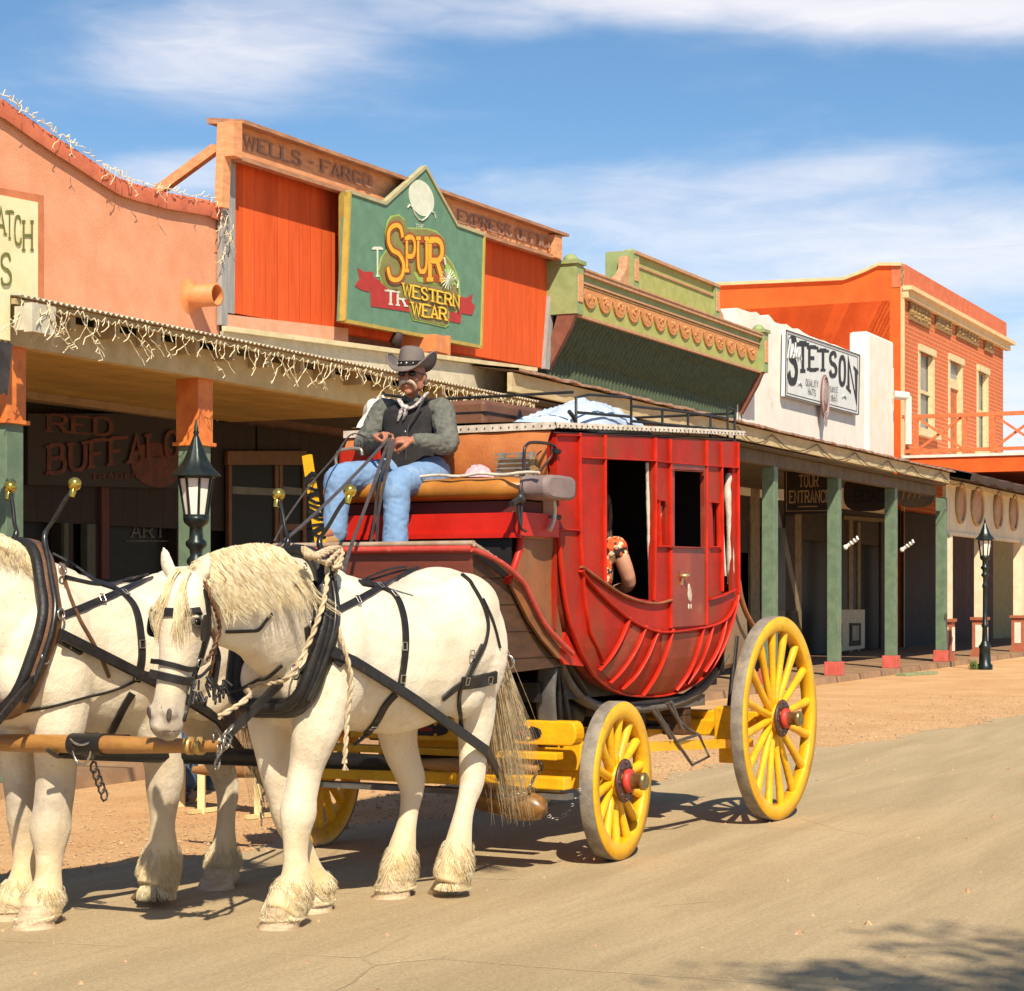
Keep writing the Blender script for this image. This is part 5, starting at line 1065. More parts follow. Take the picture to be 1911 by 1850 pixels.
g=MB(); g.tube([(1.55,-.6,.74),(1.55,.6,.74)],.022,8); g.sphere((1.55,-.35,.74),(.07,.10,.07),12,8); g.sphere((1.55,.2,.74),(.07,.10,.07),12,8); g.build('brake_shaft',IRON,coach,C)
# wheels
def wheel(par,name,cx,cy,r,ns,ang,far=False,label=None):
    e=bpy.data.objects.new(name,None); COL.objects.link(e); e.parent=par; e.location=Vector((cx,cy,r+.004))-Vector(par['_o']); e.rotation_euler=(0,0,ang+(math.pi if far else 0))
    if label: e['label']=label
    ax=(0,-1,0); L=lambda *a,**k:a
    g=MB(); g.lathe([(r-.014,-.048),(r-.002,-.048),(r,-.043),(r,.040),(r-.002,.043),(r-.014,.043),(r-.014,-.048)],(0,0,0),ax,72); g.build('tyre',TYR,e)
    g=MB(); g.lathe([(r-.015,-.045),(r-.015,.0435),(r-.004,.0440),(r-.007,.050),(r-.100,.048),(r-.106,.040),(r-.11,-.035),(r-.015,-.045)],(0,0,0),ax,72); g.build('rim',CY,e)
    g=MB(); g.lathe([(0,-.12),(.06,-.12),(.075,-.10),(.10,-.03),(.105,.03),(.085,.05),(0,.05)],(0,0,0),ax,20); g.build('hub',CY,e)
    g=MB(); g.lathe([(.08,.045),(.135,.045),(.14,.055),(.135,.065),(.08,.065)],(0,0,0),ax,24)
    for k in range(8): a=k*math.pi/4; g.sphere((.115*math.cos(a),-.068,.115*math.sin(a)),.012,6,4)
    g.build('hub_flange',mat('flange_rust',(.13,.06,.045),(.07,.04,.035),14,.5,metal=.3),e)
    g=MB(); g.lathe([(.05,.06),(.072,.066),(.076,.08),(.072,.105),(.05,.11)],(0,0,0),ax,24); g.build('hub_band',mat('hub_red',(.56,.05,.03),(.45,.035,.02),9,.5),e)
    g=MB(); g.lathe([(.05,.10),(.048,.165),(.056,.17),(.056,.195),(.042,.205),(.038,.20),(0,.20)],(0,0,0),ax,20); g.build('axle_cap',mat('brass_cap',(.42,.32,.14),(.26,.19,.08),14,.35,metal=.8,bump=.2),e)
    g=MB(); nn=8; rr=[]; P=[]
    for i in range(nn):
        t=i/(nn-1); rad=.095+(r-.095-.10)*t; P.append((rad,.012-.02*t,0)); w=.030-.007*math.sin(math.pi*min(1,t*1.1))*.6+.004*t; rr.append((w*1.05,w*.9))
    g.tube(P,rr,8,up=(0,0,1)); me=g.mesh('spoke',CY)
    for k in range(ns):
        s=bpy.data.objects.new('spoke',me); COL.objects.link(s); s.parent=e; s.rotation_euler=(0,-2*math.pi*(k+.37)/ns,0)
    return e
wheel(coach,'wheel',2.63,-.975,.75,16,0,label='large rear wheel on the near side'); wheel(coach,'wheel',2.63,1.02,.75,16,0,True)
fa=-R(4.0)
wheel(coach,'wheel',0.02,-.935,.497,14,-fa,label='small front wheel on the near side'); wheel(coach,'wheel',-.28,1.10,.497,14,-fa,True,label='small front wheel behind the white horse')
# drawbar / pole with tip hook
a=C.hit(150,1402,2,.88); b=C.hit(760,1425,2,.60)
g=MB(); V=[a,a.lerp(b,.5),b,Vector((-.1,.05,.60))]; g.tube(V,[.045,.05,.05,.05],10,flat=.8); pole=g.build('draught_pole',IRON,coach,C)
g=MB(); d=(a-b).normalized(); g.bar(a-d*.05,a+d*.10,.10,.08); g.tube(cr([a+d*.08,a+d*.16+Vector((0,0,-.03)),a+d*.24+Vector((0,0,.0))],4),.012,6); 
g.tube([a+Vector((.0,.02,.05)),a-d*.12+Vector((0,0,.09)),a-d*.25+Vector((0,0,.06))],.012,6)
for k in range(5): g.tube([a-d*(.1+.02*k)+Vector((.025*math.cos(j*.9),.0,-.08-.035*k+.03*math.sin(j*.9))) for j in range(7)],.006,5,close=True)
g.build('pole_hook',mat('hook_iron',(.10,.09,.08),(.05,.045,.04),12,.4,metal=.6),pole)
# singletrees with chains
CH=mat('chain_steel',(.42,.38,.34),(.2,.17,.14),30,.35,metal=.8)
def chain(g,a,b,sag=.03,r=.012,w=.0032,n=None):
    a=Vector(a);b=Vector(b); L=(b-a).length; n=n or max(2,int(L/(r*2.3)))
    for k in range(n):
        t=(k+.5)/n; c=a.lerp(b,t)+Vector((0,0,-4*sag*t*(1-t))); d=(b-a).normalized(); u=Vector((0,0,1)) if k%2 else d.cross(Vector((0,0,1))).normalized()
        g.tube([c+d*r*1.5*math.cos(j*math.pi/4)+u*r*.8*math.sin(j*math.pi/4) for j in range(8)],w,4,close=True)
TREEW=mat('singletree_wood',(.42,.22,.07),(.28,.12,.04),8,.5,bump=.2,stretch=(1,.3,1))
for (p0,p1) in (((1004,1437),(772,1424)),((520,1440),(362,1437))):
    a=CX_(*p0,-.85); b=CX_(*p1,-.85); g=MB(); n=9; P=[a.lerp(b,i/(n-1)) for i in range(n)]; g.tube(P,[.025+.022*math.sin(math.pi*i/(n-1)) for i in range(n)],10); o=g.build('singletree',TREEW,coach,C)
    for e,sg2 in ((a,1),(b,-1)):
        g=MB(); g.tube([e+Vector((0,.03*math.cos(j*.785),.03*math.sin(j*.785)+.02)) for j in range(8)],.008,5,close=True); g.build('end_ring',IRON,o)
g=MB(); a=CX_(1003,1440,-.85); chain(g,a,CX_(985,1475,-.85),0,.016,.005); chain(g,CX_(985,1475,-.85),CX_(940,1482,-.9),.02,.016,.005); chain(g,CX_(1000,1490,-.7),CX_(1085,1465,-.5),.16,.01,.003); g.build('trace_chain',CH,coach,C)
g=MB(); a=CX_(520,1442,-.85); chain(g,a,CX_(490,1485,-.85),0,.016,.005); chain(g,CX_(490,1490,-.85),CX_(488,1540,-.85),0,.018,.006); g.build('trace_chain',CH,coach,C)
g=MB(); a=CX_(955,1494,-.7); g.lathe([(0,-.34),(.07,-.30),(.10,-.15),(.10,.15),(.07,.30),(0,.34)],(a.x,a.y+.05,a.z),(0.3,1,0.1),16); g.build('wooden_roller',mat('roller_wood',(.26,.12,.025),(.17,.075,.015),6,.35,coat=.3,stretch=(3,.6,3)),coach,C)
# --- things lying on the coach ---
DEN=mat('denim_pale',(.50,.58,.70),(.40,.49,.64),5,.85,bump=.35,bscale=220,stain=((.66,.68,.70),7,.52,.75))
def heap(name,label,cat,m,px0,px1,pyt,pyb,y,seed,depth=.5,fold=1.):
    a=C.hit(px0,pyb,1,y); b=C.hit(px1,pyb,1,y); top=C.hit((px0+px1)/2,pyt,1,y).z; rnd=random.Random(seed); g=MB(); G=[]; nx,ny=70,40
    ph=[(rnd.uniform(2,9),rnd.uniform(2,9),rnd.uniform(0,6),rnd.uniform(.1,.5)) for _ in range(9)]
    base=a.z
    for i in range(nx+1):
        r=[]
        for j in range(ny+1):
            u=i/nx*2-1; v=j/ny*2-1; d=max(0,1-(abs(u)**2.4+abs(v)**2.2)); hh=d**.45*(.62+.38*math.sin(2.2*u+1.1)); f=0
            for q in ph: 
                s_=abs(math.sin(q[0]*u*1.7+q[1]*v*1.1+q[2]+1.3*math.sin(3*v+q[2]))); f+=q[3]*(1-s_)**2
            z=base+(top-base)*min(1.1,hh*(.78+.16*fold*f)); r.append((a.x+(b.x-a.x)*(i/nx)+.02*math.sin(7*v),y-depth/2+depth*j/ny+.03*math.sin(5*u),z if d>0 else base-.0))
        G.append(r)
    g.grid(G); n=len(g.v); return tag(g.build(name,m,None,C,(a.x+.3,y,base)),label,cat)
heap('denim_jacket','heap of pale blue denim jackets lying on the roof of the red coach','clothing',DEN,962,1192,742,800,-.42,5,.55,1.1)
heap('canvas_bag','white canvas bag on the coach roof behind the driver\'s far shoulder','bag',WHT,694,726,730,797,.62,9,.28,.7)
# leather trunk / bag on the roof
a=C.hit(868,797,1,0.2); b=C.hit(985,797,1,0.2)
BG=mat('bag_brown',(.20,.085,.040),(.15,.06,.03),5,.55,bump=.3)
g=MB(); z0=a.z-.02; z1=C.hit(930,757,1,.2).z; g.box(a.x,b.x,.05,.55,z0,z1); bag=thing('leather_trunk','brown leather trunk strapped on the coach roof behind the driver','trunk',C,((a.x+b.x)/2,.3,z0)); g.build('trunk_body',BG,bag,bevel=.03)
g=MB(); g.box(a.x-.005,b.x+.005,.04,.56,z0+(z1-z0)*.55,z0+(z1-z0)*.6); g.build('strap',IRON,bag)
g=MB(); c=C.hit(970,765,1,0.02)
for k in range(26): an=random.uniform(-1.2,1.2); g.tube([c,c+Vector((-.10*math.sin(an+1.0),-.02,-.07-.05*math.cos(an))),c+Vector((-.2*math.sin(an+.9),-.03,-.08-.10*math.cos(an)))],.006,4)
g.build('tassel',IRON,bag)
# folding radio crate on the seat, pink cloth
e=thing('wire_crate','small grey slatted metal crate standing on the driver seat against the backrest','crate',C,(-.6,-.6,2.37))
GM=mat('crate_grey',(.30,.28,.25),(.2,.18,.16),12,.5,metal=.4); 
def seatp(px,py,x): return CX_(px,py,x)
a=seatp(925,893,-.66); b=seatp(990,893,-.66); zt_=seatp(950,845,-.66).z; ym,yM=b.y,a.y
g=MB()
for y in (ym+.02,yM-.02,(ym+yM)/2-.03): g.bar((-.66,y,2.372),(-.60,y,zt_),.03,.03)
g.build('crate_post',GM,e)
g=MB()
for k in range(5): z=2.40+k*(zt_-2.40)/4.3; g.bar((-.665,ym,z),(-.665,yM,z),.008,.010)
g.build('crate_slat',GM,e); g=MB(); g.box(-.655,-.56,ym,yM-.02,2.372,zt_-.03); g.build('crate_back',mat('crate_tan',(.40,.26,.11),(.3,.18,.08)),e)
a=CX_(893,880,-.75); g=MB(); G=[]
for i in range(13):
    G.append([(a.x+.10*(v_/6-1),a.y+.085*(i/6-1),2.372+max(0,1-((i/6-1)**2+(v_/6-1)**2))**.5*.065*(1+.3*math.sin(i*1.9+v_*1.3))) for v_ in range(13)])
g.grid(G); tag(g.build('pink_cloth',mat('cloth_pink',(.70,.45,.48),(.6,.34,.38),14,.8),None,C,(a.x,a.y,2.37)),'crumpled pink cloth on the driver seat','cloth')
# =================== HORSES ===================
def coatmat():
    m=bpy.data.materials.new('horse_coat'); m.use_nodes=True; nt=NT(m.node_tree); p=m.node_tree.nodes['Principled BSDF']
    tc=nt.new('ShaderNodeTexCoord').outputs['Object']; at=nt.new('ShaderNodeAttribute',attribute_name='tone'); q=nt.sep(at.outputs['Vector'])
    c=nt.mix(nt.ramp(nt.noise(tc,2.2,5,.6),.38,.66),(.70,.585,.43),(.80,.71,.555))
    c=nt.mix(nt.m('MULTIPLY',nt.ramp(nt.noise(nt.map(tc,loc=(4,2,1)),6,7,.75),.48,.72),.5),c,(.55,.43,.28))
    c=nt.mix(nt.ramp(nt.noise(tc,85,2,.5),.70,.76),c,(.22,.17,.13))
    c=nt.mix(nt.m('MULTIPLY',q[1],nt.ramp(nt.noise(tc,14,5,.6),.25,.7,.55,1.0)),c,(.66,.46,.20))
    c=nt.mix(nt.m('MULTIPLY',q[0],nt.ramp(nt.noise(tc,24,5,.6),.2,.8,.5,1)),c,(.15,.115,.10))
    nt.put(p.inputs['Base Color'],c); p.inputs['Roughness'].default_value=.62; p.inputs['Specular IOR Level'].default_value=.25
    p.inputs['Sheen Weight'].default_value=.25; p.inputs['Sheen Roughness'].default_value=.4
    b=nt.new('ShaderNodeBump'); b.inputs['Distance'].default_value=.004; b.inputs['Strength'].default_value=.7
    nt.put(b.inputs['Height'],nt.m('ADD',nt.noise(nt.map(tc,(1,1,.35)),160,4,.7),nt.m('MULTIPLY',nt.noise(tc,11,5,.65),3.4))); nt.l.new(b.outputs[0],p.inputs['Normal']); return m
COAT=coatmat()
MANE=mat('mane_blond',(.86,.76,.53),(.66,.50,.27),30,.55,stretch=(1,1,.3),lo=.3,hi=.7,fine=.18); FEA=mat('feather_hair',(.82,.72,.50),(.68,.53,.30),18,.6,fine=.15); TAILM=mat('tail_hair',(.74,.60,.37),(.46,.33,.18),25,.6,fine=.2)
HOOF=mat('hoof_horn',(.60,.45,.29),(.44,.31,.19),14,.6,bump=.3,stretch=(1,1,4)); EYE=mat('eye_dark',(.015,.01,.008),rough=.12,fine=0); NOS=mat('nostril_dark',(.10,.065,.055),(.06,.04,.035),20,.7)
HAR=mat('harness_leather',(.022,.019,.018),(.014,.012,.012),14,.42,bump=.3,spec=.35,stain=((.09,.065,.05),22,.6,.8)); HARB=mat('harness_brown',(.17,.075,.030),(.11,.05,.022),10,.45,bump=.3)
BRS=mat('brass',(.62,.45,.09),(.48,.33,.05),9,.22,metal=.85); STL=mat('harness_steel',(.55,.52,.47),(.4,.37,.33),14,.25,metal=.9); ROPE=mat('rope',(.66,.52,.34),(.48,.36,.22),40,.85,bump=.5,bscale=150)
def loft(mb,secs,n=24,ex=.92):
    rings=[]
    for c,U,V in secs:
        rings.append([c+U*math.copysign(abs(math.cos(2*math.pi*k/n))**ex,math.cos(2*math.pi*k/n))+V*math.copysign(abs(math.sin(2*math.pi*k/n))**ex,math.sin(2*math.pi*k/n)) for k in range(n)])
    vs=[v for r in rings for v in r]; fs=[(i*n+k,i*n+(k+1)%n,(i+1)*n+(k+1)%n,(i+1)*n+k) for i in range(len(rings)-1) for k in range(n)]
    mb.add(vs,fs); mb.add(rings[0],[tuple(reversed(range(n)))]); mb.add(rings[-1],[tuple(range(n))])
def lerp_secs(S_,m=4):
    out=[]; 
    for j in range(len(S_[0])): pass
    cols=list(zip(*S_)); P=[cr([Vector(v) if hasattr(v,'__len__') else Vector((v,0,0)) for v in c],m) for c in cols]
    return list(zip(*P))
def leg(mb,pts,y,fr=T,dy=None):
    P=[];Rr=[]
    for i,(px,py,r) in enumerate(pts):
        yy=y if dy is None else y+dy[min(i,len(dy)-1)]
        P.append(fr.hit(px,py,1,yy)); Rr.append(r*(1.13 if i>2 else 1.05)*(1.20 if i>=len(pts)-3 else 1.08 if i==len(pts)-4 else 1))
    Q=cr(P,4); Rq=[v.x for v in cr([Vector((r,0,0)) for r in Rr],4)]
    if len(pts)==13: mb.sphere(P[6]+Vector((.050,0,.045)),(.040,.034,.055),10,8); mb.sphere(P[5]+Vector((-.01,0,0)),(.075,.066,.06),12,8)
    else: mb.sphere(P[5]+Vector((-.022,0,.0)),(.066,.070,.062),12,8)
    mb.sphere(P[-3]+Vector((.02,0,0)),(.075,.07,.055),12,8)
    mb.tube(Q,[(r*1.12,r*.92) for r in Rq],14,up=(1,0,0)); mb.sphere(Q[0],(Rq[0],Rq[0]*.8,Rq[0]),14,8)
    return P
def hairs(mb,roots,n,pathf,w=.0035,seg=6,rnd=random):
    for i in range(n):
        P=pathf(i)
        Q=cr(P,max(2,seg//(len(P)-1))); N=len(Q); mb.tube(Q,[w*(1-.75*(k/(N-1))**1.5)*(.55 if k==0 else 1) for k in range(N)],3,caps=False,flat=.6)
class Horse:
    def __init__(s,name_label,off,legs,hooves,headf,seed,yc=.14):
        s.rn=random.Random(seed); s.off=Vector(off); ox,oy=off[0],off[1]; s.yc=yc+oy; s.ox=ox
        s.root=thing('white_horse',name_label,'horse',T,(-.3+ox,s.yc,0),'harnessed white horses')
        mb=MB()
        st=[(-1.17,1.34,.12,.11),(-1.12,1.33,.25,.20),(-1.02,1.34,.35,.27),(-.88,1.37,.385,.30),(-.70,1.38,.405,.315),(-.45,1.335,.40,.335),(-.20,1.325,.405,.355),(.02,1.36,.395,.355),(.17,1.42,.375,.345),(.29,1.44,.345,.32),(.39,1.44,.29,.27),(.47,1.43,.20,.19),(.51,1.42,.09,.09)]
        secs=[(Vector((x+ox,s.yc,z)),Vector((0,0,hh)),Vector((0,hw,0))) for x,z,hh,hw in st]
        C_=cr([a for a,b,c in secs],3);U_=cr([b for a,b,c in secs],3);V_=cr([c for a,b,c in secs],3); loft(mb,list(zip(C_,U_,V_)),28,.88)
        # muscle masses: withers, croup, shoulders, thighs, breast
        V=lambda x,y,z:Vector((x+ox,s.yc+y,z))
        mb.sphere(V(-.66,0,1.66),(.26,.10,.12),16,10); mb.sphere(V(.17,0,1.62),(.30,.22,.20),18,12)
        for sd in (-1,1):
            mb.sphere(V(.17,sd*.18,1.57),(.25,.16,.22),18,12); mb.sphere(V(.28,sd*.17,1.36),(.23,.15,.33),18,12); mb.sphere(V(-.86,sd*.20,1.36),(.22,.13,.34),18,12); mb.sphere(V(-1.04,sd*.12,1.24),(.15,.13,.18),16,10); mb.sphere(V(.12,sd*.20,1.16),(.17,.12,.18),14,10)
        s.legP=[]
        for pts,y,dy in legs: s.legP.append(leg(mb,pts,y,T,dy))
        headf(s,mb)
        me=remesh(mb,.0125,5,.5,'body')
        from mathutils import noise as NZ
        co=[v.co.copy() for v in me.vertices]; no=[v.normal.copy() for v in me.vertices]; o_=[]
        for c_,n_ in zip(co,no):
            q_=c_*4.2+Vector((seed,0,0)); a_=NZ.noise(q_); b_=1-abs(NZ.noise(Vector((c_.x*9,c_.y*9,c_.z*4)))*2); k_=.010*a_+.0035*b_*min(1,max(0,1.2-c_.z)*1.5+.3)
            o_+=(c_+n_*k_)[:]
        me.vertices.foreach_set('co',o_); me.update()
        s.me=me
        s.feet=[T.hit(px,py,2,0) for px,py in hooves]
        at=me.attributes.new('tone','FLOAT_VECTOR','POINT'); 
        for i,v in enumerate(me.vertices):
            c=v.co; g=0; 
            for k,r,w in s.grey: 
                d=(c-k).length; g=max(g,w*max(0,1-d/r))
            ye=max(0,min(1,(.62-c.z)/.40))*.85
            for f in s.greyleg:
                if abs((c-f).length)<.55 and .35<c.z<.85: g=max(g,.55*(1-abs(c.z-.62)/.3))
            at.data[i].vector=(min(1,g),ye,0)
        me.materials.append(COAT); s.body=addobj('body',me,s.root)
        bm=bmesh.new(); bm.from_mesh(me); s.bvh=BVHTree.FromBMesh(bm); bm.free()
        # hooves and feather
        g=MB()
        for f,P in zip(s.feet,s.legP):
            top=P[-1]; g=MB(); secs=[]
            for t in range(6):
                q=t/5; c=f.lerp(Vector((top.x,top.y,.12)),q*.9); c.z=.002+.11*q; r=.098-.030*q; secs.append((c,Vector((r*1.15,0,0)),Vector((0,r,0))))
            loft(g,secs,20,.95); g.build('hoof',HOOF,s.root,T)
        g=MB()
        for f,P in zip(s.feet,s.legP):
            def path(i):
                t=s.rn.random()**.62; k=(len(P)-1-2.9)+2.9*t; k0=min(int(k),len(P)-2); base=P[k0].lerp(P[k0+1],k-k0); a=s.rn.uniform(0,6.283); rad=.036+.042*t
                d=Vector((math.cos(a),math.sin(a)*.9,0)); bk=1.0 if d.x>0 else .5
                L=s.rn.uniform(.035,.075)*(.7+.7*bk)*(.6+.6*t); p0=base+d*rad; p1=p0+d*.014+Vector((0,0,-.35*L)); p2=p0+d*.022+Vector((.012*bk,0,-.75*L)); p3=p0+d*.018+Vector((.02*bk,0,-L)); 
                L*=(.62+.35*bk)*(.7+.4*t); out=[]
                for k_,p in enumerate((p0,p1,p2,p3)):
                    p=p0+(p-p0)*1.25; p.z=max(p.z,.045+.012*s.rn.random())
                    if p.z>.10 or k_==0:
                        h=s.bvh.find_nearest(p); dd=(p-h[0]).dot(h[1]); w_=(-.002,.006,.013,.018)[k_]+s.rn.random()*.012*bk
                        if k_==0 or dd<w_: p=h[0]+h[1]*w_
                    out.append(p)
                for k_ in (2,3):
                    r2=(out[k_]-f); 
                    if out[k_].z<.11: 
                        q=Vector((r2.x/1.15,r2.y,0)); m_=.100-.03*out[k_].z/.11
                        if q.length<m_+.006: q=q.normalized()*(m_+.008); out[k_]=Vector((f.x+q.x*1.15,f.y+q.y,out[k_].z))
                return out
            hairs(g,None,1500,path,.0018,6,s.rn)
        g.build('feather',FEA,s.root,T)
        # tail
        g=MB(); t0=V(.51,0,1.62)
        def tp(i):
            a=s.rn.gauss(0,1);b=s.rn.gauss(0,1); L=s.rn.uniform(.7,1.18)
            return [t0+Vector((.0,b*.02,a*.02)),V(.60,b*.03,1.5)+Vector((0,0,a*.02)),V(.66+a*.03,b*.045,1.62-.45*L),V(.74+a*.05+.02,b*.06,1.62-.8*L),V(.84+a*.075+.03,b*.05,1.62-1.10*L)]
        hairs(g,None,330,tp,.0024,10,s.rn); g.build('tail',TAILM,s.root,T)
    def cast(s,px,py):
        d=Vector(((px-CX)/F,1,(HY-py)/F)); o=T.loc(0,0); dl=Vector((d.x*T.s[0]+d.y*T.s[1],d.x*T.b[0]+d.y*T.b[1],d.z)).normalized()
        h=s.bvh.ray_cast(Vector((o[0],o[1],H)),dl); return (h[0],h[1],dl)
    def strap(s,name,pts,w,m=HAR,th=.010,off=.004,n=7,close=False,par=None,kind=None):
        Q=cr([Vector((x,y,0)) for x,y in pts],n); P=[];N=[]; last=None
        for q in Q:
            h,nr,dl=s.cast(q.x,q.y)
            P.append(h); N.append(nr if h else None)
        ok=[i for i,p in enumerate(P) if p is not None]
        if not ok: print('STRAP MISS',name,pts[:1]); return
        o=T.loc(0,0); o=Vector((o[0],o[1],H))
        for i in range(len(P)):
            if P[i] is None:
                j=min(ok,key=lambda k:abs(k-i)); dist=(P[j]-o).length; dl=s.cast(Q[i].x,Q[i].y)[2]; P[i]=o+dl*dist; N[i]=N[j]
        for _ in range(2):
            N=[(N[max(0,i-1)]+N[i]*2+N[min(len(N)-1,i+1)]).normalized() for i in range(len(N))]
            P=[P[0]]+[(P[i-1]+P[i]*2+P[i+1])/4 for i in range(1,len(P)-1)]+[P[-1]]
        return s.ribbon(name,P,N,w,m,th,off,par)
    def ribbon(s,name,P,N,w,m,th=.010,off=.004,par=None,close=False,g=None):
        own=g is None; g=g or MB(); n=len(P); rings=[]
        for i in range(n):
            a=P[i-1] if (i>0 or close) else P[0]; b=P[(i+1)%n] if (i<n-1 or close) else P[-1]; t=(b-a).normalized(); nn=(N[i]-t*N[i].dot(t)).normalized(); sd=t.cross(nn)*w/2
            c=P[i]+nn*off; rings.append([c-sd,c+sd,c+sd*.86+nn*th,c-sd*.86+nn*th])
        vs=[v for r in rings for v in r]; fs=[(i*4+k,i*4+(k+1)%4,((i+1)%n)*4+(k+1)%4,((i+1)%n)*4+k) for i in range(n if close else n-1) for k in range(4)]
        g.add(vs,fs)
        if not close: g.add(rings[0],[(3,2,1,0)]); g.add(rings[-1],[(0,1,2,3)])
        return g.build(name,m,par or s.root,T) if own else None
    def loop(s,c,u,v,n=48,R0=1.2):
        P=[];N=[];D=[]
        for k in range(n):
            a=2*math.pi*k/n; d=(u*math.cos(a)+v*math.sin(a)).normalized(); h,nr,_,_=s.bvh.ray_cast(c,d,R0)
            if h is None: h=c+d*.3; nr=d
            P.append(h); N.append(d); D.append(a)
        for _ in range(4): P=[(P[i-1]+P[i]*2+P[(i+1)%n])/4 for i in range(n)]
        return P,N
    def ring(s,name,c,r,ax,w=.004,m=None):
        ax=Vector(ax).normalized(); u=ax.orthogonal().normalized(); v=ax.cross(u); g=MB(); g.tube([c+u*r*math.cos(k*.524)+v*r*math.sin(k*.524) for k in range(12)],w,6,close=True); return g.build(name,m or STL,s.root,T)
    def collar(s,tilt=.33,padm=HAR):
        V=lambda x,y,z:Vector((x+s.ox,s.yc+y,z))
        up=Vector((tilt,0,1)).normalized(); c=V(-1.04,0,1.46); lat=Vector((0,1,0)); fwd=up.cross(lat).normalized(); fwd=fwd if fwd.x<0 else -fwd
        P,N=s.loop(c,up,lat,56)
        hh=[p+n*.035 for p,n in zip(P,N)]
        g=MB(); g.tube(hh,[(.050,.068)]*len(hh),12,close=True,up=N[0]); g.build('collar_pad',padm,s.root,T)
        hh2=[p+n*.050+fwd*.055 for p,n in zip(P,N)]; g=MB(); g.tube(hh2,[(.026,.03)]*len(hh),8,close=True); g.build('collar_rim',HAR,s.root,T)
        n=len(P); s.hame=[]
        for sd in (1,-1):
            idx=[(sd*k)%n for k in range(1,int(n*.46))]
            top=hh[idx[0]]+N[idx[0]]*.05+fwd*.01
            L=[top+up*.27+lat*sd*.20, top+up*.20+lat*sd*.15, top+up*.10+lat*sd*.10, top+up*.02+lat*sd*.06]+[hh[i]+N[i]*.052+fwd*.012 for i in idx[3::3]]
            s.hame.append(L); g=MB(); Q=cr(L,5); g.tube(Q,[(.011 if k<14 else .016) for k in range(len(Q))],8); o=g.build('hame',mat('hame_steel',(.07,.065,.06),(.04,.038,.036),14,.3,metal=.7),s.root,T)
            g=MB(); g.sphere(L[0]+up*.02,.034,16,12); g.lathe([(.014,-.05),(.018,-.02),(.012,0)],L[0]+up*.0,up,10); g.build('hame_ball',BRS,o)
        return P,N,up,fwd
def straight(s,name,a,b,w,m=HAR,th=.012,up=(0,0,1),sag=0,nseg=24,push=0):
    a=Vector(a);b=Vector(b); P=[a.lerp(b,i/nseg)+Vector((0,0,-4*sag*(i/nseg)*(1-i/nseg))) for i in range(nseg+1)]; d=(b-a).normalized(); N=[Vector(up).cross(d).normalized()]*len(P)
    if N[0].y>0: N=[-q for q in N]
    if push:
        Y=[p.y for p in P]
        for i,p in enumerate(P):
            h=s.bvh.ray_cast(Vector((p.x,s.yc-1.5,p.z)),Vector((0,1,0)))
            if h[0] is not None and h[0].y-push<Y[i]: Y[i]=h[0].y-push
        # taut: upper hull towards the near side
        idx=[0]
        for i in range(1,len(Y)):
            while len(idx)>1 and (Y[idx[-1]]-Y[idx[-2]])*(i-idx[-2])>=(Y[i]-Y[idx[-2]])*(idx[-1]-idx[-2]): idx.pop()
            idx.append(i)
        for u,v in zip(idx,idx[1:]):
            for k in range(u,v+1): P[k].y=Y[u]+(Y[v]-Y[u])*(k-u)/(v-u)
    return s.ribbon(name,P,N,w,m,th,0)
def rope(mb,P,r=.012,n=10,tw=55):
    Q=cr(P,n); L=0; A=[[],[]]
    U=Vector((1,0,0))
    for i,p in enumerate(Q):
        if i: L+=(p-Q[i-1]).length
        d=(Q[min(i+1,len(Q)-1)]-Q[max(i-1,0)]).normalized(); u=(U-d*U.dot(d)).normalized(); w=d.cross(u)
        for k in range(2): a=L*tw+k*math.pi; A[k].append(p+(u*math.cos(a)+w*math.sin(a))*r*.55)
    for k in range(2): mb.tube(A[k],r*.62,6)
def TW(v): # world vector -> T local direction
    return T.dirl(v)
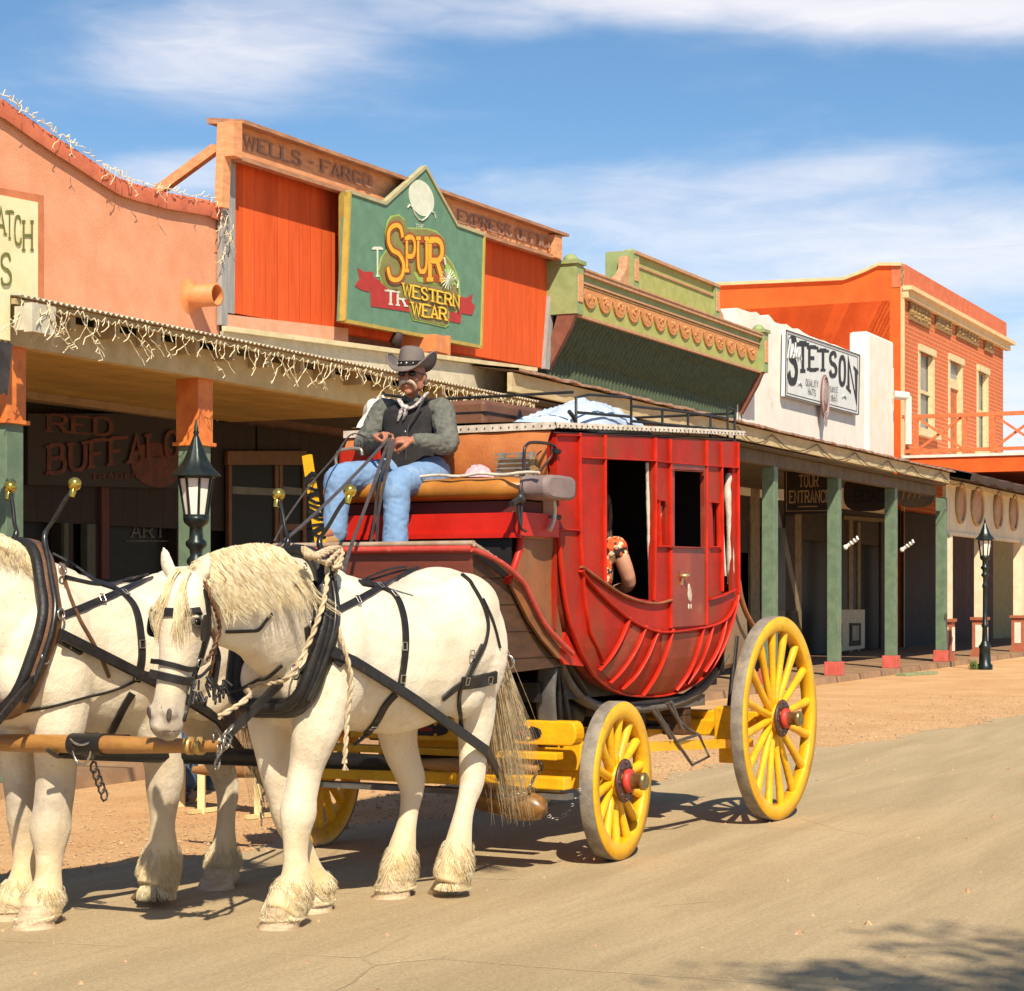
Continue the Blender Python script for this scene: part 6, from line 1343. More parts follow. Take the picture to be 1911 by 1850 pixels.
# ---- horse 1 head, turned to the viewer ----
def headmesh(s,mb,P0,D,N,L,sc_=1.,lw=1.):
    D=D.normalized(); N=(N-D*N.dot(D)).normalized(); L=(L-D*L.dot(D)-N*L.dot(N)).normalized(); s.hd=(P0,D,N,L,sc_); s.lw=lw
    SS=[(-.05,.05,.0,-.09),(-.01,.088,.035,-.14),(.06,.108,.068,-.18),(.14,.118,.085,-.215),(.22,.116,.088,-.245),(.30,.098,.082,-.255),(.38,.080,.076,-.225),(.46,.068,.070,-.165),(.54,.062,.066,-.125),(.62,.064,.066,-.105),(.69,.072,.066,-.10),(.745,.070,.050,-.09),(.785,.052,.024,-.07),(.80,.03,.0,-.045)]
    secs=[(P0+D*t*sc_+N*(f+b)/2*sc_,N*(f-b)/2*sc_,L*w*lw*sc_) for t,w,f,b in SS]
    C_=cr([a for a,b,c in secs],3);U_=cr([b for a,b,c in secs],3);V_=cr([c for a,b,c in secs],3); loft(mb,list(zip(C_,U_,V_)),24,.80)
    h=lambda t,l,n:P0+(D*t+L*l+N*n)*sc_
    for sd in (-1,1):
        mb.sphere(h(.185,sd*.100*lw,.045),(.030,.030,.022),10,8); mb.sphere(h(.30,sd*.075,-.13),(.05,.06,.11),12,8)
        mb.sphere(h(.675,sd*.050,.040),(.034,.034,.030),10,8); mb.sphere(h(.745,0,.03),(.05,.04,.03),10,8)
        # ears
        e0=h(-.01,sd*.075,-.02); tip=h(-.155,sd*.125,.02)
        Q=[e0,e0.lerp(tip,.35)+L*sd*.012,e0.lerp(tip,.7)+L*sd*.008,tip]; mb.tube(cr(Q,4),[.028,.033,.036,.038,.038,.037,.035,.032,.028,.023,.018,.012,.007],10,flat=.6,up=L)
    mb.sphere(h(.77,0,-.06),(.045,.04,.04),10,8)
    s.grey=[(h(.70,.045,.05),.13,1.1),(h(.70,-.045,.05),.13,1.1),(h(.79,0,.0),.17,1.1),(h(.21,.12,.03),.055,1.1),(h(.21,-.12,.03),.055,1.1)]
def headparts(s):
    P0,D,N,L,sc_=s.hd; h=lambda t,l,n:P0+(D*t+L*l+N*n)*sc_
    for sd in (-1,1):
        c=h(.21,sd*.110*s.lw,.040); g=MB(); g.sphere(c,(.024*sc_,.024*sc_,.018*sc_),14,10); g.build('eye',EYE,s.root,T)
        g=MB(); g.tube(cr([c+D*.012+L*sd*.0-N*.03+L*sd*.012,c-D*.018+L*sd*.014-N*.005,c-D*.012+N*.022+L*sd*.002,c+D*.012+N*.020],5),.0075,6); g.tube(cr([c+D*.014-N*.026+L*sd*.012,c+D*.022+L*sd*.010,c+D*.014+N*.018],4),.005,6); g.build('eyelid',mat('eyelid_grey',(.13,.10,.085),(.08,.065,.055),20,.7),s.root,T)
        q=h(.685,sd*.056,.066); nr=s.bvh.find_nearest(q); g=MB(); c=nr[0]-nr[1]*.004; ax=nr[1]; u=(D-ax*D.dot(ax)).normalized(); v=ax.cross(u); M3=Matrix((u,v,ax)).transposed(); g.sphere(c,(.030,.014,.008),12,8,M3); g.build('nostril',NOS,s.root,T)
    P=[]
    for k in range(9):
        a=-1+k/4; q=h(.755,a*.07,.06*(1-a*a)-.02); nr=s.bvh.find_nearest(q); P.append(nr[0]-nr[1]*.001)
    g=MB(); g.tube(P,.0035,5); g.build('mouth_line',NOS,s.root,T)
p0=T.hit(343,1082,1,-.03)
def h1head(s,mb):
    P0=p0; D=TW((-.115,-.10,-1)); N=TW((-.36,-.93,.0)); L=TW((.93,-.36,0))
    s.grey=[]; s.greyleg=[]; headmesh(s,mb,P0,D,N,L,.93,1.13)
    V=lambda x,y,z:Vector((x,s.yc+y,z)); b0=V(-.80,0,1.47); hp=P0+TW((.06,.10,-.09))
    c1=V(-1.05,-.03,1.53); c2=(c1+hp)/2+Vector((0,-.03,.04))
    cs=[b0,c1,c2,hp,hp+(hp-c2)*.25]; hh=[.36,.335,.275,.185,.10]; ww=[.25,.20,.145,.105,.07]
    C_=cr(cs,5); Hh=cr([Vector((x,0,0)) for x in hh],5); Ww=cr([Vector((x,0,0)) for x in ww],5); secs=[]
    for i,c in enumerate(C_):
        t=(C_[min(i+1,len(C_)-1)]-C_[max(i-1,0)]).normalized(); up=Vector((0,0,1)); lat=t.cross(up).normalized(); u=lat.cross(t).normalized(); u=(u*.55+Vector((0,0,.45)) if i>8 else u).normalized(); secs.append((c,u*Hh[i].x,lat*Ww[i].x))
    loft(mb,secs,24,.95); s.crest=[a+b*.93 for a,b,c in secs]; s.lat=[c.normalized() for a,b,c in secs]
legs1=[([(615,1235,.15),(600,1320,.135),(583,1384,.105),(570,1434,.078),(560,1485,.073),(556,1518,.076),(553,1560,.060),(552,1600,.053),(552,1635,.058),(546,1664,.066),(535,1692,.07),(528,1708,.068)],.02,[-.05,-.05,-.03,0]),
 ([(530,1260,.14),(508,1330,.12),(510,1390,.098),(518,1440,.078),(530,1492,.070),(540,1524,.070),(556,1565,.058),(572,1605,.053),(583,1635,.058),(590,1655,.065),(590,1676,.068),(588,1686,.066)],.29,None),
 ([(850,1170,.20),(872,1260,.165),(884,1320,.118),(886,1365,.088),(884,1405,.072),(882,1440,.068),(879,1464,.064),(871,1495,.050),(864,1530,.047),(858,1565,.054),(852,1598,.062),(846,1630,.068),(842,1650,.066)],.02,[-.03,-.02,0]),
 ([(770,1200,.18),(750,1290,.15),(742,1350,.115),(747,1390,.092),(758,1425,.078),(768,1455,.070),(769,1480,.060),(764,1515,.049),(757,1548,.048),(751,1580,.056),(746,1612,.064),(743,1640,.068),(740,1656,.066)],.28,None)]
hs1=Horse('white draught horse nearest the viewer with its head turned and white rope on its collar',(0,0,0),legs1,[(520,1733),(583,1703),(832,1668),(730,1676)],h1head,3)
headparts(hs1)
# ---- horse 2, head forward out of frame ----
OX,OY=-.93,1.03
def h2head(s,mb):
    V=lambda x,y,z:Vector((x+OX,s.yc+y,z)); s.grey=[]; s.greyleg=[T.hit(90,1560,1,1.05),T.hit(300,1500,1,1.3)]
    P0=V(-1.72,.12,2.02); D=Vector((-.62,0,-1)).normalized(); headmesh(s,mb,P0,D,Vector((-1,0,.3)),Vector((0,1,0)))
    cs=[V(-.80,0,1.47),V(-1.08,.02,1.60),V(-1.38,.07,1.80),V(-1.66,.12,1.96),V(-1.74,.13,1.99)]; hh=[.36,.33,.26,.17,.10]; ww=[.25,.195,.14,.10,.07]
    C_=cr(cs,5); Hh=cr([Vector((x,0,0)) for x in hh],5); Ww=cr([Vector((x,0,0)) for x in ww],5); secs=[]
    for i,c in enumerate(C_):
        t=(C_[min(i+1,len(C_)-1)]-C_[max(i-1,0)]).normalized(); lat=t.cross(Vector((0,0,1))).normalized(); u=lat.cross(t).normalized(); secs.append((c,u*Hh[i].x,lat*Ww[i].x))
    loft(mb,secs,24,.95); s.crest=[a+b*.93 for a,b,c in secs]; s.lat=[c.normalized() for a,b,c in secs]
legs2=[([(120,1250,.15),(112,1340,.130),(106,1400,.105),(104,1450,.085),(98,1510,.080),(93,1548,.088),(92,1590,.064),(91,1625,.056),(90,1650,.060),(84,1675,.066),(76,1695,.07),(70,1710,.068)],1.05,[-.05,-.05,-.03,0]),
 ([(50,1270,.15),(38,1340,.125),(36,1400,.10),(40,1450,.082),(44,1500,.076),(46,1530,.078),(46,1570,.060),(45,1610,.053),(42,1640,.058),(36,1665,.066),(28,1684,.07),(24,1696,.068)],1.32,None),
 ([(345,1200,.20),(350,1270,.165),(370,1330,.120),(392,1380,.088),(410,1420,.070),(421,1452,.064),(425,1480,.056),(423,1515,.047),(421,1548,.049),(419,1575,.056),(416,1600,.064),(413,1628,.068),(410,1644,.066)],1.34,None),
 ([(250,1190,.20),(265,1270,.17),(285,1340,.130),(300,1390,.105),(306,1430,.090),(306,1470,.082),(304,1510,.066),(302,1545,.058),(302,1575,.060),(300,1605,.066),(294,1635,.070),(288,1656,.068)],1.02,None)]
hs2=Horse('white draught horse at the left edge with its head outside the picture',(OX,OY,0),legs2,[(62,1733),(18,1716),(402,1660),(280,1676)],h2head,8)
headparts(hs2)
# ---- manes ----
def mane(s,nc,ns,side,drift,L0,L1,w,xmax,k0=4):
    g=MB(); m=len(s.crest)
    def pxx(v): q=T.world(*v); return CX+F*q.x/q.y
    ks=[k for k in range(k0,m-3) if pxx(s.crest[k])<xmax]
    for c_ in range(nc):
        t=s.rn.random(); kk=ks[0]+t*(ks[-1]-ks[0]); a=int(kk); f=kk-a; c0=s.crest[a].lerp(s.crest[a+1],f); lat=s.lat[a]*side
        L=s.rn.uniform(L0,L1); wv=s.rn.gauss(0,.02); dr=drift*(.5+.7*s.rn.random()); 
        for i in range(ns):
            c=c0+(s.crest[a+1]-s.crest[a]).normalized()*s.rn.uniform(-.03,.03)+Vector((0,s.rn.gauss(0,.008),0)); l=L*s.rn.uniform(.75,1.1); sp=s.rn.gauss(0,.012); P=[c-lat*.01, c+lat*.035+Vector((0,0,.020+s.rn.uniform(-.008,.016)))]
            for q in (.28,.52,.78,1.0):
                P.append(c.lerp(c0,q*.55)+lat*(.075+.07*q)+dr*q*q*l+Vector((wv*math.sin(q*4)+sp*q,sp*q*.5,-l*q*(1-.12*q))))
            out=[P[0]]
            for p in P[1:]:
                h=s.bvh.find_nearest(p)
                if h[0] is not None:
                    d=(p-h[0]).dot(h[1]); mn=.005+s.rn.random()*.014
                    if d<mn: p=p+h[1]*(mn-d)
                    elif d>.05: p=p-h[1]*(d-.05)*.7
                out.append(p)
            Q=cr(out,2); N=len(Q); g.tube(Q,[w*(1-.75*(k/(N-1))**1.5) for k in range(N)],3,caps=False,flat=.6)
    return g.build('mane',MANE,s.root,T)
nearside=Vector((0,-1,0))
sd1=1 if hs1.lat[8].dot(nearside)>0 else -1
mane(hs1,130,16,sd1,TW((.75,-.15,0)),.12,.34,.0022,516)
sd2=1 if hs2.lat[8].dot(nearside)>0 else -1
mane(hs2,70,15,sd2,TW((.25,-.1,0)),.08,.20,.0024,40)
def forelock(s,n=150):
    P0,D,N,L,sc_=s.hd; h=lambda t,l,nn:P0+(D*t+L*l+N*nn)*sc_; g=MB()
    def path(i):
        a=s.rn.uniform(-1,1); a=math.copysign(.35+.75*abs(a),a+.15); e=s.rn.uniform(.7,1.1); ln=s.rn.uniform(.16,.36)
        P=[h(-.05,a*.04+s.rn.gauss(0,.008),.02),h(.0,a*.055,.065+.02*s.rn.random()),h(ln*.4,a*.085*e,.115),h(ln*.75,a*.115*e,.105),h(ln,a*.13*e+s.rn.gauss(0,.01),.09)]
        out=[]
        for p in P:
            q=s.bvh.find_nearest(p); d=(p-q[0]).dot(q[1]); mn=.006+s.rn.random()*.015; out.append(p+q[1]*(mn-d) if (d<mn or d>.03) else p)
        return out
    hairs(g,None,n,path,.0024,10,s.rn); return g.build('forelock',MANE,s.root,T)
forelock(hs1,320)
# ---- harness of horse 1 ----
h=hs1; P,N,up,fwd=h.collar(.30)
def q2c(pts): return [(240+x/2.654,980+y/2.654) for x,y in pts]
def q1c(pts): return [(x/3.4125,930+y/3.4125) for x,y in pts]
S1=lambda nm,pts,w,**k:h.strap(nm,q2c(pts),w,**k)
S1('back_strap',[(900,490),(1000,440),(1120,380),(1240,315),(1340,265),(1440,215)],.038)
S1('back_pad',[(1145,290),(1200,300),(1260,315),(1320,355),(1350,420),(1365,500),(1368,600),(1358,700),(1345,780),(1335,830)],.045)
S1('line_strap',[(1170,288),(1260,262),(1350,235),(1430,222)],.016); S1('line_strap',[(1150,285),(1230,250),(1300,225),(1380,215)],.014)
S1('belly_strap',[(1320,835),(1270,890),(1220,980),(1160,1045),(1110,1085)],.045)
S1('breeching',[(1640,785),(1700,778),(1760,768),(1815,752)],.075,th=.014); S1('hip_strap',[(1650,250),(1685,278),(1705,310),(1740,370),(1768,440),(1776,510),(1760,590),(1720,660),(1690,730),(1675,775)],.020)
S1('hip_strap',[(1750,365),(1790,450),(1815,530),(1835,610)],.012); S1('hip_strap',[(1750,600),(1715,670),(1690,720),(1665,770)],.045); S1('croup_strap',[(1640,790),(1600,820),(1550,860)],.04); S1('leg_strap',[(1640,800),(1632,870),(1645,950),(1655,1030)],.024)
c=h.cast(940,1236)[0]
c=T.hit(946,1236,1,.0); h.ring('hanging_ring',c,.042,(1,.4,.1),.006); straight(h,'hip_strap',T.hit(931,1205,1,-.02),c+Vector((0,0,.04)),.012,th=.006)
S1('collar_housing',[(925,290),(945,380),(955,480),(958,580),(940,690),(880,770)],.13,th=.02); S1('hame_tug',[(880,500),(900,600),(930,640)],.05,th=.02)
# tug to the singletree
def C2T(v): w=C.world(*v); l=T.loc(w.x,w.y); return Vector((l[0],l[1],v[2]))
a,nr,_=h.cast(598,1209); a=a+nr*.05; b=C2T(CX_(945,1476,-.92)); straight(h,'trace',a,b,.058,th=.016,push=.02)
a2=h.cast(615,1222)[0]; S1('trace_safe',[(930,585),(980,610),(1020,640),(1060,680)],.07,th=.02)
b2=a.lerp(b,.42); g=MB(); g.tube([b2+Vector((0,0,.05)),b2+Vector((0,-.02,0)),b2+Vector((0,0,-.06))],.012,6); g.build('trace_loop',HAR,h.root,T)
# neck strap to the yoke
YK=T.hit(410,1393,1,-.12); a,nr,_=h.cast(527,1268); straight(h,'pole_strap',a+nr*.03,YK+Vector((.03,0,.04)),.048,th=.018)
for f in (.25,.62): 
    c=(a+nr*.05).lerp(YK,f); h.ring('buckle',c,.026,(.3,-1,.2),.005)
a,nr,_=h.cast(545,1247); h.ring('hame_ring',a+nr*.07,.036,(.2,-1,.1),.006); a,nr,_=h.cast(575,1165); h.ring('terret_ring',a+nr*.03,.026,(.2,-1,0),.006)
for px,py in ((588,1100),(551,1067),(571,1262),(526,1275)):
    a,nr,_=h.cast(px,py)
    if a: h.ring('terret_ring',a+nr*.06,.018,(.4,-1,.1),.004)
# rope
g=MB(); 
def onh(px,py,o=.03): a,nr,_=h.cast(px,py); return (a+nr*o) if a else T.hit(px,py,1,-.2)
rope(g,[onh(x,y,o) for (x,y),o in zip([(573,1040),(574,1075),(568,1119),(557,1160),(545,1195),(519,1240),(490,1275)],(.12,.12,.12,.11,.10,.10,.09))]+[T.hit(466,1299,1,-.26),T.hit(436,1322,1,-.30),T.hit(408,1338,1,-.30)],.013)
rope(g,[onh(x,y,o) for (x,y),o in zip([(590,1045),(601,1080),(613,1120),(622,1157),(632,1195),(641,1230),(648,1270)],(.12,.10,.05,.035,.035,.035,.035))]+[T.hit(650,1320,1,-.19),T.hit(647,1360,1,-.19),T.hit(643,1425,1,-.19)],.013)
for k in range(7):
    x0=566+k*3.2; rope(g,[onh(x0,1020+k*2,.14+.01*(k%3)),onh(x0+8,1040,.17),onh(x0+16,1062,.15+.01*(k%2)),onh(x0+24-k,1082,.13)],.012)
rope(g,[onh(580,1084,.14),onh(592,1078,.16),onh(604,1064,.15),onh(610,1052,.12)],.013)
e=T.hit(643,1425,1,-.19)
for k in range(14): g.tube([e,e+Vector((random.gauss(0,.01),random.gauss(0,.01),-.035))],.002,3)
g.build('halter_rope',ROPE,h.root,T,label='pale twisted rope looped over the collar')
# bridle
B=lambda nm,pts,w,**k:h.strap(nm,pts,w,**k)
B('browband',[(280,1139),(300,1142),(322,1143),(350,1144),(372,1142)],.042); B('noseband',[(281,1232),(300,1236),(325,1242),(350,1249),(362,1248)],.026,th=.008); B('noseband',[(278,1256),(300,1261),(325,1267),(350,1272),(362,1270)],.040,th=.014)
B('cheek_strap',[(381,1100),(386,1135),(388,1170),(380,1205),(368,1240),(356,1275),(352,1310)],.026); B('cheek_strap',[(356,1280),(350,1310),(340,1345)],.022); B('chin_strap',[(362,1262),(375,1258),(392,1240)],.03)
g=MB(); c,nr,_=h.cast(372,1190); P0,D,Nn,L,_s=h.hd; c=c+L*.03+Nn*.03
for sd in (1,-1):
    cc=P0+(D*.22+L*sd*(.150 if sd>0 else .128)+Nn*(.02 if sd>0 else -.03))*1; g=MB(); n=18; V=[cc+D*.062*math.copysign(abs(math.cos(k*.349))**.6,math.cos(k*.349))+(Nn*.95+L*sd*.30)*.055*math.copysign(abs(math.sin(k*.349))**.6,math.sin(k*.349)) for k in range(n)]
    g.add(V+[v+L*sd*.008 for v in V],[tuple(range(n)),tuple(range(2*n-1,n-1,-1))]+[(k,(k+1)%n,n+(k+1)%n,n+k) for k in range(n)]); g.build('blinker',HAR,h.root,T)
g=MB(); rope(g,[onh(379,1085,.02),onh(386,1120,.025),onh(395,1150,.03),onh(399,1175,.03),onh(394,1200,.03),onh(384,1230,.02)],.010,10,90); g.build('halter_braid',HARB,h.root,T)
P=[(392,1175),(400,1205),(396,1240),(385,1275)]; B('halter_cheek',P,.03,m=HARB); B('throat_strap',[(398,1196),(405,1220),(402,1250),(396,1285)],.035)
for px,py in ((366,1235),(356,1276),(400,1188),(352,1305),(391,1248)):
    a,nr,_=h.cast(px,py)
    if a: h.ring('bit_ring',a+nr*.02,.020,nr,.004)
B('neck_strap',[(420,1178),(440,1178),(465,1177),(481,1175),(493,1160),(505,1146)],.014)
g=MB()
for k in range(30):
    a=onh(360+random.random()*62,1262+random.random()*45,.02); g.tube([a,a+Vector((random.uniform(-.03,.03),random.uniform(-.03,.0),-random.uniform(.02,.07)))],random.uniform(.004,.010),5)
g.build('rein_bundle',HAR,h.root,T)
B('rein',[(420,1290),(450,1286),(480,1270),(500,1262),(525,1240)],.016); 
# ---- harness of horse 2 ----
h=hs2; P,N,up,fwd=h.collar(.30,HARB); S2=lambda nm,pts,w,**k:h.strap(nm,q1c(pts),w,**k)
S2('back_strap',[(400,745),(520,700),(640,650),(760,600),(880,550),(960,515)],.040); S2('line_strap',[(405,505),(500,530),(600,550),(720,553),(830,520),(950,492)],.022); S2('line_strap',[(330,360),(430,410),(520,470),(600,530),(700,560)],.030)
S2('back_pad',[(640,548),(720,575),(790,620),(845,680),(875,760),(890,850),(900,960),(895,1050),(865,1170)],.045); S2('quarter_strap',[(380,420),(430,600),(500,770),(580,910),(640,1020),(690,1140)],.018,m=HARB)
a,nr,_=h.cast(108,1188); b=C2T(CX_(519,1500,-.85)); straight(h,'trace',a+nr*.06,b,.058,th=.016,push=.02); S2('trace_safe',[(360,870),(440,910),(520,960)],.075,th=.02)
S2('belly_strap',[(840,1240),(790,1320),(740,1420),(700,1500)],.045); S2('rein',[(0,1362),(150,1350),(350,1318),(560,1262),(740,1215),(860,1160),(940,1108)],.012)
a,nr,_=h.cast(58,1262); YK2=T.hit(-40,1380,0,-2.1)
straight(h,'pole_strap',a+nr*.05,T.hit(-10,1352,1,.75),.045)
for px,py in ((84,1227),(108,1153),(68,1255),(105,1075)):
    a,nr,_=h.cast(px,py)
    if a: h.ring('terret_ring',a+nr*.06,.028,(.3,-1,.1),.006)
def buckle(h,px,py,w=.020,m=None):
    a,nr,_=h.cast(px,py)
    if a is None: return
    c=a+nr*.020; u=Vector((0,0,1)); u=(u-nr*u.dot(nr)).normalized(); v=nr.cross(u); g=MB()
    for i,j,k,l in ((-1,-1,1,-1),(1,-1,1,1),(1,1,-1,1),(-1,1,-1,-1)): g.tube([c+u*w*i+v*w*.8*j,c+u*w*k+v*w*.8*l],.0035,6)
    g.build('buckle',m or STL,h.root,T)
for x,y in q2c([(1125,375),(1310,350),(1355,600),(1348,760),(1240,310),(1210,990),(1690,640),(930,480),(1665,770),(1780,765)]): buckle(hs1,x,y)
for x,y in q1c([(640,645),(790,615),(895,930),(865,1130),(455,930),(350,740)]): buckle(hs2,x,y)
P0_,D_,N_,L_,s_=hs2.hd
for nm,t,w in (('noseband',.52,.035),('browband',.12,.03)):
    P,N=hs2.loop(P0_+D_*t*s_-N_*.03,N_,L_,28,.5); hs2.ribbon(nm,P,N,w,HAR,.010,.004,None,True)
for sd in (-1,1):
    g=MB(); Q=[]
    for t in (.02,.12,.24,.36,.46,.52):
        q=P0_+(D_*t+L_*sd*.2-N_*.05)*s_; r=hs2.bvh.find_nearest(q); Q.append(r[0]+r[1]*.010)
    g.tube(cr(Q,4),.010,6); g.build('cheek_strap',HAR,hs2.root,T)
# ---- neck yoke ----
PW=mat('yoke_wood',(.42,.20,.05),(.28,.12,.03),5,.45,bump=.2,coat=.15,stretch=(1,.25,1),stain=((.22,.11,.04),9,.6,.8))
y0=YK; y1=T.hit(-150,1384,1,1.75); yk=thing('neck_yoke','turned wooden neck yoke bar hanging in front of the white horses','yoke',T,tuple(y0.lerp(y1,.5)))
n=15; g=MB(); P=[y0.lerp(y1,i/(n-1)) for i in range(n)]; g.tube(P,[.026+.020*math.sin(math.pi*i/(n-1))**.7 for i in range(n)],14); g.build('yoke_bar',PW,yk,T)
g=MB()
for f in (.10,.15): c=y0.lerp(y1,f*.6); d=(y1-y0).normalized(); g.lathe([(.0,-.012),(.044,-.012),(.044,.012),(0,.012)],c,d,14)
g.build('yoke_ferrule',mat('ferrule',(.52,.36,.12),(.4,.26,.08),12,.4,metal=.5),yk,T)
c=T.hit(160,1393,1,y0.lerp(y1,.45).y); cc=min((y0.lerp(y1,i/60) for i in range(61)),key=lambda p:abs((CX+F*(T.world(*p).x)/(T.world(*p).y))-165))
d=(y1-y0).normalized(); g=MB(); g.tube([cc-d*.10,cc+d*.10],.054,14); g.build('yoke_plate',HAR,yk,T)
g=MB(); u=Vector((0,0,1)); g.tube([cc+Vector((-.04,0,0))+u*(.01-.11*abs(math.sin(k*.31)))+d*(.06*math.cos(k*.31)) for k in range(11)],.006,6); g.tube(cr([cc-d*.08+Vector((-.03,0,.03)),cc-d*.03+Vector((-.06,0,.0)),cc+d*.03+Vector((-.06,0,.01)),cc+d*.09+Vector((-.03,0,.035))],4),.006,6); g.build('yoke_ring',STL,yk,T)
g=MB(); chain(g,y0+Vector((0,0,.02)),YK+Vector((.06,-.02,.09)),0,.018,.006,3); chain(g,y0,y0+Vector((-.02,0,-.10)),.0,.02,.006,3)
for k in range(5): cx=y0+Vector((random.uniform(-.03,.03),random.uniform(-.04,.02),random.uniform(-.03,.05))); g.tube([cx+Vector((.028*math.cos(j*.7),.01*math.sin(j),.028*math.sin(j*.7))) for j in range(9)],.006,5,close=True)
g.build('yoke_chain',CH,yk,T)
# =================== PEOPLE ===================
SKIN=mat('skin',(.42,.17,.095),(.34,.125,.065),9,.55,bump=.15,bscale=120,sss=.08,fine=.05); SKINL=mat('skin_light',(.62,.33,.21),(.55,.27,.165),9,.55,sss=.1,fine=.04)
HAT=mat('hat_felt',(.19,.155,.14),(.14,.11,.10),7,.9,bump=.3,bscale=160); VEST=mat('vest_wool',(.028,.024,.026),(.018,.015,.017),18,.9,bump=.5,bscale=200); SHIRT=mat('shirt_grey',(.150,.150,.128),(.100,.102,.086),26,.9,bump=.5,bscale=90,stretch=(1,1,.7))
JEAN=mat('jeans_denim',(.20,.33,.54),(.17,.28,.47),16,.85,bump=.4,bscale=240,lo=.2,hi=.8,stain=((.36,.48,.64),4,.50,.85)); BOOT=mat('boot_suede',(.45,.26,.10),(.34,.19,.07),10,.85,bump=.4); MOU=mat('moustache_hair',(.56,.46,.35),(.34,.25,.18),30,.7); SCF=mat('bandana',(.58,.53,.50),(.22,.17,.17),60,.85,lo=.40,hi=.56); LENS=mat('dark_lens',(.01,.01,.01),rough=.08,fine=0)
def limb(mb,pts,n=14,m=5,fl=1.0):
    Q=cr([p for p,r in pts],m); Rr=[v.x for v in cr([Vector((r,0,0)) for p,r in pts],m)]
    mb.tube(Q,[(r,r*fl) for r in Rr],n); mb.sphere(Q[0],Rr[0],12,8); mb.sphere(Q[-1],Rr[-1],12,8)
def hand(mb,w,d,pal,thumb,curl=1.25,s=1.):
    """w wrist, d direction to knuckles, pal palm normal (fingers curl to it), thumb side"""
    d=d.normalized(); pal=(pal-d*pal.dot(d)).normalized(); th=(thumb-d*thumb.dot(d)-pal*thumb.dot(pal)).normalized()
    c=w+d*.05*s; M3=Matrix((d,th,pal)).transposed(); mb.sphere(c,(.052*s,.040*s,.018*s),14,8,M3)
    for k,(o,L) in enumerate(((.029,.92),(.0105,1.0),(-.0085,.95),(-.027,.78))):
        b=w+d*.085*s+th*o*s; P=[b-d*.02*s,b]; a=.25+.06*k; 
        for q,l in enumerate((.036,.026,.022)):
            a+=curl*(.62 if q==0 else .75); dd=d*math.cos(a)+pal*math.sin(a); P.append(P[-1]+dd*l*L*s)
        mb.tube(P,[.0105*s,.0108*s,.0098*s,.009*s,.0075*s],8); mb.sphere(P[-1],.0078*s,8,6); mb.sphere(P[1],.0108*s,8,6)
    b=w+d*.025*s+th*.030*s; P=[b,b+(d*.5+th*.6+pal*.3).normalized()*.035*s,b+(d*.5+th*.6+pal*.3).normalized()*.035*s+(d*.75+th*.0+pal*.55).normalized()*.032*s]; P.append(P[-1]+(d*.7-th*.35+pal*.5).normalized()*.024*s)
    mb.tube(P,[.015*s,.0135*s,.0115*s,.009*s],8); mb.sphere(P[-1],.009*s,8,6)
def headp(mb,c,Fd,Ud,s=1.):
    Fd=Fd.normalized(); Ld=Ud.cross(Fd).normalized(); Ud=Fd.cross(Ld).normalized(); M3=Matrix((Fd,Ld,Ud)).transposed(); h=lambda f,l,u:c+(Fd*f+Ld*l+Ud*u)*s
    sp=lambda p,r:mb.sphere(p,tuple(q*s for q in r),16,10,M3)
    sp(h(-.012,0,.035),(.092,.076,.085)); sp(h(.012,0,-.015),(.072,.066,.085)); sp(h(.035,0,-.075),(.045,.045,.038)); sp(h(.060,0,-.098),(.022,.024,.018))
    sp(h(.074,0,.030),(.018,.050,.014)); mb.tube([h(.080,0,.025),h(.098,0,-.008),h(.104,0,-.024)],[.009*s,.012*s,.016*s],8); sp(h(.092,0,-.028),(.016,.019,.011))
    for l in (-1,1): sp(h(.058,l*.038,-.022),(.025,.022,.022)); sp(h(-.008,l*.078,-.005),(.018,.009,.030)); sp(h(.078,l*.030,.006),(.010,.014,.009)); sp(h(-.0,l*.055,-.055),(.03,.018,.035))
    sp(h(.083,0,-.058),(.012,.024,.006)); sp(h(.080,0,-.070),(.012,.020,.007))
    return h,Fd,Ld,Ud
def finish(mb,name,m,par,fr,vox=.008,it=3,disp=0,seed=0,attach=True,sc_=11):
    me=remesh(mb,vox,it,.5,name)
    if disp:
        from mathutils import noise
        co=[v.co.copy() for v in me.vertices]; no=[v.normal.copy() for v in me.vertices]; out=[]
        for c_,n0 in zip(co,no):
            p=c_*sc_+Vector((seed,0,0)); n_=noise.noise(Vector((p.x,p.y,p.z*1.6)))+.5*noise.noise(p*2.4); out+=(c_+n0*disp*(1-abs(n_)*2))[:]
        me.vertices.foreach_set('co',out); me.update()
    me.materials.append(m); return addobj(name,me,par,fr) if attach else me
# ---- driver ----
J=lambda px,py,x:CX_(px,py,x)
toT=lambda v:C.dirl(v)
drv=thing('person','seated coach driver in grey cowboy hat, dark vest and jeans holding the reins','person',C,(-.68,J(770,880,-.65).y,2.37))
neck=J(770,752,-.60); hc=J(768,703,-.66); chest=J(772,800,-.60); waist=J(772,850,-.62); hip=J(772,882,-.62)
sh=[J(716,768,-.60),J(825,768,-.60)]; el=[J(679,832,-.70),J(836,830,-.72)]; wr=[J(708,818,-.93),J(772,822,-.93)]
hp=[J(742,888,-.66),J(806,888,-.66)]; kn=[J(634,893,-1.12),J(742,905,-1.14)]; an=[J(624,985,-1.20),J(737,1012,-1.22)]
for k in (0,1): kn[k].z-=.0
FdW=Vector((-.26,-.96,.02)); 
b=MB(); H_,Fd,Ld,Ud=headp(b,hc,toT(FdW),Vector((0,0,1)),1.04)
limb(b,[(hc-Ud*.06-Fd*.01,.05),(neck,.058),(chest,.13),(waist,.12),(hip,.13)],fl=.8)
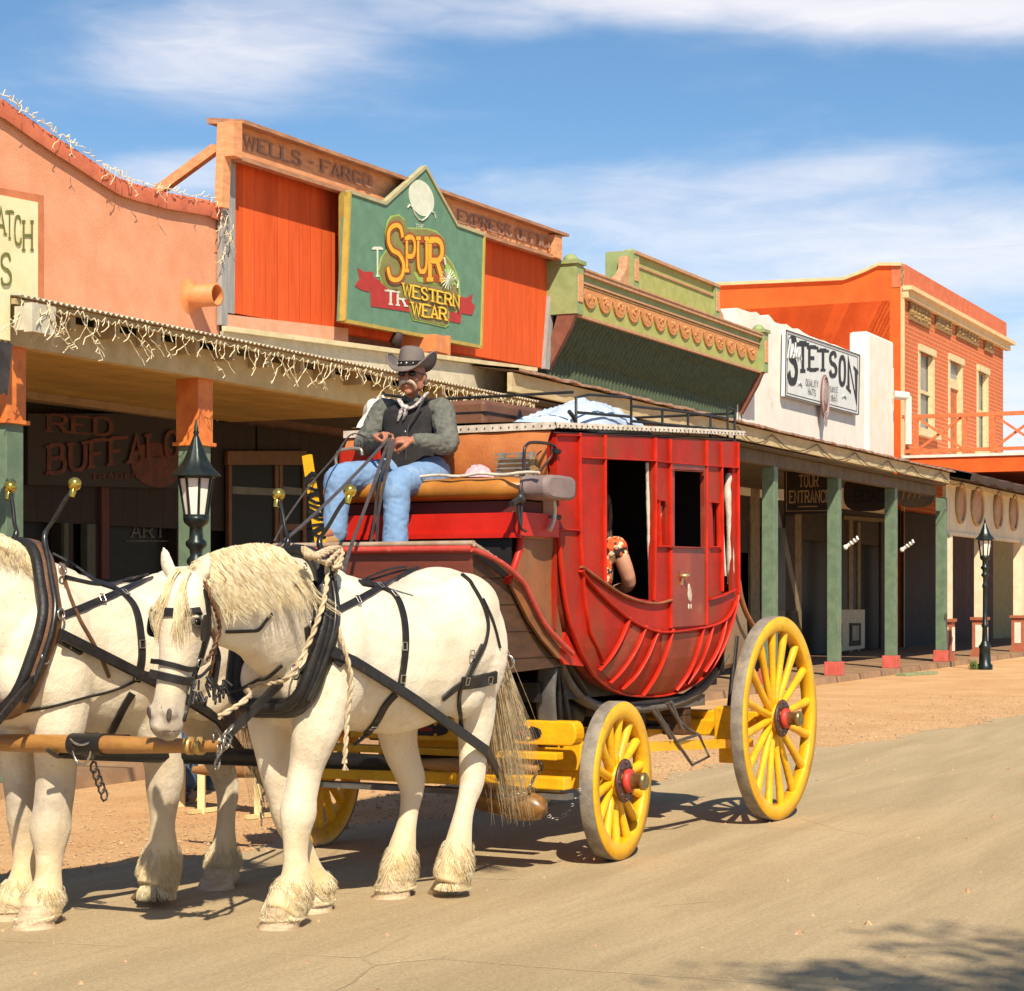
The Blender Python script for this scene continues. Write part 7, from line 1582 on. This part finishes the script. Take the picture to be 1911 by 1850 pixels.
for k in (0,1):
    limb(b,[(sh[k].lerp(chest,.25),.06),(sh[k],.055),(el[k],.042),(wr[k],.029)]); limb(b,[(hp[k],.085),(kn[k],.055),(an[k],.042),(an[k]+Vector((-.10,0,-.04)),.035)])
tx=Vector((-1,0,0))
hd0=(J(734,806,-1.0)-wr[0]); hd1=(J(728,822,-1.0)-wr[1])
hand(b,wr[0],hd0,Vector((-.3,-.2,-1)),Vector((-1,0,.5)),1.1,1.15); hand(b,wr[1],hd1,Vector((.4,.3,-1)),Vector((-1,0,.6)),1.1,1.15)
me=finish(b,'body',SKIN,drv,C,.0065,2)
# clothes
g=MB(); limb(g,[(neck-Vector((0,0,.02)),.078),(neck.lerp(chest,.35),.135),(chest,.150),(waist,.14),(hip+Vector((0,0,.03)),.14)],18,5,.74)
shirt=g
for k in (0,1): limb(shirt,[(sh[k].lerp(neck,.16),.068),(sh[k],.076),(sh[k].lerp(el[k],.5),.070),(el[k],.062),(el[k].lerp(wr[k],.5),.053),(wr[k].lerp(el[k],.1),.042)],16)
finish(shirt,'shirt',SHIRT,drv,C,.009,2,.007,3,sc_=19)
g=MB(); A=[]; n=28
cs=[(neck+Vector((0,0,.005)),.105,.085),(neck+Vector((0,0,-.03)),.165,.11),(neck.lerp(chest,.3),.185,.142),(neck.lerp(chest,.6),.196,.156),(chest,.194,.162),(chest.lerp(waist,.5),.186,.158),(waist,.180,.152),(hip+Vector((0,0,.02)),.180,.155)]
loft(g,[(c,Vector((0,a,0)),Vector((bb,0,0))) for c,a,bb in cs],28,.9); vest=finish(g,'vest',VEST,drv,C,.010,4,.003,9)
# shirt placket / V opening with bandana
g=MB(); f=lambda px,py,x=-.77:J(px,py,x)
P=[f(744,742,-.73),f(747,758,-.765),f(757,768,-.775),f(770,762,-.765),f(785,750,-.74),f(793,738,-.72)]
g.tube(cr([neck+Vector((-.03,.075,.02)),f(745,747,-.72),f(757,762,-.76),f(775,757,-.75),f(796,735,-.70),neck+Vector((.02,-.085,.03))],6),[(.010,.016)]*31,8)
g.tube(cr([f(757,760,-.765),f(750,768,-.775),f(746,776,-.775),f(742,786,-.77)],5),[.009,.011,.014,.016,.018,.018,.018,.016,.015,.014,.012,.011,.010,.008,.007,.005][:16],8,flat=.35); g.tube(cr([f(758,760,-.765),f(757,772,-.778),f(752,784,-.775)],5),[.012,.015,.018,.02,.02,.02,.018,.015,.012,.01,.008],8,flat=.35)
g.sphere(f(757,761,-.775),(.018,.022,.02),10,8); g.build('bandana',SCF,drv,C)
g=MB(); V=[f(748,765,-.768),f(790,750,-.745),f(765,793,-.775),f(748,790,-.775)]; g.tube(cr([f(788,752,-.755),f(776,772,-.778),f(762,798,-.785),f(758,830,-.78),f(757,860,-.77)],5),.006,6); g.build('vest_edge',mat('vest_edge',(.06,.05,.05)),drv,C)
g=MB(); 
for k in range(3): g.sphere(f(756,806+k*14,-.79),(.006,.008,.008),8,6)
g.build('vest_button',STL,drv,C)
g=MB(); pts=[[(hip.lerp(hp[k],.6)+Vector((.02,0,.01)),.118),(hp[k],.118),(hp[k].lerp(kn[k],.5),.100),(kn[k]+Vector((.0,0,.0)),.086),(kn[k].lerp(an[k],.35),.078),(kn[k].lerp(an[k],.7),.074),(an[k]+Vector((0,0,-.03)),.076)] for k in (0,1)]
for p in pts: limb(g,p,18)
g.sphere(hip+Vector((.02,0,-.02)),(.14,.18,.11),16,10); finish(g,'jeans',JEAN,drv,C,.009,2,.0045,5,sc_=15)
for k in (0,1):
    g=MB(); a=an[k]+Vector((0,0,-.02)); limb(g,[(a+Vector((.03,0,.02)),.050),(a+Vector((0,0,-.05)),.052),(a+Vector((-.09,.0,-.075)),.050),(a+Vector((-.17,.01,-.09)),.042)],14); g.box(a.x-.20,a.x+.06,a.y-.045,a.y+.045,a.z-.135,a.z-.11); finish(g,'boot',BOOT,drv,C,.009,3)
# face: moustache, glasses, mouth
g=MB()
for l in (-1,1): g.tube(cr([H_(.098,0,-.040),H_(.098,l*.020,-.040),H_(.088,l*.040,-.052),H_(.078,l*.052,-.070),H_(.076,l*.058,-.080)],4),[.008,.011,.013,.014,.014,.014,.013,.012,.011,.010,.009,.008,.007,.006,.005,.004,.003],8)
g.build('moustache',MOU,drv,C)
g=MB()
for l in (-1,1): M3=Matrix((Fd,Ld,Ud)).transposed(); g.sphere(H_(.088,l*.032,.008),(.008,.028,.018),12,8,M3); g.tube([H_(.085,l*.058,.014),H_(.0,l*.080,.010)],.003,5)
g.tube([H_(.096,-.008,.012),H_(.096,.008,.012)],.003,5); g.build('sunglasses',LENS,drv,C)
g=MB()
for l in (-1,1): g.sphere(H_(-.03,l*.072,-.01),(.03,.012,.04),10,6)
g.sphere(H_(-.07,0,-.03),(.03,.06,.05),12,8); g.build('hair',mat('hair_grey',(.30,.24,.19),(.2,.15,.12),30,.8),drv,C)
# hat
hatO=H_(-.005,0,.062); tU=(Ud+Fd*.10).normalized(); tF=Ld.cross(tU).normalized()
hp_=lambda f,l,u:hatO+tF*f+Ld*l+tU*u
g=MB(); G=[]; 
for i in range(49):
    a=2*math.pi*i/48; r=[]
    for j in range(9):
        t=j/8; ca,sa=math.cos(a),math.sin(a); rf=.098+(.175-.098)*t; rl=.082+(.178-.082)*t; rl2=rl-(.030*t*t)*abs(sa)
        r.append(hp_(rf*ca,rl2*sa,  .098*abs(sa)**2.2*t**1.6-.036*t*t*ca*ca-.002+.010*math.sin(a*2+1)*t))
    G.append(r)
g.grid(G); g.grid([[p-tU*.006 for p in r] for r in G]); g.tube([r[-1]-tU*.003 for r in G[:-1]],.0055,6,close=True)
G=[]
for i in range(41):
    a=2*math.pi*i/40; r=[]; ca,sa=math.cos(a),math.sin(a)
    for rr,u in ((1.0,-.004),(1.0,.03),(.96,.06),(.90,.09),(.82,.108),(.66,.118),(.42,.108),(.2,.098),(0,.095)):
        pinch=1-.22*max(0,ca)*(u/.11)*abs(sa); dent=-.018*max(0,1-abs(rr)/.8) if u>.09 else 0
        r.append(hp_(.100*rr*ca,.084*rr*sa*pinch,u+dent+(.012*ca if u>.05 else 0)))
    G.append(r)
g.grid(G); hat=g.build('hat',HAT,drv,C)
g=MB(); G=[[hp_(.1025*math.cos(2*math.pi*i/40),.0865*math.sin(2*math.pi*i/40),u) for u in (.002,.032)] for i in range(41)]; g.grid(G); hb=g.build('hat_band',HAR,hat,C)
g=MB()
for a in (-.9,-.45,0,.45,.9): g.sphere(hp_(.106*math.cos(a),.090*math.sin(a),.017),.011 if a==0 else .007,8,6)
g.build('concho',STL,hb,C)
# reins
def rein(label,pts,w=.022):
    P=cr(pts,6); g=MB(); n=len(P); d=Vector((0,0,1)); rings=[]
    for i in range(n):
        t=(P[min(i+1,n-1)]-P[max(i-1,0)]).normalized(); u=Vector((.35,1,.2)); u=(u-t*u.dot(t)).normalized()*w/2; v=t.cross(u).normalized()*.003; rings.append([P[i]-u-v,P[i]+u-v,P[i]+u+v,P[i]-u+v])
    g.add([v for r in rings for v in r],[(i*4+k,i*4+(k+1)%4,(i+1)*4+(k+1)%4,(i+1)*4+k) for i in range(n-1) for k in range(4)]); g.add(rings[0],[(3,2,1,0)]); g.add(rings[-1],[(0,1,2,3)])
    tag(g.build('rein',HARB if 0 else RB,None,C,tuple(pts[0])),label,'rein','reins held by the coach driver')
RB=mat('rein_leather',(.085,.070,.065),(.055,.045,.042),14,.5)
g0=J(722,822,-1.03)
def T2C(v): w=T.world(*v); l=C.loc(w.x,w.y); return Vector((l[0],l[1],v[2]))
e1=T2C(T.hit(519,1019,1,.34)); e2=T2C(T.hit(640,1072,1,.16)); rein('long leather rein running from the driver down to the far side of the horse collar',[J(727,812,-1.02),g0,g0.lerp(e1,.35)+Vector((0,0,-.02)),g0.lerp(e1,.7)+Vector((0,0,-.02)),e1])
rein('long leather rein crossing the driver\'s shin and ending on the nearest horse\'s back',[J(730,812,-1.02),J(723,828,-1.05),J(690,925,-1.45),J(655,1020,-1.75),e2])
rein('slack rein hanging straight down beside the driver\'s near knee',[J(735,820,-1.03),J(729,850,-1.14),J(716,905,-1.24),J(706,960,-1.27),J(703,1015,-1.28)],.02)
rein('slack rein hanging between the driver\'s knees into the boot',[J(728,824,-1.03),J(722,860,-1.15),J(706,900,-1.2),J(700,960,-1.22),J(692,1012,-1.24)],.02)
a=J(664,812,-.95); rein('thin rein passing behind the yellow brake lever',[J(715,815,-1.0),J(690,818,-1.02),a+Vector((-.05,0,0)),J(625,852,-1.25),J(585,898,-1.45),J(540,960,-1.75),J(512,1010,-2.0)],.010)
# ---- passenger in the front window ----
def simple_person(label,fr,JJ,Fw,skin,top,legs,hairm,vox=.009,s=.95,group=None,longhair=True,sl=.22):
    o=JJ['hip']; e=thing('person',label,'person',fr,tuple(o),group); b=MB(); fd=fr.dirl(Fw); h,F_,L_,U_=headp(b,JJ['head'],fd,Vector((0,0,1)),s)
    limb(b,[(JJ['head']-U_*.06,.045),(JJ['neck'],.05),(JJ['chest'],.11),(JJ['waist'],.10),(JJ['hip'],.12)],14,5,.8)
    for k in ('a','b'):
        limb(b,[(JJ['sh'+k].lerp(JJ['chest'],.2),.058),(JJ['sh'+k],.058),(JJ['el'+k],.047),(JJ['wr'+k],.029)])
        hand(b,JJ['wr'+k],JJ['wr'+k]-JJ['el'+k],Vector((0,0,-1)),Vector((-1,0,.2)) if k=='a' else Vector((1,0,.2)),.7,.95)
        limb(b,[(JJ['hp'+k],.08),(JJ['kn'+k],.052),(JJ['an'+k],.038),(JJ['an'+k]+F_*.12-Vector((0,0,.05)),.03)])
    finish(b,'body',skin,e,fr,vox,3)
    g=MB(); limb(g,[(JJ['neck']-Vector((0,0,.05)),.075),(JJ['chest'],.150),(JJ['waist'],.135),(JJ['hip'],.145)],16,5,.78)
    for k in ('a','b'): limb(g,[(JJ['sh'+k].lerp(JJ['chest'],.2),.075),(JJ['sh'+k],.067),(JJ['sh'+k].lerp(JJ['el'+k],sl),.066)])
    finish(g,'top',top,e,fr,.010,3,.004)
    g=MB()
    for k in ('a','b'): limb(g,[(JJ['hp'+k],.105),(JJ['hp'+k].lerp(JJ['kn'+k],.5),.088),(JJ['kn'+k],.075),(JJ['kn'+k].lerp(JJ['an'+k],.9),.062)])
    g.sphere(JJ['hip'],(.13,.16,.11),12,8); finish(g,'trousers',legs,e,fr,.010,3,.005)
    for k in ('a','b'):
        g=MB(); a=JJ['an'+k]-Vector((0,0,.035)); limb(g,[(a-F_*.02,.042),(a+F_*.07-Vector((0,0,.02)),.042),(a+F_*.16-Vector((0,0,.03)),.035)]); finish(g,'shoe',BRN,e,fr,.009,3)
    g=MB(); M3=Matrix((F_,L_,U_)).transposed(); g.sphere(h(-.03,0,.05),(.095*s,.088*s,.085*s),16,10,M3)
    if longhair:
        for k in range(40):
            a=random.uniform(-2.2,2.2)+math.pi; r=.085*s; p=h(math.cos(a)*r-.02,math.sin(a)*r,.03); g.tube(cr([p,p+Vector((0,0,-.12))+F_*random.uniform(-.02,.02),p+Vector((random.gauss(0,.02),random.gauss(0,.02),-.30))],4),.011,5)
    g.build('hair',hairm,e,fr); return e
FLO=mat('floral_top',(.80,.66,.42),(.72,.10,.02),13,.8,lo=.50,hi=.54,stain=((.02,.015,.015),16,.50,.54)); HB=mat('hair_brown',(.10,.045,.025),(.05,.025,.015),25,.6)
c=C.hit(1132,1055,1,-.50)
def P_(dx,dy,z): return Vector((c.x+dx,c.y+dy,z))
zc=c.z; e_=C.hit(1174,1082,1,-.62); w_=C.hit(1188,1104,1,-.60)
simple_person('passenger in a floral top with bare arm resting in the front coach window',C,dict(head=P_(.03,.06,zc+.38),neck=P_(-.01,.08,zc+.22),chest=P_(-.05,.06,zc),waist=P_(-.05,.08,zc-.20),hip=P_(-.05,.10,zc-.34),sha=P_(-.02,-.08,zc+.13),ela=e_+Vector((-.0,0,-.02)),wra=w_+Vector((.05,.18,.02)),shb=P_(-.04,.26,zc+.13),elb=P_(.1,.32,zc-.1),wrb=P_(.3,.2,zc-.18),hpa=P_(.0,.0,zc-.36),hpb=P_(.0,.2,zc-.36),kna=P_(.42,.0,zc-.34),knb=P_(.42,.2,zc-.34),ana=P_(.46,.02,zc-.68),anb=P_(.46,.22,zc-.68)),C.world(1,0)-C.world(0,0)+Vector((0,0,0)),SKINL,FLO,BLEA,HB)
c=C.hit(1276,985,1,.25); zc=c.z-.40
c=Vector((c.x,c.y,0))
simple_person('shadowy passenger inside the coach seen through the door window',C,dict(head=P_(0,0,zc+.40),neck=P_(.02,0,zc+.22),chest=P_(.04,0,zc),waist=P_(.04,0,zc-.2),hip=P_(.04,0,zc-.34),sha=P_(.03,-.17,zc+.13),ela=P_(.0,-.22,zc-.1),wra=P_(-.2,-.12,zc-.18),shb=P_(.03,.17,zc+.13),elb=P_(0,.22,zc-.1),wrb=P_(-.2,.12,zc-.18),hpa=P_(0,-.1,zc-.36),hpb=P_(0,.1,zc-.36),kna=P_(-.40,-.1,zc-.32),knb=P_(-.40,.1,zc-.32),ana=P_(-.42,-.1,zc-.66),anb=P_(-.42,.1,zc-.66)),Vector((-.3,-1,0)),SKINL,BLEA,BLEA,HB)
# ---- person on the low bench behind the horses ----
bt=W.hit(376,1518,2,0); be=W.hit(482,1528,2,0)
BEN=mat('bench_cream',(.72,.60,.32),(.6,.47,.22),8,.7); d=(be-bt).normalized(); nrm=Vector((-d.y,d.x,0)); bn=thing('bench','low cream wooden bench standing in the dirt behind the horses','bench',W,tuple(bt))
g=MB(); s0=bt-d*.55; s1=be+d*.15; g.bar(s0+nrm*.14+Vector((0,0,.45)),s1+nrm*.14+Vector((0,0,.45)),.30,.04); g.build('seat',BEN,bn)
for p in (bt-d*.5,bt,be): 
    for q in (0,.26): g=MB(); g.bar(p+nrm*q,p+nrm*q+Vector((0,0,.43)),.055,.055); g.build('leg',BEN,bn)
for p in (bt,be): g=MB(); g.bar(p-nrm*.12+Vector((0,0,.02)),p+nrm*.38+Vector((0,0,.02)),.05,.03,(0,0,1)); g.build('foot_rail',BEN,bn)
ft=W.hit(338,1500,2,0); c=Vector((ft.x+.02,ft.y+.38,0)); zc=.86
simple_person('seated bystander in blue jeans on the bench, mostly hidden behind the horses',W,dict(head=P_(0,0,zc+.40),neck=P_(0,.02,zc+.22),chest=P_(0,.04,zc),waist=P_(0,.04,zc-.2),hip=P_(0,.04,zc-.32),sha=P_(-.17,.03,zc+.13),ela=P_(-.22,-.0,zc-.1),wra=P_(-.12,-.25,zc-.2),shb=P_(.17,.03,zc+.13),elb=P_(.22,0,zc-.1),wrb=P_(.12,-.25,zc-.2),hpa=P_(-.1,0,zc-.33),hpb=P_(.1,0,zc-.33),kna=P_(-.1,-.36,zc-.34),knb=P_(.06,-.36,zc-.34),ana=P_(-.1,-.36,.12),anb=P_(.03,-.34,.12)),Vector((0,-1,0)),SKINL,SHIRT,mat('jeans_dark',(.07,.13,.26),(.04,.08,.17),9,.85,bump=.3),HB,longhair=False)
clean(None)
